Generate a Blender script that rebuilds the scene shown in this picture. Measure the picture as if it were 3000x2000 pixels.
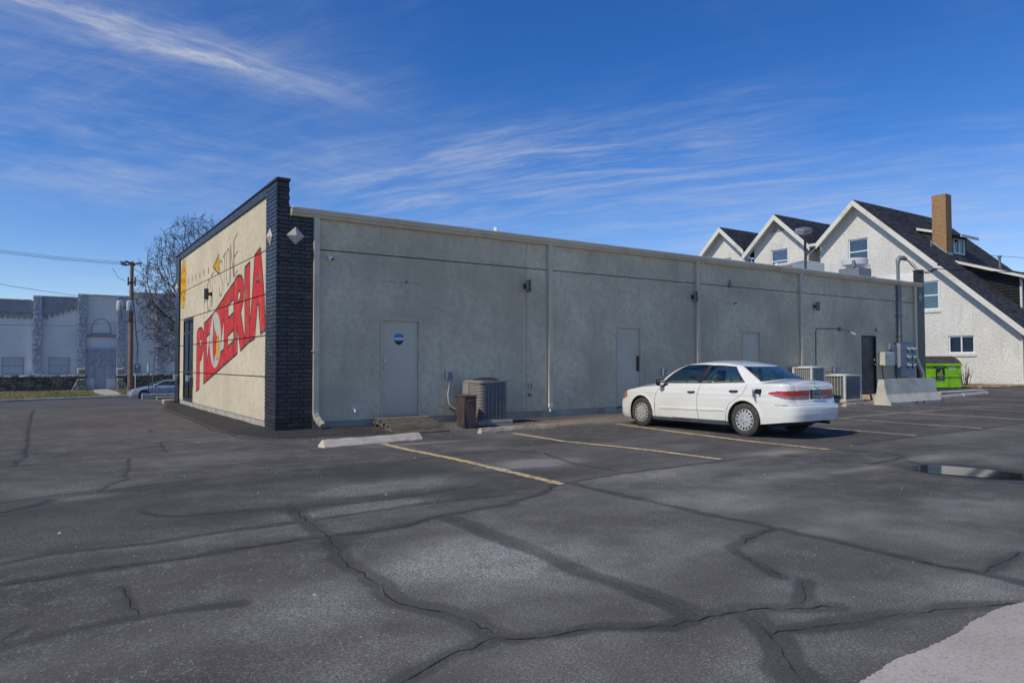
import bpy, bmesh, math, random
import numpy as np
from mathutils import Matrix, Vector

for o in list(bpy.data.objects):
    bpy.data.objects.remove(o)
scene = bpy.context.scene
COL = scene.collection
rnd = random.Random(7)

# ------------------------------------------------------------------ camera
cam_data = bpy.data.cameras.new('camera')
cam = bpy.data.objects.new('camera', cam_data)
COL.objects.link(cam)
cam_data.sensor_width = 36.0
cam_data.lens = 36.0 * 2048.076 / 3000.0
cam_data.clip_start = 0.05
cam_data.clip_end = 3000.0
_yaw, _pitch, _roll = math.radians(55.93492), math.radians(1.722656), math.radians(-0.146095)
_R = Vector((math.sin(_yaw), -math.cos(_yaw), 0)); _F0 = Vector((math.cos(_yaw), math.sin(_yaw), 0)); _Z = Vector((0, 0, 1))
_F = _F0 * math.cos(_pitch) + _Z * math.sin(_pitch)
_U = _Z * math.cos(_pitch) - _F0 * math.sin(_pitch)
_Rc = _R * math.cos(_roll) + _U * math.sin(_roll)
_Uc = _U * math.cos(_roll) - _R * math.sin(_roll)
cam.matrix_world = Matrix(((_Rc.x, _Uc.x, -_F.x, -3.957), (_Rc.y, _Uc.y, -_F.y, -14.394), (_Rc.z, _Uc.z, -_F.z, 1.387), (0, 0, 0, 1)))
scene.camera = cam

# ------------------------------------------------------------------ sky, sun, exposure
SUN_DIR = Vector((-1.0, -0.030, 1.02)).normalized()
SUN_STRENGTH, SKY_STRENGTH, EXPOSURE = 2.25, 0.103, 0.43
world = bpy.data.worlds.new('World')
scene.world = world
world.use_nodes = True
wt = world.node_tree
for n in list(wt.nodes):
    wt.nodes.remove(n)
WN, WL = wt.nodes, wt.links
w_out = WN.new('ShaderNodeOutputWorld'); w_bg = WN.new('ShaderNodeBackground'); w_sky = WN.new('ShaderNodeTexSky')
w_sky.sky_type = 'NISHITA'; w_sky.sun_disc = False
w_sky.sun_elevation = math.asin(SUN_DIR.z)
w_sky.sun_rotation = math.atan2(SUN_DIR.x, SUN_DIR.y)
w_sky.altitude = 1200; w_sky.air_density = 1.0; w_sky.dust_density = 0.1; w_sky.ozone_density = 4.0
w_bg.inputs['Strength'].default_value = SKY_STRENGTH
WL.new(w_bg.outputs[0], w_out.inputs[0])


def wmath(op, a, b=None, c=None, clamp=False):
    n = WN.new('ShaderNodeMath'); n.operation = op; n.use_clamp = clamp
    for i, v in enumerate((a, b, c)):
        if v is None: continue
        if isinstance(v, (int, float)): n.inputs[i].default_value = v
        else: WL.new(v, n.inputs[i])
    return n.outputs[0]


def wnoise(vec, scale, detail=6, rough=0.6, dist=0.0):
    n = WN.new('ShaderNodeTexNoise'); n.inputs['Scale'].default_value = scale; n.inputs['Detail'].default_value = detail
    n.inputs['Roughness'].default_value = rough; n.inputs['Distortion'].default_value = dist
    WL.new(vec, n.inputs['Vector']); return n.outputs[0]


def wcombine(x, y, z=0.0):
    n = WN.new('ShaderNodeCombineXYZ')
    for i, v in enumerate((x, y, z)):
        if isinstance(v, (int, float)): n.inputs[i].default_value = v
        else: WL.new(v, n.inputs[i])
    return n.outputs[0]


def wramp(v, lo, hi):
    n = WN.new('ShaderNodeMapRange'); n.interpolation_type = 'SMOOTHSTEP'
    WL.new(v, n.inputs[0]); n.inputs[1].default_value = lo; n.inputs[2].default_value = hi
    return n.outputs[0]


# cirrus lying on a high flat sheet: coordinates are the view direction projected on that sheet
w_tc = WN.new('ShaderNodeTexCoord'); w_sep = WN.new('ShaderNodeSeparateXYZ'); WL.new(w_tc.outputs['Generated'], w_sep.inputs[0])
_den = wmath('ADD', wmath('MAXIMUM', w_sep.outputs[2], 0.0), 0.12)
PU, PV = wmath('DIVIDE', w_sep.outputs[0], _den), wmath('DIVIDE', w_sep.outputs[1], _den)
_warp = wnoise(wcombine(PU, PV, 3.1), 1.1, 5, 0.6)
_warp2 = wnoise(wcombine(PU, PV, 9.7), 1.1, 5, 0.6)
QU = wmath('ADD', PU, wmath('MULTIPLY', wmath('SUBTRACT', _warp, 0.5), 0.24))
QV = wmath('ADD', PV, wmath('MULTIPLY', wmath('SUBTRACT', _warp2, 0.5), 0.24))


def rotated(u, v, deg):
    c, s = math.cos(math.radians(deg)), math.sin(math.radians(deg))
    return (wmath('ADD', wmath('MULTIPLY', u, c), wmath('MULTIPLY', v, s)), wmath('ADD', wmath('MULTIPLY', u, -s), wmath('MULTIPLY', v, c)))


def fibres(deg, along, across, scale, lo, hi, seed, rough=0.62):
    a, b = rotated(QU, QV, deg)
    return wramp(wnoise(wcombine(wmath('MULTIPLY', a, along), wmath('MULTIPLY', b, across), seed), scale * 1.1, 10, rough, 0.45), lo, hi)


def lobe(u0, v0, deg, la, lb):
    """soft elongated patch of cloud: 1 inside, 0 far away"""
    a, b = rotated(wmath('SUBTRACT', QU, u0), wmath('SUBTRACT', QV, v0), deg)
    r = wmath('ADD', wmath('POWER', wmath('ABSOLUTE', wmath('DIVIDE', a, la)), 2.0), wmath('POWER', wmath('ABSOLUTE', wmath('DIVIDE', b, lb)), 2.0))
    return wmath('POWER', 2.718, wmath('MULTIPLY', r, -1.0))


f_long = fibres(-58, 0.8, 4.2, 1.7, 0.36, 0.86, 1.0, 0.70)
f_left = fibres(5, 1.3, 4.4, 1.9, 0.30, 0.84, 5.0, 0.72)
f_soft = wramp(wnoise(wcombine(QU, QV, 17.0), 0.9, 6, 0.6), 0.40, 0.75)
m1 = wmath('MULTIPLY', wmath('ADD', f_left, 0.12), wmath('ADD', wmath('MULTIPLY', lobe(0.20, 1.780, 7, 0.36, 0.062), 1.0), wmath('MULTIPLY', lobe(0.05, 1.80, 4, 0.55, 0.16), 0.30)))
m2 = wmath('MULTIPLY', f_long, wmath('MULTIPLY', lobe(1.40, 2.12, -62, 0.80, 0.30), 0.66))
m3 = wmath('MULTIPLY', f_long, wmath('MULTIPLY', lobe(2.4, 1.9, -50, 1.6, 0.6), 0.30))
m4 = wmath('MULTIPLY', wmath('MULTIPLY', f_soft, f_left), wmath('MULTIPLY', lobe(0.15, 2.6, 10, 1.2, 0.55), 0.50))
m5 = wmath('MULTIPLY', wmath('MULTIPLY', f_soft, wmath('ADD', f_long, 0.2)), 0.22)
low = wmath('MULTIPLY', wramp(w_sep.outputs[2], 0.30, 0.03), wmath('ADD', wmath('MULTIPLY', f_soft, 0.25), 0.14))
cloud = wmath('MINIMUM', wmath('ADD', wmath('ADD', wmath('ADD', m1, m2), wmath('ADD', m3, m4)), wmath('ADD', m5, low)), 0.85)
w_hs = WN.new('ShaderNodeHueSaturation'); w_hs.inputs['Saturation'].default_value = 1.30; w_hs.inputs['Hue'].default_value = 0.512
WL.new(w_sky.outputs[0], w_hs.inputs['Color'])
w_mix = WN.new('ShaderNodeMix'); w_mix.data_type = 'RGBA'
WL.new(cloud, w_mix.inputs['Factor']); WL.new(w_hs.outputs[0], w_mix.inputs[6]); w_mix.inputs[7].default_value = (4.3, 4.5, 4.9, 1)
WL.new(w_mix.outputs[2], w_bg.inputs['Color'])

sun_data = bpy.data.lights.new('sun', 'SUN')
sun_data.energy = SUN_STRENGTH; sun_data.angle = math.radians(0.55); sun_data.color = (1.0, 0.915, 0.75)
sun = bpy.data.objects.new('sun', sun_data); COL.objects.link(sun)
sun.rotation_euler = (-SUN_DIR).to_track_quat('-Z', 'Y').to_euler(); sun.location = (-20, -5, 30)

vs = scene.view_settings
vs.view_transform = 'Standard'; vs.look = 'None'; vs.exposure = EXPOSURE; vs.gamma = 1.0; vs.use_curve_mapping = False
scene.render.film_transparent = False

# ------------------------------------------------------------------ materials
MATS = {}


def lin(c):
    """sRGB 0-255 to linear"""
    return tuple(((x / 255.0) / 12.92 if x / 255.0 <= 0.04045 else ((x / 255.0 + 0.055) / 1.055) ** 2.4) for x in c)


class NB:
    """small node-graph helper"""
    def __init__(self, name):
        self.m = bpy.data.materials.new(name); self.m.use_nodes = True
        self.t = self.m.node_tree; self.N, self.L = self.t.nodes, self.t.links
        for n in list(self.N): self.N.remove(n)
        self.out = self.N.new('ShaderNodeOutputMaterial'); self.b = self.N.new('ShaderNodeBsdfPrincipled')
        self.L.new(self.b.outputs[0], self.out.inputs[0])
        self._pos = None
        MATS[name] = self.m

    def pos(self):
        if self._pos is None:
            self._pos = self.N.new('ShaderNodeNewGeometry').outputs['Position']
        return self._pos

    def put(self, sock, v):
        if isinstance(v, (int, float)): sock.default_value = v
        elif isinstance(v, tuple): sock.default_value = v if len(v) == 4 or len(sock.default_value) == 3 else (*v, 1)
        else: self.L.new(v, sock)

    def set(self, **kw):
        names = {'base': 'Base Color', 'rough': 'Roughness', 'metal': 'Metallic', 'spec': 'Specular IOR Level', 'coat': 'Coat Weight',
                 'coat_rough': 'Coat Roughness', 'normal': 'Normal', 'alpha': 'Alpha', 'trans': 'Transmission Weight', 'ior': 'IOR'}
        for k, v in kw.items(): self.put(self.b.inputs[names[k]], v)
        return self

    def math(self, op, a, b=None, clamp=False):
        n = self.N.new('ShaderNodeMath'); n.operation = op; n.use_clamp = clamp
        self.put(n.inputs[0], a)
        if b is not None: self.put(n.inputs[1], b)
        return n.outputs[0]

    def mapping(self, scale=(1, 1, 1), loc=(0, 0, 0), vec=None):
        n = self.N.new('ShaderNodeMapping'); n.inputs['Scale'].default_value = scale; n.inputs['Location'].default_value = loc
        self.L.new(vec or self.pos(), n.inputs[0]); return n.outputs[0]

    def noise(self, scale, detail=4, rough=0.55, vec=None, dist=0.0):
        n = self.N.new('ShaderNodeTexNoise'); n.inputs['Scale'].default_value = scale; n.inputs['Detail'].default_value = detail
        n.inputs['Roughness'].default_value = rough; n.inputs['Distortion'].default_value = dist
        self.L.new(vec or self.pos(), n.inputs['Vector']); return n.outputs[0]

    def voronoi(self, scale, vec=None, feature='F1', out=0):
        n = self.N.new('ShaderNodeTexVoronoi'); n.feature = feature; n.inputs['Scale'].default_value = scale
        self.L.new(vec or self.pos(), n.inputs['Vector']); return n.outputs[out]

    def ramp(self, v, lo, hi, a=0.0, b=1.0, smooth=True):
        n = self.N.new('ShaderNodeMapRange')
        if smooth: n.interpolation_type = 'SMOOTHSTEP'
        self.put(n.inputs[0], v); n.inputs[1].default_value = lo; n.inputs[2].default_value = hi
        n.inputs[3].default_value = a; n.inputs[4].default_value = b
        return n.outputs[0]

    def mix(self, f, a, b, mode='MIX'):
        n = self.N.new('ShaderNodeMix'); n.data_type = 'RGBA'; n.blend_type = mode
        self.put(n.inputs['Factor'], f); self.put(n.inputs[6], a if not isinstance(a, tuple) else (*a[:3], 1))
        self.put(n.inputs[7], b if not isinstance(b, tuple) else (*b[:3], 1)); return n.outputs[2]

    def bump(self, h, strength=0.3, dist=0.01, normal=None):
        n = self.N.new('ShaderNodeBump'); n.inputs['Strength'].default_value = strength; n.inputs['Distance'].default_value = dist
        self.put(n.inputs['Height'], h)
        if normal is not None: self.L.new(normal, n.inputs['Normal'])
        return n.outputs[0]

    def attr(self, name):
        n = self.N.new('ShaderNodeAttribute'); n.attribute_name = name; return n

    def sep(self, v):
        n = self.N.new('ShaderNodeSeparateColor'); self.L.new(v, n.inputs[0]); return n.outputs

    def object_random(self):
        return self.N.new('ShaderNodeObjectInfo').outputs['Random']


def scale_col(c, k):
    return tuple(min(1.0, x * k) for x in c[:3])


def plain(name, base, rough=0.6, metal=0.0, var=0.12, vscale=3.0, bump=0.0, bscale=60.0, bdist=0.004, spec=0.5, coat=0.0, rand=0.0, dirt=None, dscale=1.3):
    g = NB(name)
    n1 = g.noise(vscale, 5, 0.6)
    col = g.mix(g.ramp(n1, 0.3, 0.7), scale_col(base, 1 - var), scale_col(base, 1 + var))
    if rand:
        r = g.object_random()
        col = g.mix(g.ramp(r, 0, 1, smooth=False), g.mix(1.0, col, (1 - rand,) * 3, 'MULTIPLY'), g.mix(1.0, col, (1 + rand,) * 3, 'MULTIPLY'))
    if dirt:
        col = g.mix(g.math('MULTIPLY', g.ramp(g.noise(dscale, 6, 0.65), 0.48, 0.75), 0.75), col, dirt)
    g.set(base=col, rough=g.ramp(g.noise(vscale * 2.3, 3), 0.3, 0.7, max(0.02, rough - 0.07), min(1.0, rough + 0.07)), metal=metal, spec=spec, coat=coat)
    if bump: g.set(normal=g.bump(g.noise(bscale, 5, 0.6), bump, bdist))
    return g.m


def stucco(name, base, fine=160.0, strength=0.5, dist=0.006, mural=False, mottle=0.12, coarse=0.0, stains=None):
    g = NB(name)
    big = g.noise(0.45, 5, 0.6); mid = g.noise(7.0, 5, 0.65); fn = g.noise(fine * 0.35, 4, 0.7)
    col = g.mix(g.ramp(big, 0.3, 0.7), scale_col(base, 1 - mottle), scale_col(base, 1 + mottle * 0.6))
    col = g.mix(g.math('MULTIPLY', g.ramp(mid, 0.38, 0.72), 0.55), col, scale_col(base, 0.68))
    col = g.mix(g.math('MULTIPLY', g.ramp(fn, 0.48, 0.70), 0.55), col, scale_col(base, 0.5))
    if stains:
        st = g.noise(1.0, 5, 0.65, g.mapping((2.2, 2.2, 0.35)))
        col = g.mix(g.math('MULTIPLY', g.ramp(st, 0.52, 0.75), 0.40), col, stains)
        st2 = g.noise(1.0, 4, 0.6, g.mapping((9.0, 9.0, 0.22), (2, 5, 1)))
        col = g.mix(g.math('MULTIPLY', g.ramp(st2, 0.58, 0.72), g.ramp(g.noise(0.6, 3), 0.42, 0.65, 0.0, 0.45)), col, scale_col(base, 0.55))
    if mural:
        a = g.attr('mural'); col = g.mix(g.math('MULTIPLY', a.outputs['Alpha'], g.math('MULTIPLY', g.ramp(fn, 0.50, 0.70, 1.0, 0.55), g.ramp(g.noise(2.5, 5, .7), 0.5, 0.8, 1.0, 0.7))), col, g.mix(g.math('MULTIPLY', g.ramp(mid, 0.4, 0.75), 0.25), a.outputs['Color'], (0.16, 0.05, 0.05)))
    h = g.math('ADD', g.noise(fine, 4, 0.7), g.math('MULTIPLY', g.noise(fine * 0.22, 3, 0.6), 1.2))
    nrm = g.bump(h, strength, dist)
    if coarse: nrm = g.bump(g.ramp(g.noise(9.0, 4, 0.7, dist=0.6), 0.35, 0.7), coarse, 0.05, nrm)
    g.set(base=col, rough=0.92, spec=0.25, normal=nrm)
    return g.m


STUCCO_C = (0.74, 0.63, 0.435)
stucco('stucco', STUCCO_C, mottle=0.26, stains=(0.40, 0.36, 0.27))
stucco('stucco_mural', STUCCO_C, mural=True)
stucco('house_stucco', (0.82, 0.80, 0.72), fine=34.0, strength=0.6, dist=0.03, mottle=0.10, coarse=0.30, stains=(0.50, 0.46, 0.40))
plain('stucco_dark', (0.16, 0.15, 0.125), 0.9)
plain('concrete', (0.45, 0.405, 0.32), 0.9, var=0.18, vscale=2.5, bump=0.4, bscale=50, dirt=(0.22, 0.20, 0.17))
plain('concrete_pale', (0.66, 0.56, 0.44), 0.9, var=0.14, vscale=2.0, bump=0.4, bscale=60, dirt=(0.40, 0.33, 0.26), dscale=2.0)
plain('concrete_tan', (0.44, 0.36, 0.25), 0.9, var=0.25, vscale=6.0, bump=0.6, bscale=70, dirt=(0.24, 0.19, 0.13))
plain('barrier_concrete', (0.56, 0.52, 0.43), 0.9, var=0.14, vscale=3.0, bump=0.35, bscale=40, dirt=(0.33, 0.31, 0.28))
plain('black_brick', (0.036, 0.035, 0.037), 0.33, var=0.25, vscale=9.0, bump=0.5, bscale=60, bdist=0.006, rand=0.45)
plain('black_mortar', (0.012, 0.0115, 0.012), 0.6, var=0.2, vscale=12.0, bump=0.4, bscale=70)
plain('black_trim', (0.040, 0.039, 0.040), 0.45, var=0.2, vscale=2.0)
plain('diamond_beige', (0.50, 0.47, 0.38), 0.7, var=0.05)
plain('gutter_beige', (0.62, 0.545, 0.40), 0.45, var=0.08, vscale=1.2, dirt=(0.30, 0.26, 0.19), dscale=0.9)
plain('door_paint', (0.62, 0.55, 0.41), 0.5, var=0.05, vscale=1.5, bump=0.05, bscale=30)
plain('door_frame', (0.60, 0.53, 0.39), 0.5, var=0.06)
plain('door_black', (0.022, 0.021, 0.026), 0.45, var=0.2, vscale=1.0)
plain('roof_white', (0.72, 0.71, 0.68), 0.7, var=0.08, vscale=1.0, dirt=(0.42, 0.40, 0.36))
plain('steel', (0.62, 0.64, 0.66), 0.3, metal=0.9, var=0.1)
plain('galvanised', (0.20, 0.215, 0.23), 0.5, metal=0.3, var=0.15, vscale=8.0)
plain('panel_grey', (0.25, 0.28, 0.32), 0.5, var=0.08, vscale=3.0)
plain('box_beige', (0.60, 0.58, 0.50), 0.5, var=0.05)
plain('white_plastic', (0.75, 0.75, 0.72), 0.45, var=0.05)
plain('black_plastic', (0.015, 0.015, 0.017), 0.5, var=0.2)
plain('dark_metal', (0.045, 0.045, 0.05), 0.5, var=0.15)
plain('lamp_bronze', (0.052, 0.052, 0.056), 0.45, var=0.12, metal=0.3)
plain('ac_beige', (0.30, 0.27, 0.235), 0.55, var=0.08, dirt=(0.18, 0.155, 0.125))
plain('ac_grey', (0.62, 0.61, 0.57), 0.5, var=0.07)
plain('ac_dark', (0.02, 0.02, 0.024), 0.8, var=0.3)
plain('bin_brown', (0.085, 0.058, 0.050), 0.55, var=0.2, vscale=4.0, dirt=(0.17, 0.12, 0.09))
plain('wood_grey', (0.125, 0.105, 0.083), 0.9, var=0.35, vscale=6.0, bump=0.6, bscale=45, rand=0.25)
plain('wood_pole', (0.27, 0.175, 0.11), 0.9, var=0.25, vscale=5.0, bump=0.5, bscale=30)
plain('wood_dark', (0.09, 0.065, 0.045), 0.9, var=0.25)
plain('transformer_grey', (0.55, 0.56, 0.56), 0.45, var=0.06)
plain('wire_black', (0.012, 0.012, 0.013), 0.6, var=0.1)
plain('wire_grey', (0.10, 0.10, 0.105), 0.6, var=0.1)
plain('bark', (0.085, 0.062, 0.045), 0.95, var=0.3, vscale=4.0)
plain('fascia_white', (0.76, 0.73, 0.64), 0.6, var=0.06, vscale=1.6, dirt=(0.45, 0.38, 0.28), dscale=0.8)
plain('soffit', (0.60, 0.575, 0.50), 0.7, var=0.08)
plain('window_white', (0.78, 0.79, 0.77), 0.4, var=0.04)
plain('curtain', (0.55, 0.58, 0.56), 0.9, var=0.12, vscale=14.0)
plain('shingle', (0.026, 0.028, 0.035), 0.92, var=0.3, vscale=10.0, bump=0.4, bscale=80)
plain('shingle_base', (0.012, 0.013, 0.016), 0.95, var=0.2)
plain('siding_dark', (0.035, 0.034, 0.034), 0.92, var=0.25, vscale=6.0)
plain('chimney_brick', (0.40, 0.235, 0.115), 0.9, var=0.22, vscale=9.0, bump=0.4, bscale=60)
plain('chimney_mortar', (0.24, 0.165, 0.10), 0.95, var=0.15)
plain('flashing', (0.42, 0.44, 0.44), 0.5, metal=0.4, var=0.1)
plain('dumpster_green', (0.31, 0.66, 0.006), 0.5, var=0.16, vscale=2.0, dirt=(0.11, 0.22, 0.02), dscale=2.2)
plain('rubber_lid', (0.055, 0.052, 0.050), 0.7, var=0.25, vscale=6.0)
plain('sticker_black', (0.020, 0.026, 0.024), 0.5, var=0.05)
plain('sticker_lime', (0.52, 0.75, 0.06), 0.5, var=0.02)
plain('sign_green', (0.30, 0.48, 0.36), 0.5, var=0.2)
plain('blue_wall', (0.80, 0.79, 0.76), 0.85, var=0.06, vscale=0.5, bump=0.25, bscale=20, bdist=0.02)
plain('blue_rock', (0.42, 0.44, 0.48), 0.85, var=0.16, vscale=3.0, bump=0.7, bscale=6, bdist=0.06)
plain('blue_band', (0.34, 0.355, 0.38), 0.85, var=0.12, vscale=2.0)
plain('blue_door', (0.46, 0.48, 0.52), 0.6, var=0.05)
plain('grille_grey', (0.34, 0.37, 0.40), 0.6, var=0.05)
plain('coping_pink', (0.40, 0.335, 0.34), 0.8, var=0.12, rand=0.12)
plain('stone', (0.205, 0.185, 0.155), 0.95, var=0.35, vscale=2.5, bump=0.8, bscale=14, bdist=0.04, rand=0.4)
plain('stone_pale', (0.42, 0.405, 0.37), 0.95, var=0.25, vscale=3.0, bump=0.8, bscale=14, bdist=0.04, rand=0.25)
plain('stone_mortar', (0.10, 0.092, 0.08), 0.95, var=0.2)
plain('kerb', (0.50, 0.45, 0.37), 0.9, var=0.15, vscale=1.5, dirt=(0.30, 0.25, 0.19))
plain('lawn', (0.17, 0.145, 0.055), 0.95, var=0.30, vscale=0.5, dirt=(0.075, 0.10, 0.025), dscale=0.35, bump=0.5, bscale=20)
plain('grass_blade', (0.20, 0.175, 0.06), 0.9, var=0.35, vscale=1.2)
plain('dry_grass', (0.30, 0.23, 0.10), 0.9, var=0.3, vscale=3.0)
plain('debris', (0.45, 0.40, 0.33), 0.9, var=0.3, vscale=40.0)
plain('sky_blue', (0.012, 0.19, 0.48), 0.4, var=0.05)
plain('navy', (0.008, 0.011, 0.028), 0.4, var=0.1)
plain('white_print', (0.72, 0.74, 0.76), 0.5, var=0.02)
plain('blue_print', (0.10, 0.38, 0.68), 0.5, var=0.02)
plain('car_seat', (0.52, 0.49, 0.33), 0.85, var=0.1)
plain('car_seat_cover', (0.022, 0.025, 0.035), 0.85, var=0.2)
plain('car_interior', (0.30, 0.285, 0.22), 0.8, var=0.2)
plain('car_trim', (0.016, 0.016, 0.018), 0.5, var=0.1)
plain('car_gap', (0.17, 0.17, 0.16), 0.7, var=0.1)
plain('car_sill', (0.085, 0.092, 0.10), 0.6, var=0.2, vscale=3.0, dirt=(0.19, 0.18, 0.165))
plain('tyre', (0.055, 0.052, 0.047), 0.85, var=0.25, vscale=6.0, dirt=(0.095, 0.078, 0.058), dscale=5.0)
plain('hubcap', (0.58, 0.58, 0.56), 0.38, metal=0.35, var=0.06)
plain('hubcap_dusty', (0.50, 0.47, 0.40), 0.5, metal=0.25, var=0.1, dirt=(0.32, 0.25, 0.17), dscale=5.0)
plain('chrome', (0.75, 0.76, 0.78), 0.12, metal=1.0, var=0.04)
plain('lens_red', (0.50, 0.004, 0.006), 0.3, var=0.12, vscale=9.0, coat=0.3)
plain('lens_clear', (0.26, 0.22, 0.22), 0.15, var=0.3, vscale=30.0, coat=0.8)
plain('lens_amber', (0.62, 0.14, 0.02), 0.15, var=0.1, coat=0.8)
plain('plate_silver', (0.30, 0.34, 0.42), 0.4, metal=0.2, var=0.08)

g = NB('car_white')
g.set(base=g.mix(g.ramp(g.noise(1.2, 4), 0.35, 0.7), (0.86, 0.84, 0.755), (0.78, 0.755, 0.665)), rough=0.22, coat=1.0, coat_rough=0.03, spec=0.5)
g = NB('car_silver')
g.set(base=g.mix(g.ramp(g.noise(1.5, 4), 0.35, 0.7), (0.46, 0.49, 0.56), (0.40, 0.43, 0.50)), rough=0.3, metal=0.35, coat=0.6, coat_rough=0.06)


def glass_mat(name, tint, gloss_rough=0.02, refl=1.0, extra=0.03):
    g = NB(name)
    tr = g.N.new('ShaderNodeBsdfTransparent'); tr.inputs[0].default_value = (*tint, 1)
    gl = g.N.new('ShaderNodeBsdfGlossy'); gl.inputs['Roughness'].default_value = gloss_rough; gl.inputs['Color'].default_value = (refl, refl, refl, 1)
    fr = g.N.new('ShaderNodeFresnel'); fr.inputs[0].default_value = 1.52
    mx = g.N.new('ShaderNodeMixShader')
    g.L.new(g.math('ADD', fr.outputs[0], extra), mx.inputs[0]); g.L.new(tr.outputs[0], mx.inputs[1]); g.L.new(gl.outputs[0], mx.inputs[2])
    g.L.new(mx.outputs[0], g.out.inputs[0])
    g.N.remove(g.b)
    return g.m


glass_mat('car_glass', (0.80, 0.96, 0.86), refl=0.8, extra=0.045)
glass_mat('window_glass', (0.88, 0.93, 0.93), 0.03, extra=0.05)
glass_mat('dark_glass', (0.10, 0.11, 0.12), 0.02)
g = NB('water')
g.set(base=(0.010, 0.010, 0.009), rough=0.045, spec=0.5, ior=1.33)

# ------------------------------------------------------------------ mesh and object helpers
INV = {}


class MB:
    def __init__(self):
        self.v, self.f = [], []

    def add(self, verts, faces):
        n = len(self.v); self.v.extend(tuple(p) for p in verts); self.f.extend(tuple(i + n for i in q) for q in faces); return self

    def box(self, x0, y0, z0, x1, y1, z1):
        x0, x1 = min(x0, x1), max(x0, x1); y0, y1 = min(y0, y1), max(y0, y1); z0, z1 = min(z0, z1), max(z0, z1)
        return self.add([(x0, y0, z0), (x1, y0, z0), (x1, y1, z0), (x0, y1, z0), (x0, y0, z1), (x1, y0, z1), (x1, y1, z1), (x0, y1, z1)],
                        [(0, 3, 2, 1), (4, 5, 6, 7), (0, 1, 5, 4), (1, 2, 6, 5), (2, 3, 7, 6), (3, 0, 4, 7)])

    def cbox(self, x0, y0, z0, x1, y1, z1, c=0.01):
        """box with all edges chamfered by c"""
        x0, x1 = min(x0, x1), max(x0, x1); y0, y1 = min(y0, y1), max(y0, y1); z0, z1 = min(z0, z1), max(z0, z1)
        ring = lambda d, z: [(x0 + d, y0 + d, z), (x1 - d, y0 + d, z), (x1 - d, y1 - d, z), (x0 + d, y1 - d, z)]
        def oct_(d, z):
            return [(x0 + d + c, y0 + d, z), (x1 - d - c, y0 + d, z), (x1 - d, y0 + d + c, z), (x1 - d, y1 - d - c, z),
                    (x1 - d - c, y1 - d, z), (x0 + d + c, y1 - d, z), (x0 + d, y1 - d - c, z), (x0 + d, y0 + d + c, z)]
        V = oct_(c, z0) + oct_(0, z0 + c) + oct_(0, z1 - c) + oct_(c, z1)
        F = [tuple(range(7, -1, -1)), tuple(range(24, 32))]
        for r in range(3):
            for i in range(8):
                j = (i + 1) % 8; F.append((r * 8 + i, r * 8 + j, r * 8 + 8 + j, r * 8 + 8 + i))
        return self.add(V, F)

    def prism(self, poly, axis, a0, a1):
        """polygon extruded along an axis; poly lies in the two other axes in xyz order"""
        area = sum(poly[i][0] * poly[(i + 1) % len(poly)][1] - poly[(i + 1) % len(poly)][0] * poly[i][1] for i in range(len(poly)))
        if (area < 0) != (axis == 1): poly = poly[::-1]
        a0, a1 = min(a0, a1), max(a0, a1)
        def pt(p, a):
            return (a, p[0], p[1]) if axis == 0 else (p[0], a, p[1]) if axis == 1 else (p[0], p[1], a)
        n = len(poly)
        V = [pt(p, a0) for p in poly] + [pt(p, a1) for p in poly]
        F = [tuple(range(n - 1, -1, -1)), tuple(range(n, 2 * n))] + [(i, (i + 1) % n, n + (i + 1) % n, n + i) for i in range(n)]
        return self.add(V, F)

    def tube(self, pts, rad, n=8, cap=True):
        pts = [Vector(p) for p in pts]
        if isinstance(rad, (int, float)): rad = [rad] * len(pts)
        base = len(self.v); up = Vector((0, 0, 1)); prev = None
        for i, p in enumerate(pts):
            d = (pts[min(i + 1, len(pts) - 1)] - pts[max(i - 1, 0)]).normalized()
            if prev is None:
                a = d.cross(up if abs(d.z) < 0.9 else Vector((1, 0, 0))).normalized()
            else:
                a = (prev - d * prev.dot(d))
                a = a.normalized() if a.length > 1e-6 else d.cross(up).normalized()
            prev = a; b = d.cross(a)
            for k in range(n):
                t = 2 * math.pi * k / n; q = p + (a * math.cos(t) + b * math.sin(t)) * rad[i]; self.v.append(tuple(q))
        for i in range(len(pts) - 1):
            for k in range(n):
                k2 = (k + 1) % n; self.f.append((base + i * n + k, base + i * n + k2, base + (i + 1) * n + k2, base + (i + 1) * n + k))
        if cap:
            self.f.append(tuple(base + k for k in range(n - 1, -1, -1))); self.f.append(tuple(base + (len(pts) - 1) * n + k for k in range(n)))
        return self

    def lathe(self, prof, n=24, origin=(0, 0, 0), axis=2, full=2 * math.pi):
        """profile of (radius, height) spun about an axis"""
        base = len(self.v); closed = abs(full - 2 * math.pi) < 1e-6; m = n if closed else n + 1
        for r, h in prof:
            for k in range(m):
                t = full * k / n; c, s = r * math.cos(t), r * math.sin(t)
                p = (c, s, h) if axis == 2 else (h, c, s) if axis == 0 else (s, h, c)
                self.v.append((p[0] + origin[0], p[1] + origin[1], p[2] + origin[2]))
        for i in range(len(prof) - 1):
            for k in range(n):
                k2 = (k + 1) % m if closed else k + 1
                self.f.append((base + i * m + k, base + i * m + k2, base + (i + 1) * m + k2, base + (i + 1) * m + k))
        return self

    def disc(self, c, r, axis, n=20):
        base = len(self.v)
        for k in range(n):
            t = 2 * math.pi * k / n; a, b = r * math.cos(t), r * math.sin(t)
            p = (a, b, 0) if axis == 2 else (0, a, b) if axis == 0 else (b, 0, a)
            self.v.append((c[0] + p[0], c[1] + p[1], c[2] + p[2]))
        self.f.append(tuple(range(base, base + n))); return self

    def quad(self, *p):
        return self.add(p, [tuple(range(len(p)))])

    def xform(self, M):
        self.v = [tuple(M @ Vector(p)) for p in self.v]; return self

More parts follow.
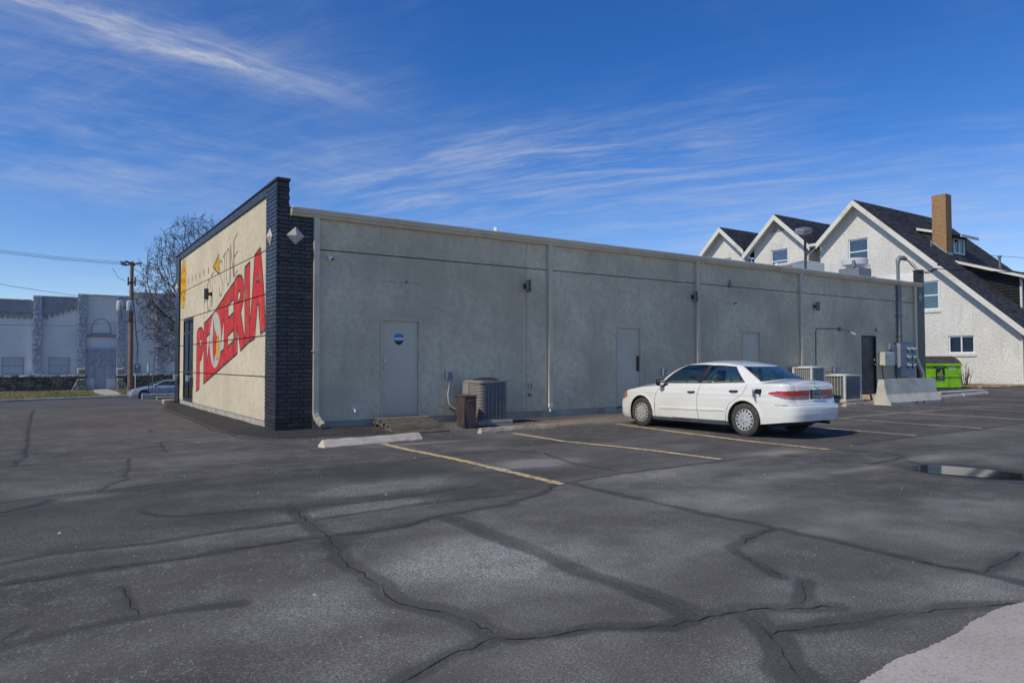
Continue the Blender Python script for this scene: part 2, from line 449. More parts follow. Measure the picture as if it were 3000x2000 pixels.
    def mesh(self, name, mat, smooth=None):
        me = bpy.data.meshes.new(name); me.from_pydata(self.v, [], self.f)
        if mat: me.materials.append(MATS[mat])
        if smooth is not None:
            me.shade_smooth(); me.set_sharp_from_angle(angle=math.radians(smooth))
        me.update(); return me


def np_mesh(name, V, F, mat, smooth=None):
    """mesh from numpy arrays of vertices (n,3) and quads (m,4)"""
    me = bpy.data.meshes.new(name)
    V = np.asarray(V, np.float32); F = np.asarray(F, np.int32)
    me.vertices.add(len(V)); me.vertices.foreach_set('co', V.ravel())
    k = F.shape[1]
    me.loops.add(F.size); me.loops.foreach_set('vertex_index', F.ravel())
    me.polygons.add(len(F)); me.polygons.foreach_set('loop_start', np.arange(0, F.size, k, dtype=np.int32))
    try: me.polygons.foreach_set('loop_total', np.full(len(F), k, np.int32))
    except Exception: pass
    me.materials.append(MATS[mat]); me.update(calc_edges=True)
    if smooth is not None:
        me.shade_smooth(); me.set_sharp_from_angle(angle=math.radians(smooth))
    return me


def link(o, parent=None):
    COL.objects.link(o)
    if parent is not None:
        o.parent = parent
        if parent.name in INV: o.matrix_parent_inverse = INV[parent.name]
    return o


def part(mb, name, mat, parent=None, smooth=None, label=None):
    me = mb.mesh(name, mat, smooth) if isinstance(mb, MB) else mb
    o = link(bpy.data.objects.new(name, me), parent)
    if label: o['label'] = label
    return o


def tag(o, label, cat, group=None):
    o['label'] = label; o['category'] = cat
    if group: o['group'] = group
    return o


def thing(name, label, cat, loc=(0, 0, 0), group=None, rz=0.0, local=False):
    """Empty at the thing's base; its parts are given in world coordinates unless local"""
    o = bpy.data.objects.new(name, None); COL.objects.link(o); o.empty_display_size = 0.3
    o.location = loc; o.rotation_euler = (0, 0, rz)
    if not local: INV[o.name] = Matrix.Translation(Vector(loc)).inverted()
    return tag(o, label, cat, group)


def struct(mb, name, mat, smooth=None, kind='structure'):
    o = part(mb, name, mat, None, smooth); o['kind'] = kind; return o


def dup(root, loc, label, rz=None):
    """copy of a thing with its parts and sub-parts"""
    r = root.copy(); COL.objects.link(r); r.location = loc; r['label'] = label
    if rz is not None: r.rotation_euler = (0, 0, rz)
    if root.name in INV: INV[r.name] = INV[root.name]
    for ch in list(root.children):
        c = ch.copy(); COL.objects.link(c); c.parent = r; c.matrix_parent_inverse = ch.matrix_parent_inverse
        for gch in list(ch.children):
            d = gch.copy(); COL.objects.link(d); d.parent = c; d.matrix_parent_inverse = gch.matrix_parent_inverse
    return r


_txt_cache = {}


def text_geo(s, size=1.0, bold=False):
    """flat triangles of a piece of lettering, centred, in (x, y)"""
    key = (s, bold)
    if key not in _txt_cache:
        cu = bpy.data.curves.new('lettering', 'FONT'); cu.body = s; cu.align_x = 'CENTER'; cu.align_y = 'CENTER'; cu.size = 1.0; cu.resolution_u = 4
        if bold: cu.offset = 0.022
        o = bpy.data.objects.new('lettering', cu); COL.objects.link(o)
        dg = bpy.context.evaluated_depsgraph_get(); dg.update()
        me = o.evaluated_get(dg).to_mesh()
        _txt_cache[key] = ([(v.co.x, v.co.y) for v in me.vertices], [tuple(p.vertices) for p in me.polygons])
        o.evaluated_get(dg).to_mesh_clear(); bpy.data.objects.remove(o); bpy.data.curves.remove(cu)
    v, f = _txt_cache[key]
    return [(x * size, y * size) for x, y in v], f


def smoothstep(a, b, x):
    t = np.clip((x - a) / (b - a), 0, 1); return t * t * (3 - 2 * t)


def grid_faces(nr, nc):
    i = np.arange(nr * nc).reshape(nr, nc)
    return np.stack([i[:-1, :-1].ravel(), i[:-1, 1:].ravel(), i[1:, 1:].ravel(), i[1:, :-1].ravel()], 1)


_rs = np.random.RandomState(11)
_NT = [_rs.rand(64, 64) for _ in range(6)]


def vnoise(x, y, k=0):
    """smooth periodic value noise for vertex work"""
    t = _NT[k % 6]; xi = np.floor(x).astype(int); yi = np.floor(y).astype(int); fx = x - xi; fy = y - yi
    fx = fx * fx * (3 - 2 * fx); fy = fy * fy * (3 - 2 * fy)
    a = t[yi % 64, xi % 64]; b = t[yi % 64, (xi + 1) % 64]; c = t[(yi + 1) % 64, xi % 64]; d = t[(yi + 1) % 64, (xi + 1) % 64]
    return (a * (1 - fx) + b * fx) * (1 - fy) + (c * (1 - fx) + d * fx) * fy


def fbm(x, y, k=0, o=4):
    s = 0; a = 0.5
    for i in range(o): s = s + a * vnoise(x * 2 ** i + 7.3 * i, y * 2 ** i + 3.1 * i, k + i); a *= 0.5
    return s

# ------------------------------------------------------------------ the lot
# seams and cracks of the asphalt, metres on the ground: (width of the sealed band, width of the open crack, points)
CRACKS=[(0.1,0.012,[(-4.2,-5.69),(-3.76,-5.52),(-3.42,-5.54),(-2.68,-5.4),(-1.93,-5.29),(-1.05,-5.33)]),
(0.1,0.012,[(-0.54,-5.2),(0.5,-5.28),(1.09,-5.18),(2.33,-5.09)]),
(0.12,0.018,[(-4.24,-6.29),(-4.18,-6.26),(-4.06,-6.17),(-3.9,-6.01),(-3.83,-5.87)]),
(0.05,0.014,[(-3.42,-5.54),(-3.24,-5.12),(-3.04,-4.76),(-3.08,-4.55),(-2.97,-4.12),(-2.92,-3.45),(-2.83,-2.62)]),
(0.08,0.022,[(-4.24,-2.82),(-4.19,-2.56),(-4.2,-2.24),(-4.1,-1.73),(-4.12,-1.07),(-4.1,0.42),(-4.12,2.96),(-4.11,8.66),(-4.05,11.22)]),
(0.1,0.02,[(-4.68,5.6),(-4.19,5.9),(-3.43,7.06),(-2.75,7.97),(-1.69,9.14),(-0.75,9.93)]),
(0.05,0.012,[(-2.0,2.13),(-2.08,1.19),(-1.72,0.93),(-1.06,0.94)]),
(0.06,0.014,[(-2.4,-0.79),(-2.17,-0.71),(-1.34,0.2),(-0.86,0.47)]),
(0.05,0.012,[(-2.16,-0.72),(-2.25,-1.58),(-2.28,-2.28)]),
(0.08,0.008,[(-4.23,-2.83),(-3.71,-2.59),(-2.98,-2.6),(-2.33,-2.62),(-1.54,-2.6),(-0.3,-2.5)]),
(0.08,0.03,[(-0.75,9.93),(-0.86,7.52),(-0.83,5.17),(-0.89,2.46),(-0.95,1.03),(-0.84,0.3),(-0.83,-0.61),(-0.69,-1.03),(-0.45,-1.42),(-0.16,-1.41),(0.15,-1.58)]),
(0.05,0.02,[(0.15,-1.58),(0.8,-1.58),(1.31,-1.74),(1.57,-1.78)]),
(0.12,0.012,[(-4.16,-8.37),(-3.84,-8.26),(-3.21,-8.32),(-2.56,-8.26),(-2.0,-8.25),(-0.93,-8.2),(0.2,-8.24)]),
(0.12,0.02,[(-4.14,-8.96),(-3.73,-8.91),(-3.08,-8.93),(-2.62,-8.88),(-2.06,-8.87),(-1.69,-8.95),(-1.37,-8.94),(-0.98,-8.75),(-0.09,-8.66)]),
(0.08,0.008,[(-3.16,-6.96),(-3.05,-7.26),(-2.88,-7.44),(-2.19,-7.52),(-1.41,-7.74),(-0.71,-7.75),(0.19,-7.59)]),
(0.16,0.02,[(-1.9,-7.53),(-2.0,-8.25),(-2.02,-8.85),(-2.08,-9.25),(-2.17,-9.61),(-2.18,-9.92),(-2.17,-10.31),(-2.22,-10.57),(-2.22,-10.64),(-2.1,-10.87),(-2.0,-11.14),(-2.01,-11.35)]),
(0.12,0.02,[(-2.01,-11.35),(-2.13,-11.4),(-2.34,-11.44),(-2.49,-11.51),(-2.64,-11.57)]),
(0.12,0.018,[(-2.01,-11.35),(-1.97,-11.44),(-1.73,-11.53),(-1.51,-11.58),(-1.37,-11.69),(-1.17,-11.78),(-0.9,-11.79),(-0.69,-11.83),(-0.4,-11.98),(-0.19,-12.11)]),
(0.18,0.006,[(-0.98,-8.75),(-0.89,-8.92),(-0.91,-9.4),(-0.92,-9.9)]),
(0.16,0.004,[(-0.92,-9.9),(-0.93,-10.46),(-0.95,-10.88),(-0.92,-11.21),(-0.93,-11.49),(-0.95,-11.75)]),
(0.12,0.014,[(1.14,-8.06),(1.1,-8.77),(1.13,-9.22),(1.12,-9.67),(1.12,-10.19),(1.18,-10.5),(1.16,-10.77),(1.16,-11.12),(1.16,-11.48),(1.13,-11.81),(1.15,-12.09),(1.2,-12.27),(1.15,-12.53)]),
(0.12,0.016,[(1.14,-10.76),(0.82,-10.81),(0.38,-10.94),(0.24,-11.13),(0.18,-11.26),(0.1,-11.45),(0.03,-11.58)]),
(0.2,0.016,[(-0.69,-11.83),(-0.71,-11.92),(-0.78,-12.03),(-0.85,-12.14),(-0.94,-12.27),(-1.05,-12.38),(-1.19,-12.56)]),
(0.15,0.016,[(-0.85,-12.14),(-0.77,-12.13),(-0.42,-12.25),(-0.06,-12.35),(0.42,-12.53),(0.74,-12.68)]),
(0.1,0.012,[(1.22,-12.28),(1.5,-12.26),(1.99,-12.2)]),
(0.1,0.008,[(-0.32,-11.96),(-0.09,-11.83),(0.1,-11.71)]),
(0.1,0.012,[(-0.02,-8.56),(0.42,-8.44),(0.91,-8.07),(2.0,-7.89),(3.83,-7.89),(5.0,-7.88)]),
(0.08,0.01,[(2.52,-4.81),(3.48,-4.73),(4.46,-4.57)]),
(0.08,0.008,[(2.27,-5.17),(2.46,-5.79),(2.14,-6.96),(2.18,-7.69)]),
(0.05,0.014,[(-4.1,-10.04),(-4.06,-9.95),(-3.99,-9.86)]),
(0.15,0.006,[(-4.1,-10.12),(-3.96,-10.08),(-3.57,-10.04),(-3.28,-10.06),(-2.98,-10.14)]),
(0.1,0.015,[(7.32,-7.87),(8.44,-7.8),(9.58,-7.78),(12.06,-7.88),(14.31,-7.81)]),
(0.08,0.02,[(5.43,-8.46),(5.75,-8.53),(6.1,-8.62)]),
(0.08,0.025,[(6.59,-8.03),(6.55,-8.26),(6.56,-8.62),(6.65,-8.93),(6.5,-9.14)]),
(0.08,0.015,[(6.5,-9.14),(6.14,-9.18),(5.49,-9.21),(5.34,-8.97),(5.22,-8.61)]),
(0.08,0.012,[(6.19,-9.29),(5.92,-9.68)]),
(0.05,0.01,[(-3.51,-9.39),(-3.5,-9.74),(-3.48,-9.92),(-3.49,-10.08)])]


def ground_z(x, y):
    x = np.asarray(x, float); y = np.asarray(y, float)
    z = -1.15 * np.clip((y - 13.5) / 28.0, 0, 1)
    z = z + 0.07 * smoothstep(24, 34, x) * (1 - smoothstep(20, 40, y))
    z = z + 0.03 * (fbm(x * 0.21 + 40, y * 0.21 + 40, 1) - 0.47)
    return z


def seg_dist(X, Y, pts):
    """distance from every grid point to a polyline"""
    D = np.full(X.shape, 9.0)
    for (ax, ay), (bx, by) in zip(pts[:-1], pts[1:]):
        m = (X > min(ax, bx) - 0.6) & (X < max(ax, bx) + 0.6) & (Y > min(ay, by) - 0.6) & (Y < max(ay, by) + 0.6)
        if not m.any(): continue
        px, py = X[m] - ax, Y[m] - ay; dx, dy = bx - ax, by - ay
        t = np.clip((px * dx + py * dy) / (dx * dx + dy * dy + 1e-9), 0, 1)
        D[m] = np.minimum(D[m], np.hypot(px - t * dx, py - t * dy))
    return D


def spaced(stops):
    out = []
    for (a, b, s) in stops: out.append(np.arange(a, b, s))
    return np.concatenate(out + [np.array([stops[-1][1]])])


gx = spaced([(-420, -60, 60), (-60, -20, 5), (-20, -7, 0.3), (-7, -4.5, 0.06), (-4.5, 3.5, 0.03), (3.5, 7, 0.05), (7, 16, 0.12), (16, 46, 0.4), (46, 100, 6), (100, 420, 40)])
gy = spaced([(-420, -60, 60), (-60, -16, 4), (-16, -13, 0.2), (-13, -8, 0.03), (-8, -5, 0.045), (-5, 1, 0.1), (1, 14, 0.2), (14, 60, 1.0), (60, 120, 10), (120, 420, 60)])
GX, GY = np.meshgrid(gx, gy)
GZ = ground_z(GX, GY)
near = (np.abs(GX) < 20) & (np.abs(GY) < 20)
band = np.zeros(GX.shape)
jx = GX + 0.05 * (vnoise(GX * 5, GY * 5, 2) - 0.5); jy = GY + 0.05 * (vnoise(GX * 5 + 9, GY * 5, 3) - 0.5)
for bw, cw, pts in CRACKS:
    d = seg_dist(jx, jy, pts)
    w = bw * (0.40 + 0.70 * fbm(GX * 3, GY * 3, 1, 2))
    band = np.maximum(band, (0.55 + 0.45 * vnoise(GX * 1.7, GY * 1.7, 4)) * (1 - smoothstep(w * 0.68, w * 0.95, d)))
    GZ = GZ - 0.006 * np.exp(-(d / 0.05) ** 2)
WEAR = [(-1.3, -10.15, .62, .50, 1.7), (-1.15, -10.6, .9, .7, .5), (-1.75, -7.15, .9, .3, .6), (-.9, -7.05, .8, .3, 1.5), (-1.35, -8.02, .6, .16, 1.5), (-.3, -6.8, .55, .25, .5), (-2.6, -10.5, .7, .5, .35), (-2.7, -11.3, .5, .3, .35),
        (-3.55, -5.85, .3, .15, .6), (.1, -10.5, .6, .5, .35), (1.75, -6.6, .6, .30, 1.4), (4.7, -6.4, .8, .3, .4), (2.25, -10.9, .6, .5, .4), (3.4, -11.3, .8, .5, .45), (1.6, -9.7, .8, .6, .3),
        (-.15, -11.9, .5, .4, .35), (2.0, -11.6, .5, .5, .4), (.7, -12.4, .5, .3, .5), (5.2, -7.75, .9, .3, .6), (-1.9, -11.8, .5, .3, .3), (10.6, -8.2, 1.5, .5, .35), (6.6, -9.4, 1.2, .25, .5),
        (2.1, -8.1, .7, .3, .35), (1.9, -4.6, .6, .3, .4), (.9, -.9, .35, .18, .9), (-1.2, -12.3, .8, .3, .3), (1.4, -11.0, .3, .3, .3), (3.0, -9.2, 1.6, .25, .3), (4.9, -9.4, 1.0, .12, .5)]
wear = np.zeros(GX.shape)
for (x, y, rx, ry, k) in WEAR:
    wear = np.maximum(wear, k * np.exp(-((GX - x) / rx) ** 2 - ((GY - y) / ry) ** 2))
wear = wear * (0.30 + 1.5 * fbm(GX * 2.2, GY * 2.2, 4, 4)) + 0.20 * np.clip(fbm(GX * 0.55 + 11, GY * 1.1 + 3, 3, 5) - 0.52, 0, 1) / 0.2 * (GY < 0)
# coarse worn lane between two long seams
lane_top = np.interp(GX, [-12, -4.2, -2, .5, 2.3], [-5.9, -5.6, -5.3, -5.25, -5.1]); lane_bot = np.interp(GX, [-12, -4, 0, 1], [-8.5, -8.3, -8.2, -8.2])
coarse = smoothstep(0, .12, lane_top - GY) * smoothstep(0, .12, GY - lane_bot) * (1 - smoothstep(0.2, 1.2, GX))
bays = smoothstep(0, .12, GX - 0.9) * smoothstep(0, .15, GY + 7.95) * (1 - smoothstep(25, 30, GX))
coarse = np.maximum(coarse, 0.45 * bays)
# fresh black berm of asphalt laid against the building
edge_x = np.interp(GY, [-2.2, -1.6, -1.0, -.2, 1, 2.5, 5, 7.5, 10, 12], [.6, -.3, -.69, -.85, -.93, -.9, -.84, -.86, -.76, -.4])
fresh = smoothstep(0, .10, GX - edge_x) * (1 - smoothstep(0.2, 0.6, GX)) * smoothstep(-1.75, -1.55, GY + 0.1 * np.clip(GX, -1, 1)) * (1 - smoothstep(12.5, 13.5, GY))
edge_y = -1.62 - 0.1 * np.clip(GX, 0, 2)
fresh = np.maximum(fresh, smoothstep(0, .08, GY - edge_y) * smoothstep(0, .2, GX + .3) * (1 - smoothstep(1.5, 2.4, GX)) * (GY < 0.6))
GZ = GZ + 0.022 * fresh * (0.6 + 0.8 * vnoise(GX * 4, GY * 4, 5))
DUST = [(6.2, -1.7, 1.6, .6, 1.0), (7.3, -1.6, 1.5, .7, .9), (5.3, -7.85, .5, .18, .9), (1.6, -3.5, .8, .14, .9), (1.0, -4.2, .12, .7, .6), (14.4, -4.6, 4.5, .12, .8), (15.4, -5.6, .18, 2.2, .8), (12.2, -6.4, .15, 1.6, .6), (21, -2.2, 3, .5, .6), (9, -1.2, 3, .5, .7),
        (17, -1.9, 1.4, .4, .8), (5.6, -9.55, .6, .2, .5)]
dust = np.zeros(GX.shape)
for (x, y, rx, ry, k) in DUST:
    dust = np.maximum(dust, k * np.exp(-((GX - x) / rx) ** 2 - ((GY - y) / ry) ** 2))
dust = np.clip(dust * (0.3 + 1.2 * fbm(GX * 3, GY * 3, 2, 4)), 0, 1)
pud = np.exp(-((GX - 5.75) / .55) ** 2 - ((GY + 10.45) / 1.0) ** 2)
GZ = GZ - 0.012 * pud
hole = np.exp(-((GX - 5.38) / .20) ** 2 - ((GY + 8.06) / .13) ** 2)
GZ = GZ - 0.05 * np.clip(hole * 1.6 - 0.3, 0, 1)
stain = np.clip(hole * 1.4, 0, 1)
rim = 0.55 * smoothstep(0.12, 0.40, pud * (0.7 + 0.6 * fbm(GX * 4, GY * 4, 2, 3)))
stain = np.maximum(stain, rim)

g = NB('asphalt')
a1, a2 = g.attr('marks_a'), g.attr('marks_b')
s1, s2 = g.sep(a1.outputs['Color']), g.sep(a2.outputs['Color'])
k_band, k_wear, k_coarse, k_fresh, k_dust, k_stain = s1[0], s1[1], s1[2], s2[0], s2[1], s2[2]
big = g.noise(0.35, 5, 0.6); mid = g.noise(2.6, 6, 0.65)
col = g.mix(g.ramp(big, 0.32, 0.68), (0.066, 0.060, 0.053), (0.104, 0.095, 0.083))
col = g.mix(g.math('MULTIPLY', g.ramp(mid, 0.44, 0.74), 0.55), col, (0.14, 0.132, 0.12))
swirl = g.ramp(g.noise(0.8, 6, 0.7, g.mapping((0.7, 1.6, 1)), 0.8), 0.52, 0.72)
col = g.mix(g.math('MULTIPLY', swirl, 0.25), col, (0.165, 0.155, 0.14))
agg = g.noise(62.0, 3, 0.8); agg2 = g.voronoi(70.0)
speck = g.ramp(g.math('ADD', agg, g.math('MULTIPLY', g.ramp(mid, 0.3, 0.8), 0.10)), 0.585, 0.70)
col = g.mix(g.math('MULTIPLY', speck, g.math('ADD', 0.62, g.math('MULTIPLY', k_wear, 0.38))), col, (0.36, 0.34, 0.31))
pit = g.ramp(g.noise(75.0, 3, 0.8, g.mapping((1, 1, 1), (5.2, 1.3, 0))), 0.56, 0.68)
col = g.mix(g.math('MULTIPLY', pit, 0.55), col, (0.026, 0.026, 0.028))
col = g.mix(g.math('MULTIPLY', g.math('MULTIPLY', k_wear, g.ramp(g.noise(2.2, 5, .65), .30, .62, .5, 1.0)), 1.35, True), col, g.mix(g.ramp(g.noise(75, 3, .8), .42, .60), (0.15, 0.142, 0.13), (0.44, 0.41, 0.365)))
col = g.mix(g.math('MULTIPLY', g.math('MULTIPLY', k_coarse, 0.75), g.ramp(g.noise(62.0, 4, 0.8), 0.40, 0.62)), col, (0.030, 0.028, 0.026))
col = g.mix(g.math('MULTIPLY', k_dust, 0.8), col, (0.34, 0.265, 0.18))
col = g.mix(g.math('MULTIPLY', k_band, 0.74), col, g.mix(g.math('MULTIPLY', speck, 0.4), (0.044, 0.041, 0.037), (0.10, 0.095, 0.088)))
col = g.mix(g.math('MULTIPLY', k_fresh, 0.85), col, g.mix(speck, (0.030, 0.028, 0.026), (0.075, 0.072, 0.066)))
col = g.mix(k_stain, col, (0.020, 0.018, 0.016))
pebble = g.ramp(g.noise(240.0, 1, 0.5), 0.735, 0.765)
col = g.mix(g.math('MULTIPLY', pebble, 0.6), col, (0.42, 0.40, 0.37))
h = g.math('ADD', g.math('MULTIPLY', g.noise(130.0, 3, 0.7), 0.6), g.math('MULTIPLY', g.math('MULTIPLY', g.noise(40.0, 4, 0.7), 1.6), g.math('ADD', 0.25, g.math('ADD', k_coarse, k_fresh))))
g.set(base=col, rough=g.math('SUBTRACT', 0.93, g.math('ADD', g.math('MULTIPLY', k_band, 0.12), g.math('MULTIPLY', k_stain, 0.5))), spec=0.35, normal=g.bump(h, 0.65, 0.012))

me = np_mesh('parking_lot', np.stack([GX.ravel(), GY.ravel(), GZ.ravel()], 1), grid_faces(*GX.shape), 'asphalt', 180)
for nm, chans in (('marks_a', (band, wear, coarse)), ('marks_b', (fresh, dust, stain))):
    at = me.color_attributes.new(nm, 'FLOAT_COLOR', 'POINT')
    at.data.foreach_set('color', np.stack([np.clip(c, 0, 1).ravel() for c in chans] + [np.ones(GX.size)], 1).astype(np.float32).ravel())
lot = struct(me, 'parking_lot', None)


def gz1(x, y):
    return float(ground_z(np.array([x]), np.array([y]))[0])


def lot_z(x, y):
    """height of the finished lot surface, cracks and berm included"""
    i = int(np.clip(np.searchsorted(gx, x) - 1, 0, len(gx) - 2)); j = int(np.clip(np.searchsorted(gy, y) - 1, 0, len(gy) - 2))
    fx = (x - gx[i]) / (gx[i + 1] - gx[i]); fy = (y - gy[j]) / (gy[j + 1] - gy[j])
    return float((GZ[j, i] * (1 - fx) + GZ[j, i + 1] * fx) * (1 - fy) + (GZ[j + 1, i] * (1 - fx) + GZ[j + 1, i + 1] * fx) * fy)


def jag(pts, step, amp, seed):
    r = random.Random(seed); out = [pts[0]]
    for a, b in zip(pts[:-1], pts[1:]):
        L = math.hypot(b[0] - a[0], b[1] - a[1]); n = max(1, int(L / step))
        for i in range(1, n + 1):
            t = i / n; k = 0 if i == n else amp
            out.append((a[0] + (b[0] - a[0]) * t + r.uniform(-k, k), a[1] + (b[1] - a[1]) * t + r.uniform(-k, k)))
    return out


def ribbon(pts, widths, lift):
    mb = MB(); V = []
    for i, p in enumerate(pts):
        a, b = pts[max(i - 1, 0)], pts[min(i + 1, len(pts) - 1)]; d = Vector((b[0] - a[0], b[1] - a[1], 0))
        if d.length < 1e-6: d = Vector((1, 0, 0))
        d.normalize(); nx, ny = -d.y, d.x; w = widths[i] / 2
        for s in (-1, 1):
            x, y = p[0] + nx * w * s, p[1] + ny * w * s; V.append((x, y, lot_z(x, y) + lift))
    mb.add(V, [(2 * i, 2 * i + 2, 2 * i + 3, 2 * i + 1) for i in range(len(pts) - 1)]); return mb


plain('crack_dark', (0.022, 0.020, 0.018), 0.95, var=0.3, vscale=20)
for k, (bw, cw, pts) in enumerate(CRACKS):
    q = jag(pts, 0.07, 0.022, 100 + k); r = random.Random(k)
    w = [max(0.002, cw * 0.42 * r.uniform(0.1, 1.5)) for _ in q]; w[0] = w[-1] = 0.001
    part(ribbon(q, w, 0.0045), 'crack', 'crack_dark', lot)

g = NB('line_paint')
wearn = g.noise(9.0, 6, 0.75); fine = g.noise(60.0, 4, 0.7)
f = g.ramp(g.math('ADD', g.math('MULTIPLY', wearn, 0.7), g.math('MULTIPLY', fine, 0.4)), 0.50, 0.70)
tone = g.mix(g.ramp(g.noise(1.1, 3), 0.35, 0.65), (0.66, 0.48, 0.20), (0.64, 0.53, 0.33))
g.set(base=g.mix(f, tone, (0.085, 0.078, 0.066)), rough=0.85, spec=0.3, normal=g.bump(g.noise(130.0, 3, 0.7), 0.5, 0.008))
g = NB('line_paint_pale')
f = g.ramp(g.math('ADD', g.math('MULTIPLY', g.noise(5.0, 6, 0.75), 0.7), g.math('MULTIPLY', g.noise(40.0, 4, 0.7), 0.4)), 0.46, 0.68)
g.set(base=g.mix(f, (0.52, 0.455, 0.35), (0.13, 0.118, 0.10)), rough=0.85, spec=0.3)
LINES = [[(0.93, -3.2), (0.90, -4.2), (1.0, -5.4), (.97, -8.12)], [(3.78, -3.0), (3.7, -4.6), (3.86, -5.4), (4.0, -6.5), (4.08, -7.8)],
         [(6.8, -2.7), (6.62, -4.0), (6.45, -5.4), (6.3, -6.6), (6.33, -8.03)], [(9.75, -2.6), (9.6, -5), (9.6, -6.66), (9.58, -7.78)],
         [(12.35, -2.7), (12.18, -4.59), (12.06, -7.88)], [(15.3, -2.7), (15.5, -4.5), (15.55, -6.5), (15.32, -7.9)], [(18.65, -2.84), (18.39, -5.64), (18.25, -7.6)],
         [(21.6, -2.9), (21.6, -5.2), (21.7, -7.6)], [(24.2, -2.4), (24.9, -4.0), (25.0, -7.5)], [(27.9, -1.8), (28.3, -2.8), (28.5, -7)], [(31.1, -1.3), (31.6, -6.5)]]
for k, pts in enumerate(LINES):
    q = jag(pts, 0.10, 0.010, 300 + k); r = random.Random(40 + k)
    part(ribbon(q, [0.14 * r.uniform(0.72, 1.12) for _ in q], 0.0085), 'parking_line', 'line_paint' if k < 3 else 'line_paint_pale', lot)
q = jag([(-0.06, 14.2), (0.6, 22.0), (1.1, 30.8)], 0.5, 0.01, 9)
part(ribbon(q, [0.12] * len(q), 0.02), 'parking_line', 'line_paint', lot)

# pale concrete drive that cuts the lot off at the near corner
g = NB('drive_concrete')
col = g.mix(g.ramp(g.noise(1.3, 5, 0.6), 0.3, 0.7), (0.42, 0.365, 0.315), (0.52, 0.455, 0.395))
col = g.mix(g.math('MULTIPLY', g.ramp(g.noise(60.0, 4, 0.8), 0.50, 0.66), 0.75), col, (0.21, 0.18, 0.15))
col = g.mix(g.math('MULTIPLY', g.ramp(g.noise(85.0, 3, 0.8, g.mapping((1, 1, 1), (3, 4, 0))), 0.56, 0.68), 0.6), col, (0.72, 0.66, 0.58))
g.set(base=col, rough=0.92, spec=0.3, normal=g.bump(g.noise(170.0, 4, 0.7), 0.5, 0.006))
edge = jag([(60.0, -14.5), (30.0, -13.8), (9.0, -12.9), (5.0, -12.8), (3, -12.72), (1.6, -12.70), (0.77, -12.67), (0.55, -12.64), (0.19, -12.645), (-.09, -12.68), (-.43, -12.68), (-.67, -12.665), (-.87, -12.69), (-1.04, -12.70), (-2.5, -12.9), (-5, -13.4), (-9, -14), (-30, -16), (-60, -19)], 0.02, 0.006, 5)
mb = MB(); V = []
for (x, y) in edge:
    z = lot_z(x, y) + 0.006; V += [(x, y, z), (x, y - 1.2, z + 0.004), (x * 1.0, y - 40, z + 0.05)]
F = []
for i in range(len(edge) - 1):
    F += [(3 * i, 3 * i + 1, 3 * i + 4, 3 * i + 3), (3 * i + 1, 3 * i + 2, 3 * i + 5, 3 * i + 4)]
struct(mb.add(V, F), 'pavement', 'drive_concrete')

# puddle
pp = jag([(5.49, -9.72), (5.78, -9.67), (5.95, -9.70), (6.06, -9.92), (6.15, -10.3), (6.1, -10.71), (6.15, -11.2), (6.0, -11.6), (5.75, -11.3), (5.61, -10.93), (5.44, -10.7), (5.34, -10.36), (5.25, -10.03), (5.36, -9.8), (5.49, -9.72)], 0.10, 0.012, 8)[:-1]
wz = min(lot_z(x, y) for x, y in pp) + 0.004
wz = sum(lot_z(x, y) for x, y in pp) / len(pp) + 0.006
pc = (5.75, -10.5); mb = MB(); V = [(*pc, wz)] + [(x, y, wz) for x, y in pp] + [(pc[0] + (x - pc[0]) * 1.05, pc[1] + (y - pc[1]) * 1.03, lot_z(x, y) - 0.01) for x, y in pp]
n = len(pp)
struct(mb.add(V, [(0, 1 + (i + 1) % n, 1 + i) for i in range(n)] + [(1 + i, 1 + (i + 1) % n, 1 + n + (i + 1) % n, 1 + n + i) for i in range(n)]), 'water', 'water')

# loose grit and scraps on the lot
mb = MB(); r = random.Random(77)
for i in range(1500):
    if i < 760: x, y = r.uniform(-4, 8), r.uniform(-12.3, -1)
    elif i < 1250: x, y = r.gauss(7.0, 2.0), r.gauss(-1.7, 0.5)
    else: x, y = r.uniform(8, 26), r.uniform(-8, -1)
    if y > -0.2 or (0 < x < .8 and y > -0.3): continue
    s = r.uniform(0.002, 0.007) * (1.0 if r.random() < 0.96 else 2.2) * (1.0 + 0.09 * max(0, y + 12)); z = lot_z(x, y); a = r.uniform(0, 6.3)
    P = [(x + s * math.cos(a + t) * r.uniform(.6, 1.2), y + s * math.sin(a + t) * r.uniform(.6, 1.2), z + 0.001) for t in (0, 1.6, 3.1, 4.7)]
    mb.add(P + [(x, y, z + s * 0.7)], [(0, 1, 4), (1, 2, 4), (2, 3, 4), (3, 0, 4)])
o = struct(mb, 'gravel', 'debris', kind='stuff'); tag(o, 'pale grit and scraps scattered over the asphalt', 'gravel')

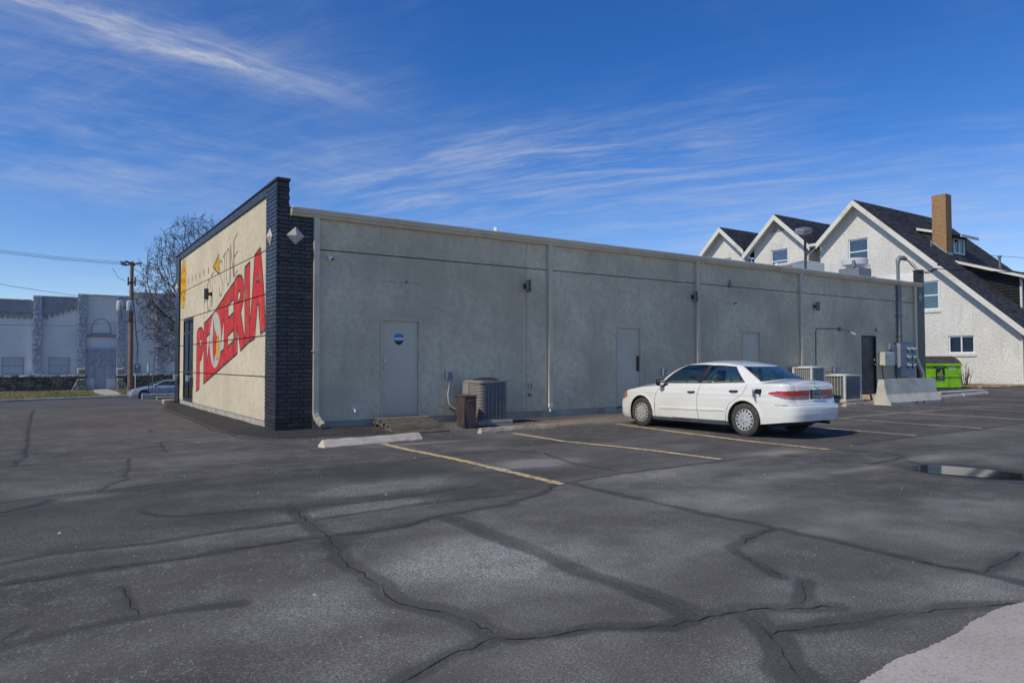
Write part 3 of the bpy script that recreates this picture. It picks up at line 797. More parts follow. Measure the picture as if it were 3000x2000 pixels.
# ------------------------------------------------------------------ the restaurant building
# outlines of the painted letters on its end wall, metres (along wall, up)
RED=[([(8.818,2.312),(8.662,2.386),(8.454,2.424),(8.197,2.437),(7.971,2.392),(7.805,2.285),(7.735,2.09),(7.761,1.84),(7.874,1.726),(8.094,1.525),(8.348,1.477),(8.373,0.651),(8.843,0.553)],[[(8.212,2.166),(8.097,2.12),(8.095,1.905),(8.246,1.853),(8.371,1.881),(8.371,2.069)]]),
([(7.701,2.541),(7.335,2.586),(7.264,0.898),(7.704,0.807)],[]),
([(7.288,2.591),(6.191,2.795),(5.074,3.094),(5.053,2.631),(5.398,1.988),(5.504,1.64),(5.028,1.724),(5.019,1.352),(6.109,1.127),(7.199,0.909),(7.241,1.35),(7.012,1.808),(6.822,2.064),(6.878,2.26),(7.228,2.185)],[]),
([(5.028,3.12),(3.986,3.371),(3.972,3.015),(4.573,2.887),(4.557,2.522),(3.963,2.622),(3.968,2.235),(4.599,2.106),(4.585,1.777),(3.962,1.913),(3.948,1.56),(4.988,1.356)],[]),
([(3.943,3.354),(3.799,3.446),(3.628,3.494),(3.357,3.503),(3.123,3.447),(2.989,3.334),(2.919,3.172),(2.93,2.955),(3.033,2.79),(3.216,2.606),(2.829,1.964),(2.804,1.797),(3.182,1.711),(3.547,2.322),(3.541,1.641),(3.899,1.57)],[[(3.542,3.046),(3.478,3.142),(3.311,3.172),(3.229,3.105),(3.244,2.979),(3.367,2.886),(3.513,2.84)]]),
([(2.827,3.629),(2.376,3.701),(2.351,2.282),(2.302,1.911),(2.741,1.808)],[]),
([(1.9,3.802),(1.435,3.901),(1.106,2.846),(0.983,2.116),(1.344,2.055),(1.547,2.708),(1.67,2.717),(1.868,1.965),(2.253,1.91),(2.296,2.264),(2.103,2.882)],[[(1.765,3.178),(1.649,3.437),(1.518,3.184)]])]
STROKES=[[(7.722,3.642),(7.75,2.707)],[(7.271,3.696),(7.271,2.795)],[(7.726,3.169),(7.277,3.269)],[(6.586,3.833),(6.605,2.95)],[(6.795,3.851),(6.44,3.928)],[(5.321,3.982),(5.366,4.092),(5.49,4.142),(5.611,4.104),(5.647,3.984),(5.599,3.837),(5.385,3.621),(5.274,3.488),(5.291,3.333),(5.406,3.203),(5.503,3.184),(5.613,3.273),(5.646,3.435)],[(5.227,4.197),(4.863,4.297)],[(5.039,4.242),(5.092,3.315)],[(4.337,3.45),(4.362,4.389),(3.98,3.546),(4.003,4.454)],[(3.96,4.456),(3.923,3.54)],[(3.96,4.456),(3.616,4.576)],[(3.943,4.035),(3.585,4.135)],[(3.923,3.557),(3.58,3.666)],[(6.993,2.873),(6.915,2.895),(6.85,2.968),(6.805,3.084),(6.785,3.228),(6.793,3.383),(6.828,3.532),(6.885,3.657),(6.959,3.742),(7.04,3.777),(7.119,3.758),(7.186,3.685),(7.232,3.569),(7.253,3.422),(7.244,3.264),(7.208,3.113),(7.149,2.988),(7.074,2.905),(6.993,2.873)],[(4.595,3.393),(4.521,3.415),(4.46,3.49),(4.417,3.61),(4.398,3.76),(4.404,3.922),(4.437,4.079),(4.49,4.21),(4.559,4.301),(4.636,4.34),(4.71,4.321),(4.773,4.247),(4.818,4.127),(4.837,3.974),(4.83,3.808),(4.797,3.649),(4.741,3.518),(4.671,3.429),(4.595,3.393)]]


def in_poly(Y, Z, poly):
    c = np.zeros(Y.shape, bool); n = len(poly)
    for i in range(n):
        (y0, z0), (y1, z1) = poly[i], poly[(i + 1) % n]
        if z0 == z1: continue
        c ^= ((z0 > Z) != (z1 > Z)) & (Y < (y1 - y0) * (Z - z0) / (z1 - z0) + y0)
    return c


def line_dist(Y, Z, pts, closed=False):
    D = np.full(Y.shape, 9.0); P = pts + [pts[0]] if closed else pts
    for (ay, az), (by, bz) in zip(P[:-1], P[1:]):
        dy, dz = by - ay, bz - az
        t = np.clip(((Y - ay) * dy + (Z - az) * dz) / (dy * dy + dz * dz + 1e-9), 0, 1)
        D = np.minimum(D, np.hypot(Y - ay - t * dy, Z - az - t * dz))
    return D


PAINT_RED, PAINT_BLACK, PAINT_YELLOW, PAINT_SPOT, PAINT_CREAM = (0.66, 0.017, 0.027), (0.030, 0.030, 0.032), (0.74, 0.42, 0.006), (0.47, 0.09, 0.012), (0.55, 0.53, 0.45)
_pr = random.Random(3)
PEPPERONI = [(11.4 + .43 * math.cos(a) * k, 4.06 + .62 * math.sin(a) * k) for a, k in [(0.3, .8), (1.2, .75), (2.1, .85), (2.9, .7), (3.8, .8), (4.7, .75), (5.6, .85), (0.9, .3), (3.0, .25), (5.0, .35), (1.6, .95), (4.2, .98)]]
SLICE = [(6.51, 4.083), (5.747, 4.352), (5.721, 3.806)]
DOTS = [(10.396, 4.089), (9.748, 4.078), (9.107, 4.075), (8.465, 4.068), (7.825, 4.082), (7.149, 4.066)]


def mural_colour(Y, Z):
    """paint on the end wall: colour and coverage for points of it"""
    C = np.zeros(Y.shape + (3,)); Acov = np.zeros(Y.shape)
    def put(m, c): C[m] = c; Acov[m] = 1.0
    black = np.zeros(Y.shape, bool); red = np.zeros(Y.shape, bool)
    for poly, holes in RED:
        ys, zs = [p[0] for p in poly], [p[1] for p in poly]
        box = (Y > min(ys) - .15) & (Y < max(ys) + .15) & (Z > min(zs) - .15) & (Z < max(zs) + .15)
        if not box.any(): continue
        y, z = Y[box], Z[box]; ins = in_poly(y, z, poly); d = line_dist(y, z, poly, True)
        for h in holes:
            hi = in_poly(y, z, h); d = np.minimum(d, line_dist(y, z, h, True)); ins = ins & ~hi
        bl = (~ins & (d < 0.052)) | (ins & (d < 0.012)); black[box] |= bl; red[box] |= ins & ~bl
    put(black & ~red, PAINT_BLACK); put(red, PAINT_RED)
    e = ((Y - 6.13) / .745) ** 2 + ((Z - 2.03) / .765) ** 2
    put(e < 1, PAINT_CREAM)
    drop = [(6.42, 2.62), (6.28, 2.34), (6.02, 2.18), (5.86, 2.02), (5.92, 1.80), (6.12, 1.62), (6.28, 1.42), (6.40, 1.72), (6.46, 2.05), (6.38, 2.30)]
    ins = in_poly(Y, Z, drop); d = line_dist(Y, Z, drop, True); put((d < .022), PAINT_BLACK); put(ins & (d > .015), PAINT_RED)
    e = ((Y - 5.80) / .20) ** 2 + ((Z - 1.80) / .30) ** 2; put(e < 1.2, PAINT_BLACK); put(e < 1.0, PAINT_YELLOW)
    for s in STROKES:
        put(line_dist(Y, Z, s) < 0.021, PAINT_BLACK)
    e = np.sqrt(((Y - 11.40) / .59) ** 2 + ((Z - 4.06) / .83) ** 2)
    put(e < 1.0, PAINT_BLACK); put(e < 0.965, PAINT_YELLOW)
    for (py, pz) in PEPPERONI: put(((Y - py) / .085) ** 2 + ((Z - pz) / .085) ** 2 < 1, PAINT_SPOT)
    ins = in_poly(Y, Z, SLICE); d = line_dist(Y, Z, SLICE, True)
    put(d < 0.025, PAINT_BLACK); put(ins & (d > 0.02), PAINT_YELLOW)
    for py, pz in ((6.05, 4.15), (5.85, 4.0), (5.9, 4.2), (6.2, 4.05)): put(ins & (((Y - py) / .05) ** 2 + ((Z - pz) / .06) ** 2 < 1), PAINT_SPOT)
    for (py, pz) in DOTS: put(((Y - py) / .055) ** 2 + ((Z - pz) / .11) ** 2 < 1, (0.36, 0.03, 0.03))
    return C, Acov


bld = thing('restaurant_building', 'long low beige stucco building with black brick corner piers and painted end wall', 'building', (0, 0, 0))
W_X, L_Y = 26.45, 12.70

# core, foundation and roof
mb = MB(); mb.box(0.085, 0.10, -1.6, 26.37, 12.62, 4.45); part(mb, 'wall_core', 'stucco_dark', bld)
mb = MB(); mb.box(0.762, 0.052, -0.35, 25.74, 0.099, 0.150); mb.box(0.058, 0.81, -0.6, 0.084, 11.92, 0.145)
part(mb, 'foundation', 'concrete', bld)
mb = MB(); mb.box(0.28, -0.015, 4.583, 26.17, 0.9, 4.60); mb.box(0.28, 0.9, 4.46, 26.17, 12.4, 4.48); part(mb, 'roof', 'roof_white', bld)
mb = MB(); mb.box(0.085, 0.811, 4.46, 0.275, 11.92, 5.12); part(mb, 'parapet', 'roof_white', bld)
mb = MB(); mb.box(26.18, 0.3, 4.46, 26.40, 12.4, 5.10); part(mb, 'parapet', 'roof_white', bld)
mb = MB(); mb.cbox(0.012, 0.806, 4.952, 0.30, 11.935, 5.135, 0.006); part(mb, 'fascia_band', 'black_trim', bld)
mb = MB()
for a, b in ((0.80, 3.0), (3.005, 6.1), (6.105, 9.1), (9.105, 12.72)): mb.cbox(-0.012, a, 5.137, 0.30, b, 5.178, 0.008)
part(mb, 'coping', 'black_trim', bld)

# end wall: panels with the mural painted across them
YJ = [0.806, 1.93, 3.18, 4.44, 5.70, 6.96, 8.21, 9.45, 11.26, 11.92]; ZJ = [0.15, 1.09, 1.97, 2.86, 3.80, 4.95]
for i in range(len(YJ) - 1):
    for j in range(len(ZJ) - 1):
        if i == 7 and j < 3: continue
        y0, y1 = YJ[i] + 0.0035, YJ[i + 1] - 0.0035; z0, z1 = ZJ[j] + 0.011, ZJ[j + 1] - 0.011
        if j == 0: z0 = ZJ[j]
        if j == len(ZJ) - 2: z1 = ZJ[-1]
        ny, nz = max(2, int((y1 - y0) / 0.016)), max(2, int((z1 - z0) / 0.016))
        ys, zs = np.linspace(y1, y0, ny), np.linspace(z0, z1, nz)
        YY, ZZ = np.meshgrid(ys, zs); C, Acov = mural_colour(YY, ZZ)
        # returns at the joints: repeat the border, pushed back
        Yp, Zp = np.pad(YY, 1, 'edge'), np.pad(ZZ, 1, 'edge'); Cp = np.pad(C, ((1, 1), (1, 1), (0, 0)), 'edge'); Ap = np.pad(Acov, 1, 'edge')
        Xp = np.full(Yp.shape, 0.05); Xp[0] = Xp[-1] = 0.072; Xp[:, 0] = Xp[:, -1] = 0.072
        me = np_mesh('wall_panel', np.stack([Xp.ravel(), Yp.ravel(), Zp.ravel()], 1), grid_faces(*Yp.shape), 'stucco_mural')
        at = me.color_attributes.new('mural', 'FLOAT_COLOR', 'POINT')
        at.data.foreach_set('color', np.concatenate([Cp.reshape(-1, 3), Ap.reshape(-1, 1)], 1).astype(np.float32).ravel())
        part(me, 'wall_panel', None, bld)

# tall narrow window in the end wall
win = MB(); y0, y1, z0, z1 = 9.47, 11.24, 0.165, 2.85
for a, b in ((y0, y0 + .06), (y1 - .06, y1), (10.30, 10.37)): win.box(0.045, a, z0, 0.083, b, z1)
for a, b in ((z0, z0 + .09), (z1 - .07, z1), (2.34, 2.40), (1.08, 1.14)): win.box(0.047, y0 + .0605, a, 0.083, y1 - .0605, b)
wf = part(win, 'window_frame', 'dark_metal', bld)
for a, b in ((y0 + .06, 10.30), (10.37, y1 - .06)):
    for c, d in ((z0 + .09, 1.08), (1.14, 2.34), (2.40, z1 - .07)):
        part(MB().box(0.066, a, c, 0.069, b, d), 'window_pane', 'dark_glass', wf)

# long wall: panels round the doors, joints between them
DOORS = [(2.29, 3.27, 0.185, 2.37), (9.28, 10.24, 0.15, 2.38), (14.70, 15.66, 0.17, 2.38), (21.68, 22.68, 0.19, 2.38)]
XJ = [0.757, 6.235, 12.40, 18.60, 25.745]
for i in range(4):
    x0, x1 = XJ[i] + 0.006, XJ[i + 1] - 0.006
    part(MB().prism([(x0, 3.786), (x1, 3.786), (x1, 4.50), (x0, 4.50)], 1, 0.03, 0.098), 'wall_panel', 'stucco', bld)
    poly = [(x0, 3.762), (x0, 0.155)]
    for (a, b, zb, zt) in DOORS:
        if x0 < a < x1: poly += [(a, 0.155), (a, zt), (b, zt), (b, 0.155)]
    poly += [(x1, 0.155), (x1, 3.762)]
    part(MB().prism(poly, 1, 0.03, 0.098), 'wall_panel', 'stucco', bld)


def service_door(a, b, zb, zt, mat, fmat, kick=True):
    fr = MB(); w = 0.045
    fr.box(a + .001, 0.012, zb, a + w, 0.097, zt - .001); fr.box(b - w, 0.012, zb, b - .001, 0.097, zt - .001); fr.box(a + w, 0.012, zt - w, b - w, 0.097, zt - .001)
    f = part(fr, 'door_frame', fmat, bld)
    part(MB().box(a + .001, 0.02, zb - .03, b - .001, 0.097, zb), 'threshold', 'dark_metal', bld)
    leaf = MB(); leaf.cbox(a + w + .004, 0.068, zb + .012, b - w - .004, 0.096, zt - w - .004, 0.004)
    d = part(leaf, 'door', mat, bld)
    return d, f


d1, f1 = service_door(*DOORS[0], 'door_paint', 'door_frame')
part(MB().lathe([(0, 0.006), (.022, 0.006), (.027, .012), (.027, .04), (0, .04)], 16, (2.385, 0, 1.44), 1), 'lock', 'steel', d1, 40)
h = MB().lathe([(0, 0.004), (.028, 0.004), (.030, .014), (.030, .04), (0, .04)], 16, (2.385, 0, 1.27), 1); h.cbox(2.375, -0.045, 1.258, 2.50, -0.028, 1.282, 0.006); h.tube([(2.385, .01, 1.27), (2.385, -.037, 1.27)], 0.012, 8)
part(h, 'handle', 'steel', d1, 40)
for z in (2.12, 1.25, 0.40):
    part(MB().tube([(3.222, 0.024, z - .055), (3.222, 0.024, z + .055)], 0.011, 8), 'hinge', 'door_frame', d1, 40)
d2, f2 = service_door(*DOORS[1], 'door_paint', 'door_frame'); part(MB().box(10.07, 0.028, 1.13, 10.17, 0.039, 1.56), 'push_plate', 'wood_dark', d2)
d3, f3 = service_door(*DOORS[2], 'door_paint', 'door_frame'); part(MB().tube([(14.79, 0.035, 1.2), (14.79, -.02, 1.2)], 0.026, 12), 'handle', 'steel', d3, 40)
d4, f4 = service_door(*DOORS[3], 'door_black', 'door_black')
part(MB().lathe([(0, -.01), (.04, -.008), (.045, .02), (.045, .04), (0, .04)], 16, (22.55, 0, 1.46), 1), 'lock', 'steel', d4, 40)
part(MB().lathe([(0, -.04), (.03, -.038), (.034, -.01), (.016, .0), (.016, .04), (0, .04)], 16, (22.55, 0, 1.28), 1), 'handle', 'steel', d4, 40)

for d_ in (d1, d2, d3, d4):
    for c_ in d_.children: c_.location.y += 0.028 if not c_.name.startswith('hinge') else 0.0

# gutter and downspouts
prof = [(0.029, 4.415), (-0.045, 4.415), (-0.062, 4.43), (-0.075, 4.465), (-0.108, 4.495), (-0.112, 4.53), (-0.128, 4.545), (-0.128, 4.572), (-0.110, 4.572), (-0.10, 4.556), (-0.02, 4.55), (0.029, 4.58)]
part(MB().prism(prof, 0, 0.285, 26.14), 'gutter', 'gutter_beige', bld)
part(MB().prism([(-.126, 4.5735), (-.098, 4.5735), (-.02, 4.612), (-.05, 4.612), (-.126, 4.592)], 0, 0.30, 26.13), 'drip_edge', 'roof_white', bld)


def rect_pipe(path, w, d):
    """rectangular pipe with folded corners: w across the path sideways (x), d front to back"""
    mb = MB(); P = [Vector(p) for p in path]; ring = []
    for i, p in enumerate(P):
        t = (P[min(i + 1, len(P) - 1)] - P[max(i - 1, 0)]).normalized(); side = Vector((1, 0, 0)) if abs(t.x) < 0.7 else Vector((0, 0, 1))
        nrm = t.cross(side).normalized(); side = nrm.cross(t).normalized()
        c = 0.014
        prf = [(-w / 2, -d / 2 + c), (-w / 2 + c, -d / 2), (-.012, -d / 2), (-.006, -d / 2 + .006), (.006, -d / 2 + .006), (.012, -d / 2), (w / 2 - c, -d / 2), (w / 2, -d / 2 + c), (w / 2, d / 2), (-w / 2, d / 2)]
        ring.append([tuple(p + side * a + nrm * b) for a, b in prf])
    n = 10
    mb.v = [q for r_ in ring for q in r_]
    for i in range(len(P) - 1):
        for k in range(n): mb.f.append((i * n + k, i * n + (k + 1) % n, (i + 1) * n + (k + 1) % n, (i + 1) * n + k))
    mb.f.append(tuple(range(n - 1, -1, -1))); mb.f.append(tuple(range((len(P) - 1) * n, len(P) * n)))
    return mb


def strap(x, z, parent):
    part(MB().box(x - .085, -0.068, z, x + .085, 0.029, z + .022), 'strap', 'gutter_beige', parent)


DS = []
p = part(rect_pipe([(0.822, -0.018, 4.42), (0.822, -0.018, 0.42), (0.822, -0.022, 0.34), (0.835, -0.05, 0.25), (0.87, -0.12, 0.16), (0.91, -0.19, 0.10)], 0.115, 0.085), 'downspout', 'gutter_beige', bld); DS.append(p); strap(.822, 1.62, p)
p = part(rect_pipe([(6.95, -0.018, 4.42), (6.95, -0.018, 0.30)], 0.125, 0.085), 'downspout', 'gutter_beige', bld); strap(6.95, 1.45, p)
part(MB().cbox(6.88, -.065, .23, 7.02, .028, .33, .012), 'adapter', 'white_plastic', p); part(MB().tube([(6.94, -.02, .23), (6.94, -.02, .13)], .032, 10), 'drain_stub', 'white_plastic', p, 40)
p = part(rect_pipe([(12.56, -0.018, 4.42), (12.56, -0.018, 0.10)], 0.13, 0.085), 'downspout', 'gutter_beige', bld); strap(12.56, 1.6, p)
p = part(rect_pipe([(17.82, -0.018, 4.42), (17.83, -0.02, 2.6), (17.86, -0.024, 1.9), (17.83, -0.02, 1.3), (17.83, -0.018, 0.10)], 0.14, 0.085), 'downspout', 'gutter_beige', bld); strap(17.83, 1.6, p)
p = part(rect_pipe([(25.63, -0.018, 4.42), (25.63, -0.018, 1.75), (25.65, -0.03, 1.5), (25.78, -0.07, 1.2), (25.98, -.10, .9), (25.98, -.10, .35)], 0.15, 0.085), 'downspout', 'gutter_beige', bld); strap(25.63, 3.0, p)

# brick corner piers
COURSE, JOINT = 0.0847, 0.013
_bm = {}


def brick_mesh(lx, ly, hz):
    """one brick, origin at its lower corner"""
    key = (round(lx, 3), round(ly, 3), round(hz, 3))
    if key not in _bm: _bm[key] = MB().cbox(0, 0, 0, lx, ly, hz, 0.005).mesh('brick', 'black_brick')
    return _bm[key]


def pier_bricks(fx0, fx1, split, fy1, zt, flip=False):
    """brick boxes of an L-faced pier: the long-wall face runs fx0..fx1 at y = 0, the end-wall face 0..fy1 at x = fx0"""
    out = []; n = int(zt / COURSE) + 1
    for c in range(-1, n):
        z = c * COURSE; h = COURSE - JOINT
        lim = fx1 if z < 4.55 else split
        if z + h > zt: continue
        if c % 2 == 0: xs, ys = [0.0, 0.07, 0.325, 0.585, 2], [0.0, 0.255, 0.51, 0.765, 2]
        else: xs, ys = [0.0, 0.248, 0.508, 2], [0.0, 0.10, 0.38, 0.64, 2]
        for k in range(len(xs) - 1):
            a, b = fx0 + xs[k], min(fx0 + xs[k + 1], lim)
            if b - a < 0.03: continue
            first_depth = (0.255 if c % 2 == 0 else 0.10) if k == 0 else 0.095
            out.append((a, 0.0, z, b - (JOINT if b < lim - 1e-6 else 0) - a, first_depth - JOINT, h, 0))
        for k in range(1, len(ys) - 1):
            a, b = ys[k], min(ys[k + 1], fy1)
            if b - a < 0.03: continue
            out.append((fx0, a, z, 0.09, b - (JOINT if b < fy1 - 1e-6 else 0) - a, h, 1))
    return out


pier = part(MB().box(0.013, 0.013, -0.3, 0.742, 0.798, 4.575).box(0.013, 0.013, 4.575, 0.257, 0.798, 5.12), 'brick_pier', 'black_mortar', bld)
bricks = pier_bricks(0.0, 0.755, 0.27, 0.803, 5.12)
order = sorted(range(len(bricks)), key=lambda i: -((bricks[i][3] if bricks[i][6] == 0 else bricks[i][4] * 0.62) * bricks[i][5]))
keep = set(order[:300]); rest = MB()
for i, (x, y, z, lx, ly, hz, s) in enumerate(bricks):
    jx_, jy_ = rnd.uniform(-.0025, .002), rnd.uniform(-.003, .002)
    if i in keep:
        o = bpy.data.objects.new('brick', brick_mesh(lx, ly, hz)); COL.objects.link(o); o.parent = pier
        o.location = (x + (jx_ if s else 0), y + (0 if s else jy_), z)
    else: rest.cbox(x, y, z, x + lx, y + ly, z + hz, 0.005)
o = part(rest, 'brickwork', 'black_brick', pier); o['kind'] = 'stuff'
part(MB().cbox(-.012, -.012, 5.122, 0.285, 0.797, 5.185, 0.012), 'pier_cap', 'black_trim', bld)


def joined_pier(bl, core, tf):
    c = part(core, 'brick_pier', 'black_mortar', bld); m = MB()
    for (x, y, z, lx, ly, hz, s) in bl:
        (a, b, c0), (d, e, f) = tf(x, y, z), tf(x + lx, y + ly, z + hz); m.cbox(a, b, c0, d, e, f, 0.005)
    o = part(m, 'brickwork', 'black_brick', c); o['kind'] = 'stuff'


joined_pier(pier_bricks(0.0, 0.70, 0.27, 0.30, 5.12), MB().box(25.757, 0.007, -0.3, 26.443, 0.30, 4.575).box(26.187, 0.007, 4.575, 26.443, 0.30, 5.12), lambda x, y, z: (26.45 - x, y, z))
part(MB().cbox(26.16, -.012, 5.122, 26.46, 0.32, 5.185, 0.012), 'pier_cap', 'black_trim', bld)
joined_pier(pier_bricks(0.0, 0.4, 0.27, 0.77, 5.12), MB().box(0.007, 11.937, -0.5, 0.4, 12.693, 5.12), lambda x, y, z: (x, 12.70 - y, z))


def diamond(c, axis, r, mat='diamond_beige'):
    x, y, z = c; t = 0.075
    if axis == 1: P = [(x - r, y, z), (x, y, z - r), (x + r, y, z), (x, y, z + r), (x, y - t, z)]
    else: P = [(x, y + r, z), (x, y, z - r), (x, y - r, z), (x, y, z + r), (x - t, y, z)]
    part(MB().add(P, [(0, 1, 4), (1, 2, 4), (2, 3, 4), (3, 0, 4), (3, 2, 1, 0)]), 'diamond_ornament', mat, bld)


diamond((0.385, -0.006, 4.01), 1, 0.185); diamond((-0.006, 0.46, 4.015), 0, 0.185)
diamond((26.10, -0.006, 4.03), 1, 0.185); diamond((-0.006, 12.32, 4.01), 0, 0.185)
# number on the wall above the black door: a raised metal 7
m = MB(); m.box(22.585, 0.018, 3.185, 22.76, 0.029, 3.222); m.prism([(22.73, 3.185), (22.77, 3.215), (22.665, 2.86), (22.625, 2.86)], 1, 0.018, 0.029)
part(m, 'house_number', 'roof_white', bld)

# ------------------------------------------------------------------ fittings on the restaurant
def wall_lamp(p, n, label):
    """up-and-down cylinder lamp held off a wall at p with outward normal n"""
    x, y, z = p; nx, ny = n
    t = thing('wall_lamp', label, 'wall lamp', p, 'cylinder lamps on the restaurant walls')
    c = (x + nx * .15, y + ny * .15, z)
    part(MB().lathe([(.05, -.15), (.062, -.15), (.062, .15), (.05, .15), (.05, .10), (0, .10)], 20, c), 'shade', 'lamp_bronze', t, 40)
    part(MB().lathe([(0, -.10), (.05, -.10), (.05, -.15)], 20, c), 'reflector', 'dark_metal', t, 40)
    w = .05
    if abs(ny) > .5: part(MB().cbox(x - w, y, z - .06, x + w, y + ny * .03, z + .06, .006).box(x - .03, y + ny * .03, z - .04, x + .03, y + ny * .10, z + .04), 'bracket', 'dark_metal', t)
    else: part(MB().cbox(x, y - w, z - .06, x + nx * .03, y + w, z + .06, .006).box(x + nx * .03, y - .03, z - .04, x + nx * .10, y + .03, z + .04), 'bracket', 'dark_metal', t)
    return t


wall_lamp((6.20, 0.03, 3.31), (0, -1), 'dark cylinder lamp beside the second downspout, nearest of three on the long shaded wall')
wall_lamp((12.37, 0.03, 3.35), (0, -1), 'dark cylinder lamp touching the third downspout, middle one on the long wall')
wall_lamp((18.66, 0.03, 3.33), (0, -1), 'dark cylinder lamp right of the fourth downspout, farthest on the long wall')
wall_lamp((0.05, 6.62, 3.33), (-1, 0), 'dark cylinder lamp on the painted end wall among the thin black letters')


def dome_camera(x, z, r, label):
    t = thing('security_camera', label, 'camera', (x, .03, z), 'dome cameras on the long wall')
    b = MB(); b.lathe([(0, .0), (r, .0), (r * 1.02, -.02), (r * .9, -.055), (r * .55, -.08), (0, -.09)], 20, (x, 0.03, z), 1); part(b, 'housing', 'white_plastic', t, 50)
    b = MB(); b.lathe([(0, -.045), (r * .34, -.043), (r * .42, -.02), (r * .42, 0)], 14, (x + r * .45, -0.035, z - r * .3), 1); part(b, 'lens', 'black_plastic', t, 50)


dome_camera(1.13, 3.60, .062, 'white dome camera near the first downspout by the brick pier')
dome_camera(23.76, 3.66, .055, 'small white dome camera left of the conduit pair at the far end')

t = thing('junction_box', 'small grey conduit box with a stub pipe astride the wall groove', 'electrical box', (14.1, .03, 3.74))
part(MB().cbox(14.05, -.03, 3.74, 14.17, .029, 3.88, .008), 'box', 'galvanised', t); part(MB().tube([(14.11, -.005, 3.88), (14.11, -.005, 3.97)], .018, 8), 'pipe', 'galvanised', t, 40)
t = thing('hose_bib', 'little tap stub on the wall above the second unused bracket hole', 'wall tap', (14.34, .03, 3.24)); part(MB().tube([(14.34, .029, 3.24), (14.34, -.02, 3.24), (14.38, -.03, 3.27)], .022, 8), 'spout', 'galvanised', t, 40)
t = thing('hook', 'tiny metal hook on the blank wall high above the near door', 'hook', (2.89, .03, 3.2)); part(MB().tube([(2.89, .029, 3.2), (2.89, -.03, 3.2), (2.89, -.035, 3.23)], .012, 8), 'arm', 'dark_metal', t, 40)
part(MB().box(2.33, .0265, 3.188, 3.29, .0295, 3.194), 'scar_line', 'stucco_dark', bld)
t = thing('pipe_stub', 'short white plastic drain stub low on the wall near the pier', 'pipe', (1.68, .03, .36)); part(MB().tube([(1.68, .029, .385), (1.68, -.03, .38), (1.68, -.045, .33)], .024, 10), 'pipe', 'white_plastic', t, 40); part(MB().lathe([(.012, -.024), (.05, -.024), (.05, -.012), (.012, -.012)], 14, (1.68, .04, .385), 1), 'flange', 'white_plastic', t, 40)
t = thing('outlet_box', 'grey weatherproof switch box on the wall left of the beige air conditioner', 'electrical box', (3.99, .03, 1.09))
part(MB().cbox(3.905, -.045, .985, 4.075, .029, 1.19, .012), 'box', 'panel_grey', t); part(MB().cbox(3.925, -.062, 1.06, 4.055, -.046, 1.14, .006), 'cover', 'galvanised', t)
part(MB().tube([(4.0, -.01, .985), (3.99, -.015, .85), (3.955, -.02, .65), (3.96, -.04, .45), (4.05, -.08, .33), (4.22, -.12, .27)], .016, 8), 'cable', 'box_beige', t, 50)
t = thing('meter_box', 'small grey box low on the wall just right of a vertical joint', 'electrical box', (6.33, .03, .8)); part(MB().cbox(6.28, -.03, .725, 6.385, .029, .87, .01), 'box', 'panel_grey', t)
t = thing('hose_bib', 'brass garden tap low on the wall under the small grey box', 'wall tap', (6.3, .03, .56)); part(MB().tube([(6.3, .029, .57), (6.3, -.05, .57), (6.31, -.07, .53)], .02, 8), 'spout', 'dark_metal', t, 40); part(MB().lathe([(0, -.012), (.035, -.01), (.035, 0), (0, .004)], 10, (6.3, -.03, .6)), 'wheel', 'dark_metal', t)
t = thing('outlet_box', 'grey switch box on the wall hidden partly behind the white car windscreen', 'electrical box', (11.1, .03, 1.05)); part(MB().cbox(11.02, -.07, .98, 11.16, .029, 1.2, .012), 'box', 'panel_grey', t)
t = thing('conduit', 'thin dark conduit bent across the wall to a small twin spotlight', 'conduit', (18.7, .03, 1.0))
part(MB().tube([(18.70, .012, .9), (18.72, .012, 2.3), (18.73, .012, 2.47), (18.77, .012, 2.54), (18.86, .012, 2.56), (20.15, .012, 2.58)], .013, 8), 'pipe', 'dark_metal', t, 50)
part(MB().cbox(20.13, -.06, 2.50, 20.26, .029, 2.64, .01), 'box', 'galvanised', t); part(MB().tube([(20.25, -.05, 2.57), (20.42, -.16, 2.50), (20.55, -.24, 2.43)], .012, 6), 'arm', 'dark_metal', t); part(MB().tube([(20.52, -.22, 2.45), (20.66, -.31, 2.38)], [.02, .035], 10), 'spotlight', 'white_plastic', t, 40)
t = thing('wall_vent', 'round vent cap on the wall right of the grey air conditioners', 'vent', (20.9, .03, 1.25)); part(MB().lathe([(0, -.03), (.03, -.03), (.035, -.01), (.075, -.008), (.08, .0)], 18, (20.9, .029, 1.25), 1), 'cap', 'box_beige', t, 40)
t = thing('outlet_box', 'grey disconnect box on the wall above the lower grey air conditioner', 'electrical box', (19.8, .03, 1.1)); part(MB().cbox(19.70, -.07, .99, 19.90, .029, 1.20, .012), 'box', 'panel_grey', t); part(MB().tube([(19.70, -.02, 1.03), (19.2, -.02, 1.03)], .012, 6), 'conduit', 'dark_metal', t)
t = thing('door_bell', 'small grey plate on the wall above the black door', 'bell', (22.7, .03, 2.6)); part(MB().cbox(22.64, .0, 2.53, 22.74, .029, 2.66, .008), 'plate', 'panel_grey', t); part(MB().cbox(22.67, -.01, 2.60, 22.72, -.001, 2.645, .004), 'button', 'black_plastic', t)

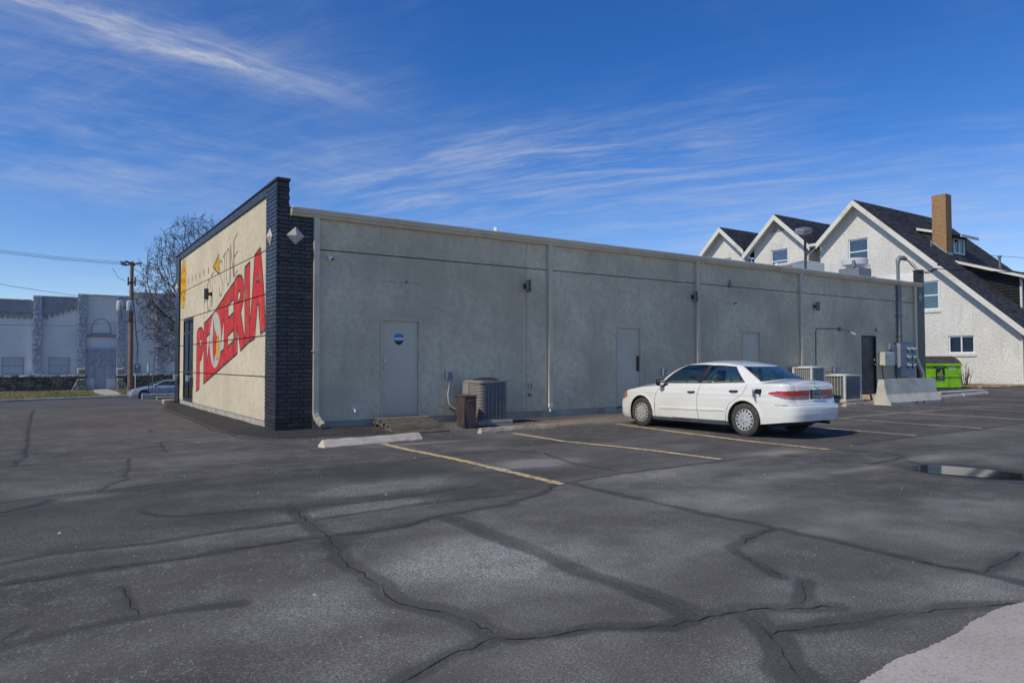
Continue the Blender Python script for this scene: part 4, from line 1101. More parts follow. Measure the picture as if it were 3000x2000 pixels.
# shield-shaped alarm sign on the near door
t = thing('alarm_sign', 'blue and navy shield sign with white lettering stuck on the near grey door', 'sign', (2.745, .04, 1.9))
sh = [(2.63, 2.01), (2.745, 2.045), (2.86, 2.01), (2.862, 1.90), (2.845, 1.845), (2.80, 1.805), (2.745, 1.78), (2.69, 1.805), (2.645, 1.845), (2.628, 1.90)]
grow = lambda k: [(2.745 + (a - 2.745) * k, 1.91 + (b - 1.91) * k) for a, b in sh]
part(MB().prism(grow(1.06), 1, .0345, .0385), 'border', 'white_print', t)
part(MB().prism([p for p in grow(1.0) if p[1] < 1.97] + [(2.862, 1.955), (2.628, 1.955)][:0], 1, .032, .0343), 'lower_field', 'navy', t)
part(MB().prism([grow(1.0)[0], (2.6285, 1.951), (2.8615, 1.951), grow(1.0)[2], grow(1.0)[1]], 1, .0305, .0343), 'upper_field', 'sky_blue', t)


def wall_text(s, size, c, mat, parent, bold=False, axis=1, name='lettering', sx=1.0, off=None):
    v, f = text_geo(s, size, bold)
    if axis == 1: V = [(c[0] + x * sx, c[1], c[2] + y) for x, y in v]
    else: V = [(c[0], c[1] - x * sx, c[2] + y) for x, y in v]
    return part(MB().add(V, f), name, mat, parent)


wall_text('PROTECTED BY', .028, (2.745, .030, 1.982), 'blue_print', t, True)
wall_text('SimpliSafe', .044, (2.745, .0315, 1.905), 'white_print', t, True)
wall_text('HOME SECURITY', .022, (2.745, .0315, 1.868), 'blue_print', t)
t.location.y += .0285

# meter panel and its boxes at the far end
t = thing('electric_meters', 'tall blue grey panel with six round glass electricity meters by the far brick pier', 'meter panel', (24.6, .03, .79))
part(MB().cbox(24.06, -.20, .79, 25.16, .029, 2.13, .012), 'cabinet', 'panel_grey', t); part(MB().box(24.04, -.21, 2.1305, 25.18, .029, 2.145), 'drip_cap', 'galvanised', t)
part(MB().box(24.052, -.215, 1.05, 24.10, -.2005, 2.12), 'lit_edge_strip', 'galvanised', t)  # added strip standing for the sunlit left edge of the cabinet
for x in (24.58, 24.93):
    for z in (1.89, 1.57, 1.25):
        m = part(MB().lathe([(.092, 0), (.092, -.05), (.085, -.055), (.085, -.03)], 20, (x, -.2005, z), 1), 'meter', 'galvanised', t, 40)
        part(MB().lathe([(.083, -.04), (.083, -.11), (.06, -.135), (0, -.14)], 20, (x, -.2005, z), 1), 'dome', 'window_glass', m, 50)
        part(MB().lathe([(0, -.09), (.06, -.09), (.06, -.03)], 16, (x, -.2005, z), 1), 'dial', 'white_plastic', m, 40)
        part(MB().box(x + .0, -.23, z - .16, x + .05, -.2008, z - .10), 'seal_tab', 'dark_metal', m)
t = thing('service_box', 'beige metal box on the wall between the black door and the meter panel', 'electrical box', (23.15, .03, 1.22))
part(MB().cbox(22.83, -.17, 1.24, 23.50, .029, 1.75, .012), 'box', 'box_beige', t); part(MB().cbox(22.80, -.25, 1.22, 23.53, -.171, 1.74, .015), 'lid', 'box_beige', t); part(MB().cbox(22.90, -.262, 1.53, 22.94, -.2505, 1.58, .004), 'latch', 'black_plastic', t)
part(MB().tube([(22.9, -.08, 1.24), (22.92, -.08, 1.05), (23.02, -.06, .8), (23.05, -.05, .2)], .017, 8), 'cable', 'wire_black', t, 50)
t = thing('disconnect_box', 'narrow blue grey box on the wall tucked left of the meter panel', 'electrical box', (23.9, .03, 1.28)); part(MB().cbox(23.73, -.07, 1.28, 24.04, .029, 2.02, .01), 'box', 'panel_grey', t); part(MB().tube([(24.03, -.02, 1.28), (24.03, -.03, .7), (24.06, -.03, .1)], .014, 8), 'cable', 'wire_black', t)
t = thing('telephone_box', 'small pale box on the wall up left of the narrow blue grey box', 'electrical box', (23.57, .03, 1.86)); part(MB().cbox(23.48, -.06, 1.86, 23.66, .029, 2.10, .012), 'box', 'box_beige', t)
t = thing('service_mast', 'pair of tall galvanised conduits rising through the gutter to a bent weatherhead', 'conduit', (24.3, -.05, 2.13))
m1_ = part(MB().tube([(24.26, -.055, 2.146), (24.26, -.055, 5.30)], .062, 14), 'mast', 'galvanised', t, 40)
part(MB().tube([(24.26, -.055, 5.28), (24.27, -.06, 5.42), (24.36, -.10, 5.50), (24.50, -.16, 5.50), (24.62, -.2, 5.45)], [.075, .09, .10, .095, .07], 14), 'weatherhead', 'galvanised', m1_, 50)
part(MB().tube([(24.44, -.04, 2.146), (24.44, -.04, 4.42)], .035, 12), 'mast', 'galvanised', t, 40)
for z in (2.4, 3.2, 4.0): part(MB().box(24.16, -.122, z, 24.50, .029, z + .03), 'strap', 'galvanised', t)
HEAD = (24.62, -.2, 5.45); DROP = (25.25, -1.0, 5.02)
for k, dz in enumerate((-.42, -.55, -.3, -.62)):
    part(MB().tube([HEAD, (24.75 + .05 * k, -.35, 5.45 + dz * .5), (24.85 + .07 * k, -.55, 5.05 + dz * .35), (25.1, -.85, 4.85 + .04 * k), DROP], .012, 6), 'drip_loop', 'wire_black', t, 60)
part(MB().cbox(25.18, -1.05, 4.98, 25.30, -.93, 5.05, .01), 'splice', 'wire_black', t); part(MB().cbox(25.36, -1.12, 5.16, 25.48, -1.02, 5.24, .01), 'splice', 'wire_black', t)
o = part(MB().tube([(25.2, -1.0, 5.03), (30, -4, 4.80), (38, -9, 4.75), (50, -17, 5.2), (66, -27, 6.6)], .016, 6), 'service_cable', 'wire_black'); tag(o, 'thick black service cable running right from the weatherhead', 'cable')

# roof-top equipment
t = thing('vent_pipe', 'white plastic vent pipe standing on the roof above the near half of the gutter', 'pipe', (6.6, 2, 4.48)); part(MB().tube([(6.6, 2, 4.47), (6.6, 2, 5.17)], .062, 14), 'pipe', 'white_plastic', t, 40); part(MB().lathe([(.18, 0), (.07, .06)], 14, (6.6, 2, 4.481)), 'boot', 'roof_white', t)
t = thing('vent_pipe', 'white plastic vent pipe on the roof in front of the middle gable window', 'pipe', (20.8, 3, 4.48)); part(MB().tube([(20.8, 3, 4.47), (20.8, 3, 5.38)], .075, 14), 'pipe', 'white_plastic', t, 40)
t = thing('air_intake', 'pale sheet metal intake hood with slanted mouth on the roof', 'roof hood', (22.6, 3.2, 4.48))
part(MB().cbox(22.30, 2.7, 4.48, 23.66, 3.9, 5.58, .015), 'cabinet', 'fascia_white', t)
part(MB().prism([(21.30, 5.34), (22.29, 5.56), (22.29, 5.60), (21.27, 5.385)], 1, 2.72, 3.88), 'hood_top', 'fascia_white', t); part(MB().prism([(21.36, 5.335), (22.29, 5.54), (22.29, 4.8)], 1, 2.70, 2.73), 'hood_side', 'fascia_white', t); part(MB().box(21.6, 2.74, 4.95, 22.28, 3.85, 4.99), 'filter', 'wood_pole', t)
t = thing('exhaust_fan', 'round aluminium mushroom exhaust fan on a square kerb on the roof', 'exhaust fan', (25.1, 2.2, 4.48))
part(MB().cbox(24.62, 1.75, 4.48, 25.62, 2.65, 5.38, .02), 'curb', 'galvanised', t); part(MB().lathe([(.36, 5.38), (.36, 5.52), (.52, 5.53), (.53, 5.74), (.48, 5.80), (.30, 5.83), (0, 5.84)], 28, (25.12, 2.2, 0)), 'fan_shroud', 'transformer_grey', t, 40)
part(MB().box(24.55, 1.9, 5.40, 24.62, 2.0, 5.68), 'bracket', 'galvanised', t)
t = thing('flood_light', 'boxy floodlight tilted on a dark pole above the roof edge', 'flood light', (20.45, 1.5, 4.48))
part(MB().tube([(20.45, 1.5, 4.47), (20.45, 1.5, 6.20)], .045, 12), 'pole', 'dark_metal', t, 40)
hd = MB().cbox(-.29, -.20, -.09, .29, .20, .11, .025); hd.xform(Matrix.Translation((20.12, 1.35, 6.36)) @ Matrix.Rotation(math.radians(-14), 4, 'Y') @ Matrix.Rotation(math.radians(16), 4, 'X')); hd_o = part(hd, 'lamp_head', 'galvanised', t)
ln = MB().box(-.25, -.16, -.102, .25, .16, -.0905); ln.xform(Matrix.Translation((20.12, 1.35, 6.36)) @ Matrix.Rotation(math.radians(-14), 4, 'Y') @ Matrix.Rotation(math.radians(16), 4, 'X')); part(ln, 'lens', 'lens_clear', hd_o)
part(MB().tube([(20.45, 1.5, 6.18), (20.3, 1.4, 6.24)], .03, 8), 'knuckle', 'dark_metal', t)

# small louvred boxes beside the tall window of the end wall
for yy, lab in ((12.05, 'small grey metal box on the end wall at the far brick pier'), (9.55, 'small grey metal box on the end wall at the right jamb of the tall window')):
    t = thing('wall_box', lab, 'electrical box', (.05, yy, .85)); part(MB().cbox(-.12, yy - .16, .82, .0, yy + .16, 1.0, .01), 'box', 'panel_grey', t); part(MB().box(-.04, yy - .17, .66, .0, yy - .14, .95), 'bracket', 'dark_metal', t); part(MB().box(0, yy - .1, .85, .0495, yy + .1, .95), 'back_plate', 'panel_grey', t)


# ------------------------------------------------------------------ air conditioners
def rs_loop(cx, cy, h, r, z, n=5):
    out = []
    for (sx, sy, a0) in ((1, 1, 0), (-1, 1, 90), (-1, -1, 180), (1, -1, 270)):
        for k in range(n + 1):
            a = math.radians(a0 + 90 * k / n); out.append((cx + sx * (h - r) + r * math.cos(a), cy + sy * (h - r) + r * math.sin(a), z))
    return out


def ring_band(cx, cy, h0, h1, r, z0, z1, tilt=0.0):
    """closed band round a rounded square: outer half-size h0, inner h1"""
    A, B, C, D = rs_loop(cx, cy, h0, r, z0), rs_loop(cx, cy, h0 - tilt, r, z1), rs_loop(cx, cy, h1, r, z1), rs_loop(cx, cy, h1, r, z0)
    n = len(A); mb = MB(); mb.v = A + B + C + D
    for s in range(4):
        e = (s + 1) % 4
        for k in range(n): mb.f.append((s * n + k, s * n + (k + 1) % n, e * n + (k + 1) % n, e * n + k))
    return mb


def solid_loop(cx, cy, h, r, z0, z1):
    A, B = rs_loop(cx, cy, h, r, z0), rs_loop(cx, cy, h, r, z1); n = len(A); mb = MB(); mb.v = A + B
    mb.f = [tuple(range(n - 1, -1, -1)), tuple(range(n, 2 * n))] + [(k, (k + 1) % n, n + (k + 1) % n, n + k) for k in range(n)]
    return mb


cx, cy, H = 4.54, -.735, .39
t = thing('air_conditioner', 'dirty beige louvred air conditioner beside the brown bin at the near wall', 'air conditioner', (cx, cy, 0))
part(MB().cbox(cx - .47, cy - .44, lot_z(cx, cy) - .05, cx + .47, cy + .44, .085, .012), 'pad', 'concrete', t)
part(solid_loop(cx, cy, H - .045, .10, .095, .93), 'coil', 'ac_dark', t); part(ring_band(cx, cy, H + .008, H - .06, .12, .088, .13), 'base_pan', 'ac_beige', t, 40)
for k in range(24):
    z = .148 + k * .0325; part(ring_band(cx, cy, H, H - .03, .12, z, z + .019, .012), 'louvre', 'ac_beige', t, 30)
ribs = MB()
for s in np.linspace(-.25, .25, 6):
    for q in ((cx + s, cy - H - .002), (cx + s, cy + H - .008)): ribs.box(q[0] - .003, q[1], .13, q[0] + .003, q[1] + .012, .93)
    for q in ((cx - H - .002, cy + s), (cx + H - .008, cy + s)): ribs.box(q[0], q[1] - .003, .13, q[0] + .012, q[1] + .003, .93)
part(ribs, 'ribs', 'ac_beige', t)
part(MB().box(cx - H - .006, cy + .10, .13, cx - H + .02, cy + .36, .93), 'service_panel', 'ac_beige', t)
part(solid_loop(cx, cy, H + .012, .12, .93, .985), 'top_cover', 'ac_beige', t, 40)
part(MB().lathe([(.30, .986), (.30, 1.0), (.18, 1.035), (.10, 1.045), (0, 1.047)], 24, (cx, cy - .02, 0)), 'fan_guard', 'ac_dark', t, 40)
part(MB().tube([(cx - H, cy + .25, .25), (cx - H - .12, cy + .3, .24), (cx - H - .16, cy + .55, .30), (cx - H - .1, .05, .33)], .024, 8), 'refrigerant_line', 'black_plastic', t, 50)


def grey_unit(cx, cy, H, z0, z1, label):
    t = thing('air_conditioner', label, 'air conditioner', (cx, cy, 0), 'grey air conditioners behind the car')
    zp = min(lot_z(cx, cy), 0) - .05
    part(MB().cbox(cx - H - .06, cy - H - .06, zp, cx + H + .06, cy + H + .06, z0 - .002, .012), 'pad', 'concrete', t)
    part(solid_loop(cx, cy, H - .035, .03, z0 + .02, z1 - .05), 'coil', 'ac_dark', t); part(solid_loop(cx, cy, H, .03, z0, z0 + .04), 'base_pan', 'ac_grey', t, 40)
    for sx in (-1, 1):
        for sy in (-1, 1): part(MB().box(cx + sx * H, cy + sy * H, z0 + .04, cx + sx * (H - .075), cy + sy * (H - .075), z1 - .055), 'corner_post', 'ac_grey', t)
    gd = MB(); n = 8
    for k in range(n + 1):
        s = -(H - .08) + k * (2 * H - .16) / n
        for y in (cy - H + .012, cy + H - .018): gd.box(cx + s - .006, y, z0 + .04, cx + s + .006, y + .006, z1 - .05)
        for x in (cx - H + .012, cx + H - .018): gd.box(x, cy + s - .006, z0 + .04, x + .006, cy + s + .006, z1 - .05)
    part(gd, 'coil_guard', 'ac_grey', t); wires = MB()
    for k in range(20):
        z = z0 + .06 + k * (z1 - z0 - .13) / 19
        wires.box(cx - H + .07, cy - H + .019, z, cx + H - .07, cy - H + .023, z + .007); wires.box(cx - H + .019, cy - H + .07, z, cx - H + .023, cy + H - .07, z + .007)
    part(wires, 'guard_wires', 'ac_grey', t)
    part(solid_loop(cx, cy, H + .012, .05, z1 - .052, z1 - .012), 'top_cover', 'ac_grey', t, 40); part(MB().lathe([(.34, z1 - .011), (.33, z1 + .012), (.1, z1 + .02), (0, z1 + .02)], 24, (cx, cy, 0)), 'fan_guard', 'ac_grey', t, 40)


grey_unit(19.27, -.52, .50, .07, .94, 'pale grey air conditioner nearest the black door, lower one on the ground')
grey_unit(17.46, -.50, .37, .42, 1.22, 'pale grey air conditioner behind the car roofline, set higher against the wall')

# ------------------------------------------------------------------ bin, ramp, wheel stops, barrier
rz = math.radians(-13)
t = thing('rubbish_bin', 'slim brown plastic rubbish bin standing against the beige air conditioner', 'bin', (3.64, -1.38, lot_z(3.6, -1.4)), rz=rz, local=True)
def tap(w0, d0, w1, d1, z0, z1):
    return MB().add([(-w0, -d0, z0), (w0, -d0, z0), (w0, d0, z0), (-w0, d0, z0), (-w1, -d1, z1), (w1, -d1, z1), (w1, d1, z1), (-w1, d1, z1)], [(0, 3, 2, 1), (4, 5, 6, 7), (0, 1, 5, 4), (1, 2, 6, 5), (2, 3, 7, 6), (3, 0, 4, 7)])
part(tap(.105, .30, .125, .335, .0, .655), 'body', 'bin_brown', t); part(MB().cbox(-.145, -.365, .656, .145, .365, .70, .012), 'rim', 'bin_brown', t)
part(MB().box(-.13, -.325, .05, -.1262, -.06, .62).box(.118, -.33, .06, .1275, -.28, .62), 'rib', 'bin_brown', t); part(MB().cbox(-.06, -.385, .56, .06, -.332, .61, .01), 'handle', 'bin_brown', t)

t = thing('wooden_ramp', 'weathered grey plank ramp laid in front of the near door', 'ramp', (2.6, -1, 0))
def ramp_edge(s):
    """left and right ends, y and z of the deck surface at fraction s from the wall to the toe"""
    y = -.03 - 1.93 * s; z = .20 if s < .20 else .20 - (s - .20) / .80 * .178
    return (2.08 - .27 * s, 3.34 - .40 * s, y, z)
n = 15
for k in range(n):
    a, b = ramp_edge(k / n + .004), ramp_edge((k + 1) / n - .004); th = .034; dz = rnd.uniform(-.003, .003); e = rnd.uniform(-.02, .02); e2 = rnd.uniform(-.02, .02)
    V = [(a[0] + e, a[2], a[3] + dz), (a[1] + e2, a[2], a[3] + dz), (b[1] + e2, b[2], b[3] + dz), (b[0] + e, b[2], b[3] + dz)]
    V += [(x, y, max(z - th, -.02)) for x, y, z in V]
    part(MB().add(V, [(3, 2, 1, 0), (4, 5, 6, 7), (0, 1, 5, 4), (1, 2, 6, 5), (2, 3, 7, 6), (3, 0, 4, 7)]), 'plank', 'wood_grey', t)
for fx in (0.03, .5, .97):
    P = []
    for s in (0, .2, .55, 1): l, r_, y, z = ramp_edge(s); P.append((l + (r_ - l) * fx, y, z - .036))
    m = MB()
    for (a, b) in zip(P[:-1], P[1:]):
        m.add([(a[0] - .02, a[1], a[2]), (a[0] + .02, a[1], a[2]), (b[0] + .02, b[1], b[2]), (b[0] - .02, b[1], b[2]), (a[0] - .02, a[1], a[2] - .09), (a[0] + .02, a[1], a[2] - .09), (b[0] + .02, b[1], b[2] - .09), (b[0] - .02, b[1], b[2] - .09)], [(3, 2, 1, 0), (4, 5, 6, 7), (0, 1, 5, 4), (1, 2, 6, 5), (2, 3, 7, 6), (3, 0, 4, 7)])
    part(m, 'joist', 'wood_grey', t)
for s, fx in ((.1, .04), (.28, .04), (.42, .04), (.1, .96)):
    l, r_, y, z = ramp_edge(s); x = l + (r_ - l) * fx; part(MB().box(x - .045, y - .03, -.1, x + .045, y + .03, z - .04), 'post', 'wood_dark', t)


def wheel_stop(a, b, mat, label, h=.115, w=.16, bow=0.0, broken=0.0, slope_=0.0):
    t_ = None; mb = MB(); n = 14; A, B = Vector((*a, 0)), Vector((*b, 0)); d = (B - A).normalized(); s = Vector((-d.y, d.x, 0)); r = random.Random(int(a[0] * 100)); V = []
    for i in range(n + 1):
        k = i / n; p = A + (B - A) * k + s * bow * math.sin(math.pi * k); zb = lot_z(p.x, p.y) - .01; e = .03 if i in (0, n) else 0
        for (u, z) in ((-w / 2, 0), (-w / 2 + .005, h * (.45 - .25 * slope_)), (-w * (.32 - .20 * slope_), h), (w * (.32 - .20 * slope_), h), (w / 2 - .005, h * (.45 - .25 * slope_)), (w / 2, 0)):
            q = p + s * (u + r.uniform(-.004, .004)) - (d * (e * (z / h)) if i == n else -d * (e * (z / h)) if i == 0 else Vector())
            V.append((q.x, q.y, zb + max(0, z + (r.uniform(-.006, .003) if z else broken * max(0, math.sin(3.1 * k * 2)) * .02))))
    m = 6; F = [tuple(range(m)), tuple(range(n * m + m - 1, n * m - 1, -1))]
    for i in range(n):
        for k in range(m): F.append((i * m + k, i * m + (k + 1) % m, (i + 1) * m + (k + 1) % m, (i + 1) * m + k))
    mb.add(V, F); o = part(mb, 'wheel_stop', mat); return tag(o, label, 'wheel stop', 'concrete wheel stops along the restaurant')


wheel_stop((-.11, -3.10), (1.82, -2.83), 'concrete_pale', 'pale pinkish concrete wheel stop lying crooked in front of the plank ramp', h=.13, w=.24, bow=-.05, slope_=1.0)
wheel_stop((3.22, -2.62), (5.06, -2.66), 'concrete_tan', 'tan weathered wheel stop in front of the beige air conditioner')
wheel_stop((16.6, -2.24), (18.43, -2.12), 'concrete_tan', 'tan wheel stop in front of the grey air conditioners')
wheel_stop((24.0, -1.52), (26.3, -1.40), 'concrete_pale', 'pale wheel stop just beyond the concrete barrier')
wheel_stop((26.4, -1.38), (28.9, -1.25), 'concrete_pale', 'pale wheel stop farthest right, ending near the dumpster')

t = thing('concrete_barrier', 'grey concrete traffic barrier with flared foot standing before the meter panel', 'barrier', (20.1, -2.41, 0))
yc = -2.41; up = [(-.30, .075), (-.165, .33), (-.085, .81), (.085, .81), (.165, .33), (.30, .075)]
mb = MB(); n = 24; V = []; r = random.Random(4); zb = lot_z(20.1, -2.4)
for i in range(n + 1):
    k = i / n
    for (u, z) in up:
        e = .05 * (1 - z) if i in (0, n) else 0; x = 18.44 + 3.32 * k + (e if i == 0 else 0) * 0
        V.append((x + r.uniform(-.004, .004), yc + u + r.uniform(-.003, .003), z + zb + r.uniform(-.003, .003)))
m = len(up); F = [tuple(range(m - 1, -1, -1)), tuple(range(n * m, n * m + m))]
for i in range(n):
    for k in range(m): F.append((i * m + k, (i + 1) * m + k, (i + 1) * m + (k + 1) % m, i * m + (k + 1) % m))
part(mb.add(V, F), 'upper_block', 'barrier_concrete', t)
for a, b in ((18.44, 20.02), (20.20, 20.48), (20.64, 21.76)): part(MB().cbox(a, yc - .298, zb - .03, b, yc + .298, zb + .073, .006), 'foot', 'barrier_concrete', t)
rub = MB()
for i in range(120):
    x, y = 18.42 + abs(r.gauss(0, .05)), r.uniform(yc - .36, yc + .34); x -= .07 + r.uniform(0, .06); s = r.uniform(.008, .03); z = lot_z(x, y)
    rub.add([(x - s, y - s, z), (x + s, y - s * .7, z), (x + s * .8, y + s, z), (x - s * .6, y + s, z), (x, y, z + s * 1.1)], [(0, 1, 4), (1, 2, 4), (2, 3, 4), (3, 0, 4)])
o = part(rub, 'rubble', 'barrier_concrete', t); o['kind'] = 'stuff'
# timber step and stubs beside the black door
t = thing('door_step', 'low tan stone step below the black door', 'step', (22.2, -.4, 0)); part(MB().cbox(21.3, -.75, -.06, 23.2, .04, .155, .015), 'slab', 'concrete_tan', t)
t = thing('pipe_stub', 'black bent pipe stub at the foot of the black door', 'pipe', (21.2, -.3, 0)); part(MB().tube([(21.15, -.3, .42), (21.2, -.35, .36), (21.22, -.5, .34), (21.25, -.55, .0)], .03, 8), 'pipe', 'black_plastic', t, 50)
t = thing('concrete_slab', 'low grey concrete slab on the ground between barrier and dumpster', 'slab', (28.5, .2, 0)); part(MB().cbox(26.6, -.5, gz1(28, 0) - .1, 30.8, 1.3, gz1(28, 0) + .11, .02), 'slab', 'concrete', t)
t = thing('concrete_block', 'tan concrete block standing at the foot of the far brick pier', 'block', (-.15, 12.6, 0)); part(MB().cbox(-.38, 12.35, -.25, -.02, 12.8, .13, .02), 'block', 'concrete_tan', t)

# ------------------------------------------------------------------ cars
def crm(ctrl, t):
    """Catmull-Rom curve through control points at parameters t"""
    P = np.asarray(ctrl, float); n = len(P); t = np.clip(np.asarray(t, float), 0, n - 1 - 1e-9); i = np.floor(t).astype(int); f = (t - i)[..., None]
    p0, p1, p2, p3 = P[np.maximum(i - 1, 0)], P[i], P[np.minimum(i + 1, n - 1)], P[np.minimum(i + 2, n - 1)]
    return 0.5 * ((2 * p1) + (-p0 + p2) * f + (2 * p0 - 5 * p1 + 4 * p2 - p3) * f ** 2 + (-p0 + 3 * p1 - 3 * p2 + p3) * f ** 3)


def by_length(ctrl, step):
    n = len(ctrl); tt = np.linspace(0, n - 1, 4000); q = crm(ctrl, tt); s = np.concatenate([[0], np.cumsum(np.linalg.norm(np.diff(q, axis=0), axis=1))])
    m = int(s[-1] / step); return np.interp(np.linspace(0, s[-1], m + 1), s, tt), s[-1]


SEDAN = dict(
    plan=[(0, 0), (.30, .012), (.55, .06), (.735, .19), (.825, .42), (.875, .75), (.900, 1.3), (.905, 2.4), (.900, 3.4), (.882, 4.1), (.830, 4.42), (.735, 4.61), (.56, 4.70), (.31, 4.73), (0, 4.74)],
    top=([0, .06, .2, .45, .9, 1.35, 2.4, 3.4, 3.9, 4.4, 4.7, 4.81], [.62, .66, .72, .79, .865, .900, .940, .980, 1.005, 1.015, 1.0, .985]),
    bot=([0, .3, .7, 1.3, 3.2, 4.0, 4.5, 4.81], [.18, .18, .18, .18, .19, .25, .315, .345]),
    side=([.16, .21, .27, .40, .56, .70, .82, .93, 1.02], [-.055, -.035, -.014, -.002, .002, .0, -.014, -.030, -.040]),
    rear=([.26, .33, .46, .56, .60, .625, .645, .72, .90, 1.0], [-.05, .0, .022, .020, .012, -.02, -.075, -.105, -.105, -.11]),
    front=([.16, .24, .40, .52, .56, .66], [-.05, -.005, .01, .0, -.02, -.05]),
    crown=([0, .1, .5, .9, 1.4, 3.5, 4.0, 4.4, 4.72, 4.81], [.0, .03, .07, .095, .12, .08, .075, .060, .045, .03]),
    gbase=[(0, 1.10), (.36, 1.14), (.62, 1.27), (.755, 1.46), (.79, 2.0), (.795, 2.6), (.785, 3.2), (.770, 3.74), (.705, 4.00), (.40, 4.09), (0, 4.11)],
    groof=[(0, 1.93), (.32, 1.95), (.50, 2.03), (.57, 2.18), (.60, 2.5), (.605, 2.8), (.60, 3.1), (.59, 3.33), (.56, 3.45), (.35, 3.51), (0, 3.53)],
    zroof=([1.9, 2.2, 2.6, 3.0, 3.3, 3.52], [1.345, 1.378, 1.398, 1.392, 1.362, 1.330]), rcrown=.050,
    wheels=(.95, 3.69), arch=.365, tyre_r=.318, tyre_out=.885, length=4.81, convex=.055,
    glass=dict(windscreen=(0, 2.45), front=(3.02, 4.75), bpillar=(4.75, 4.95), rear=(4.95, 6.22), quarter=(6.27, 6.78), back=(8.0, 10)),
    doors=(1.45, 2.59, 3.74))


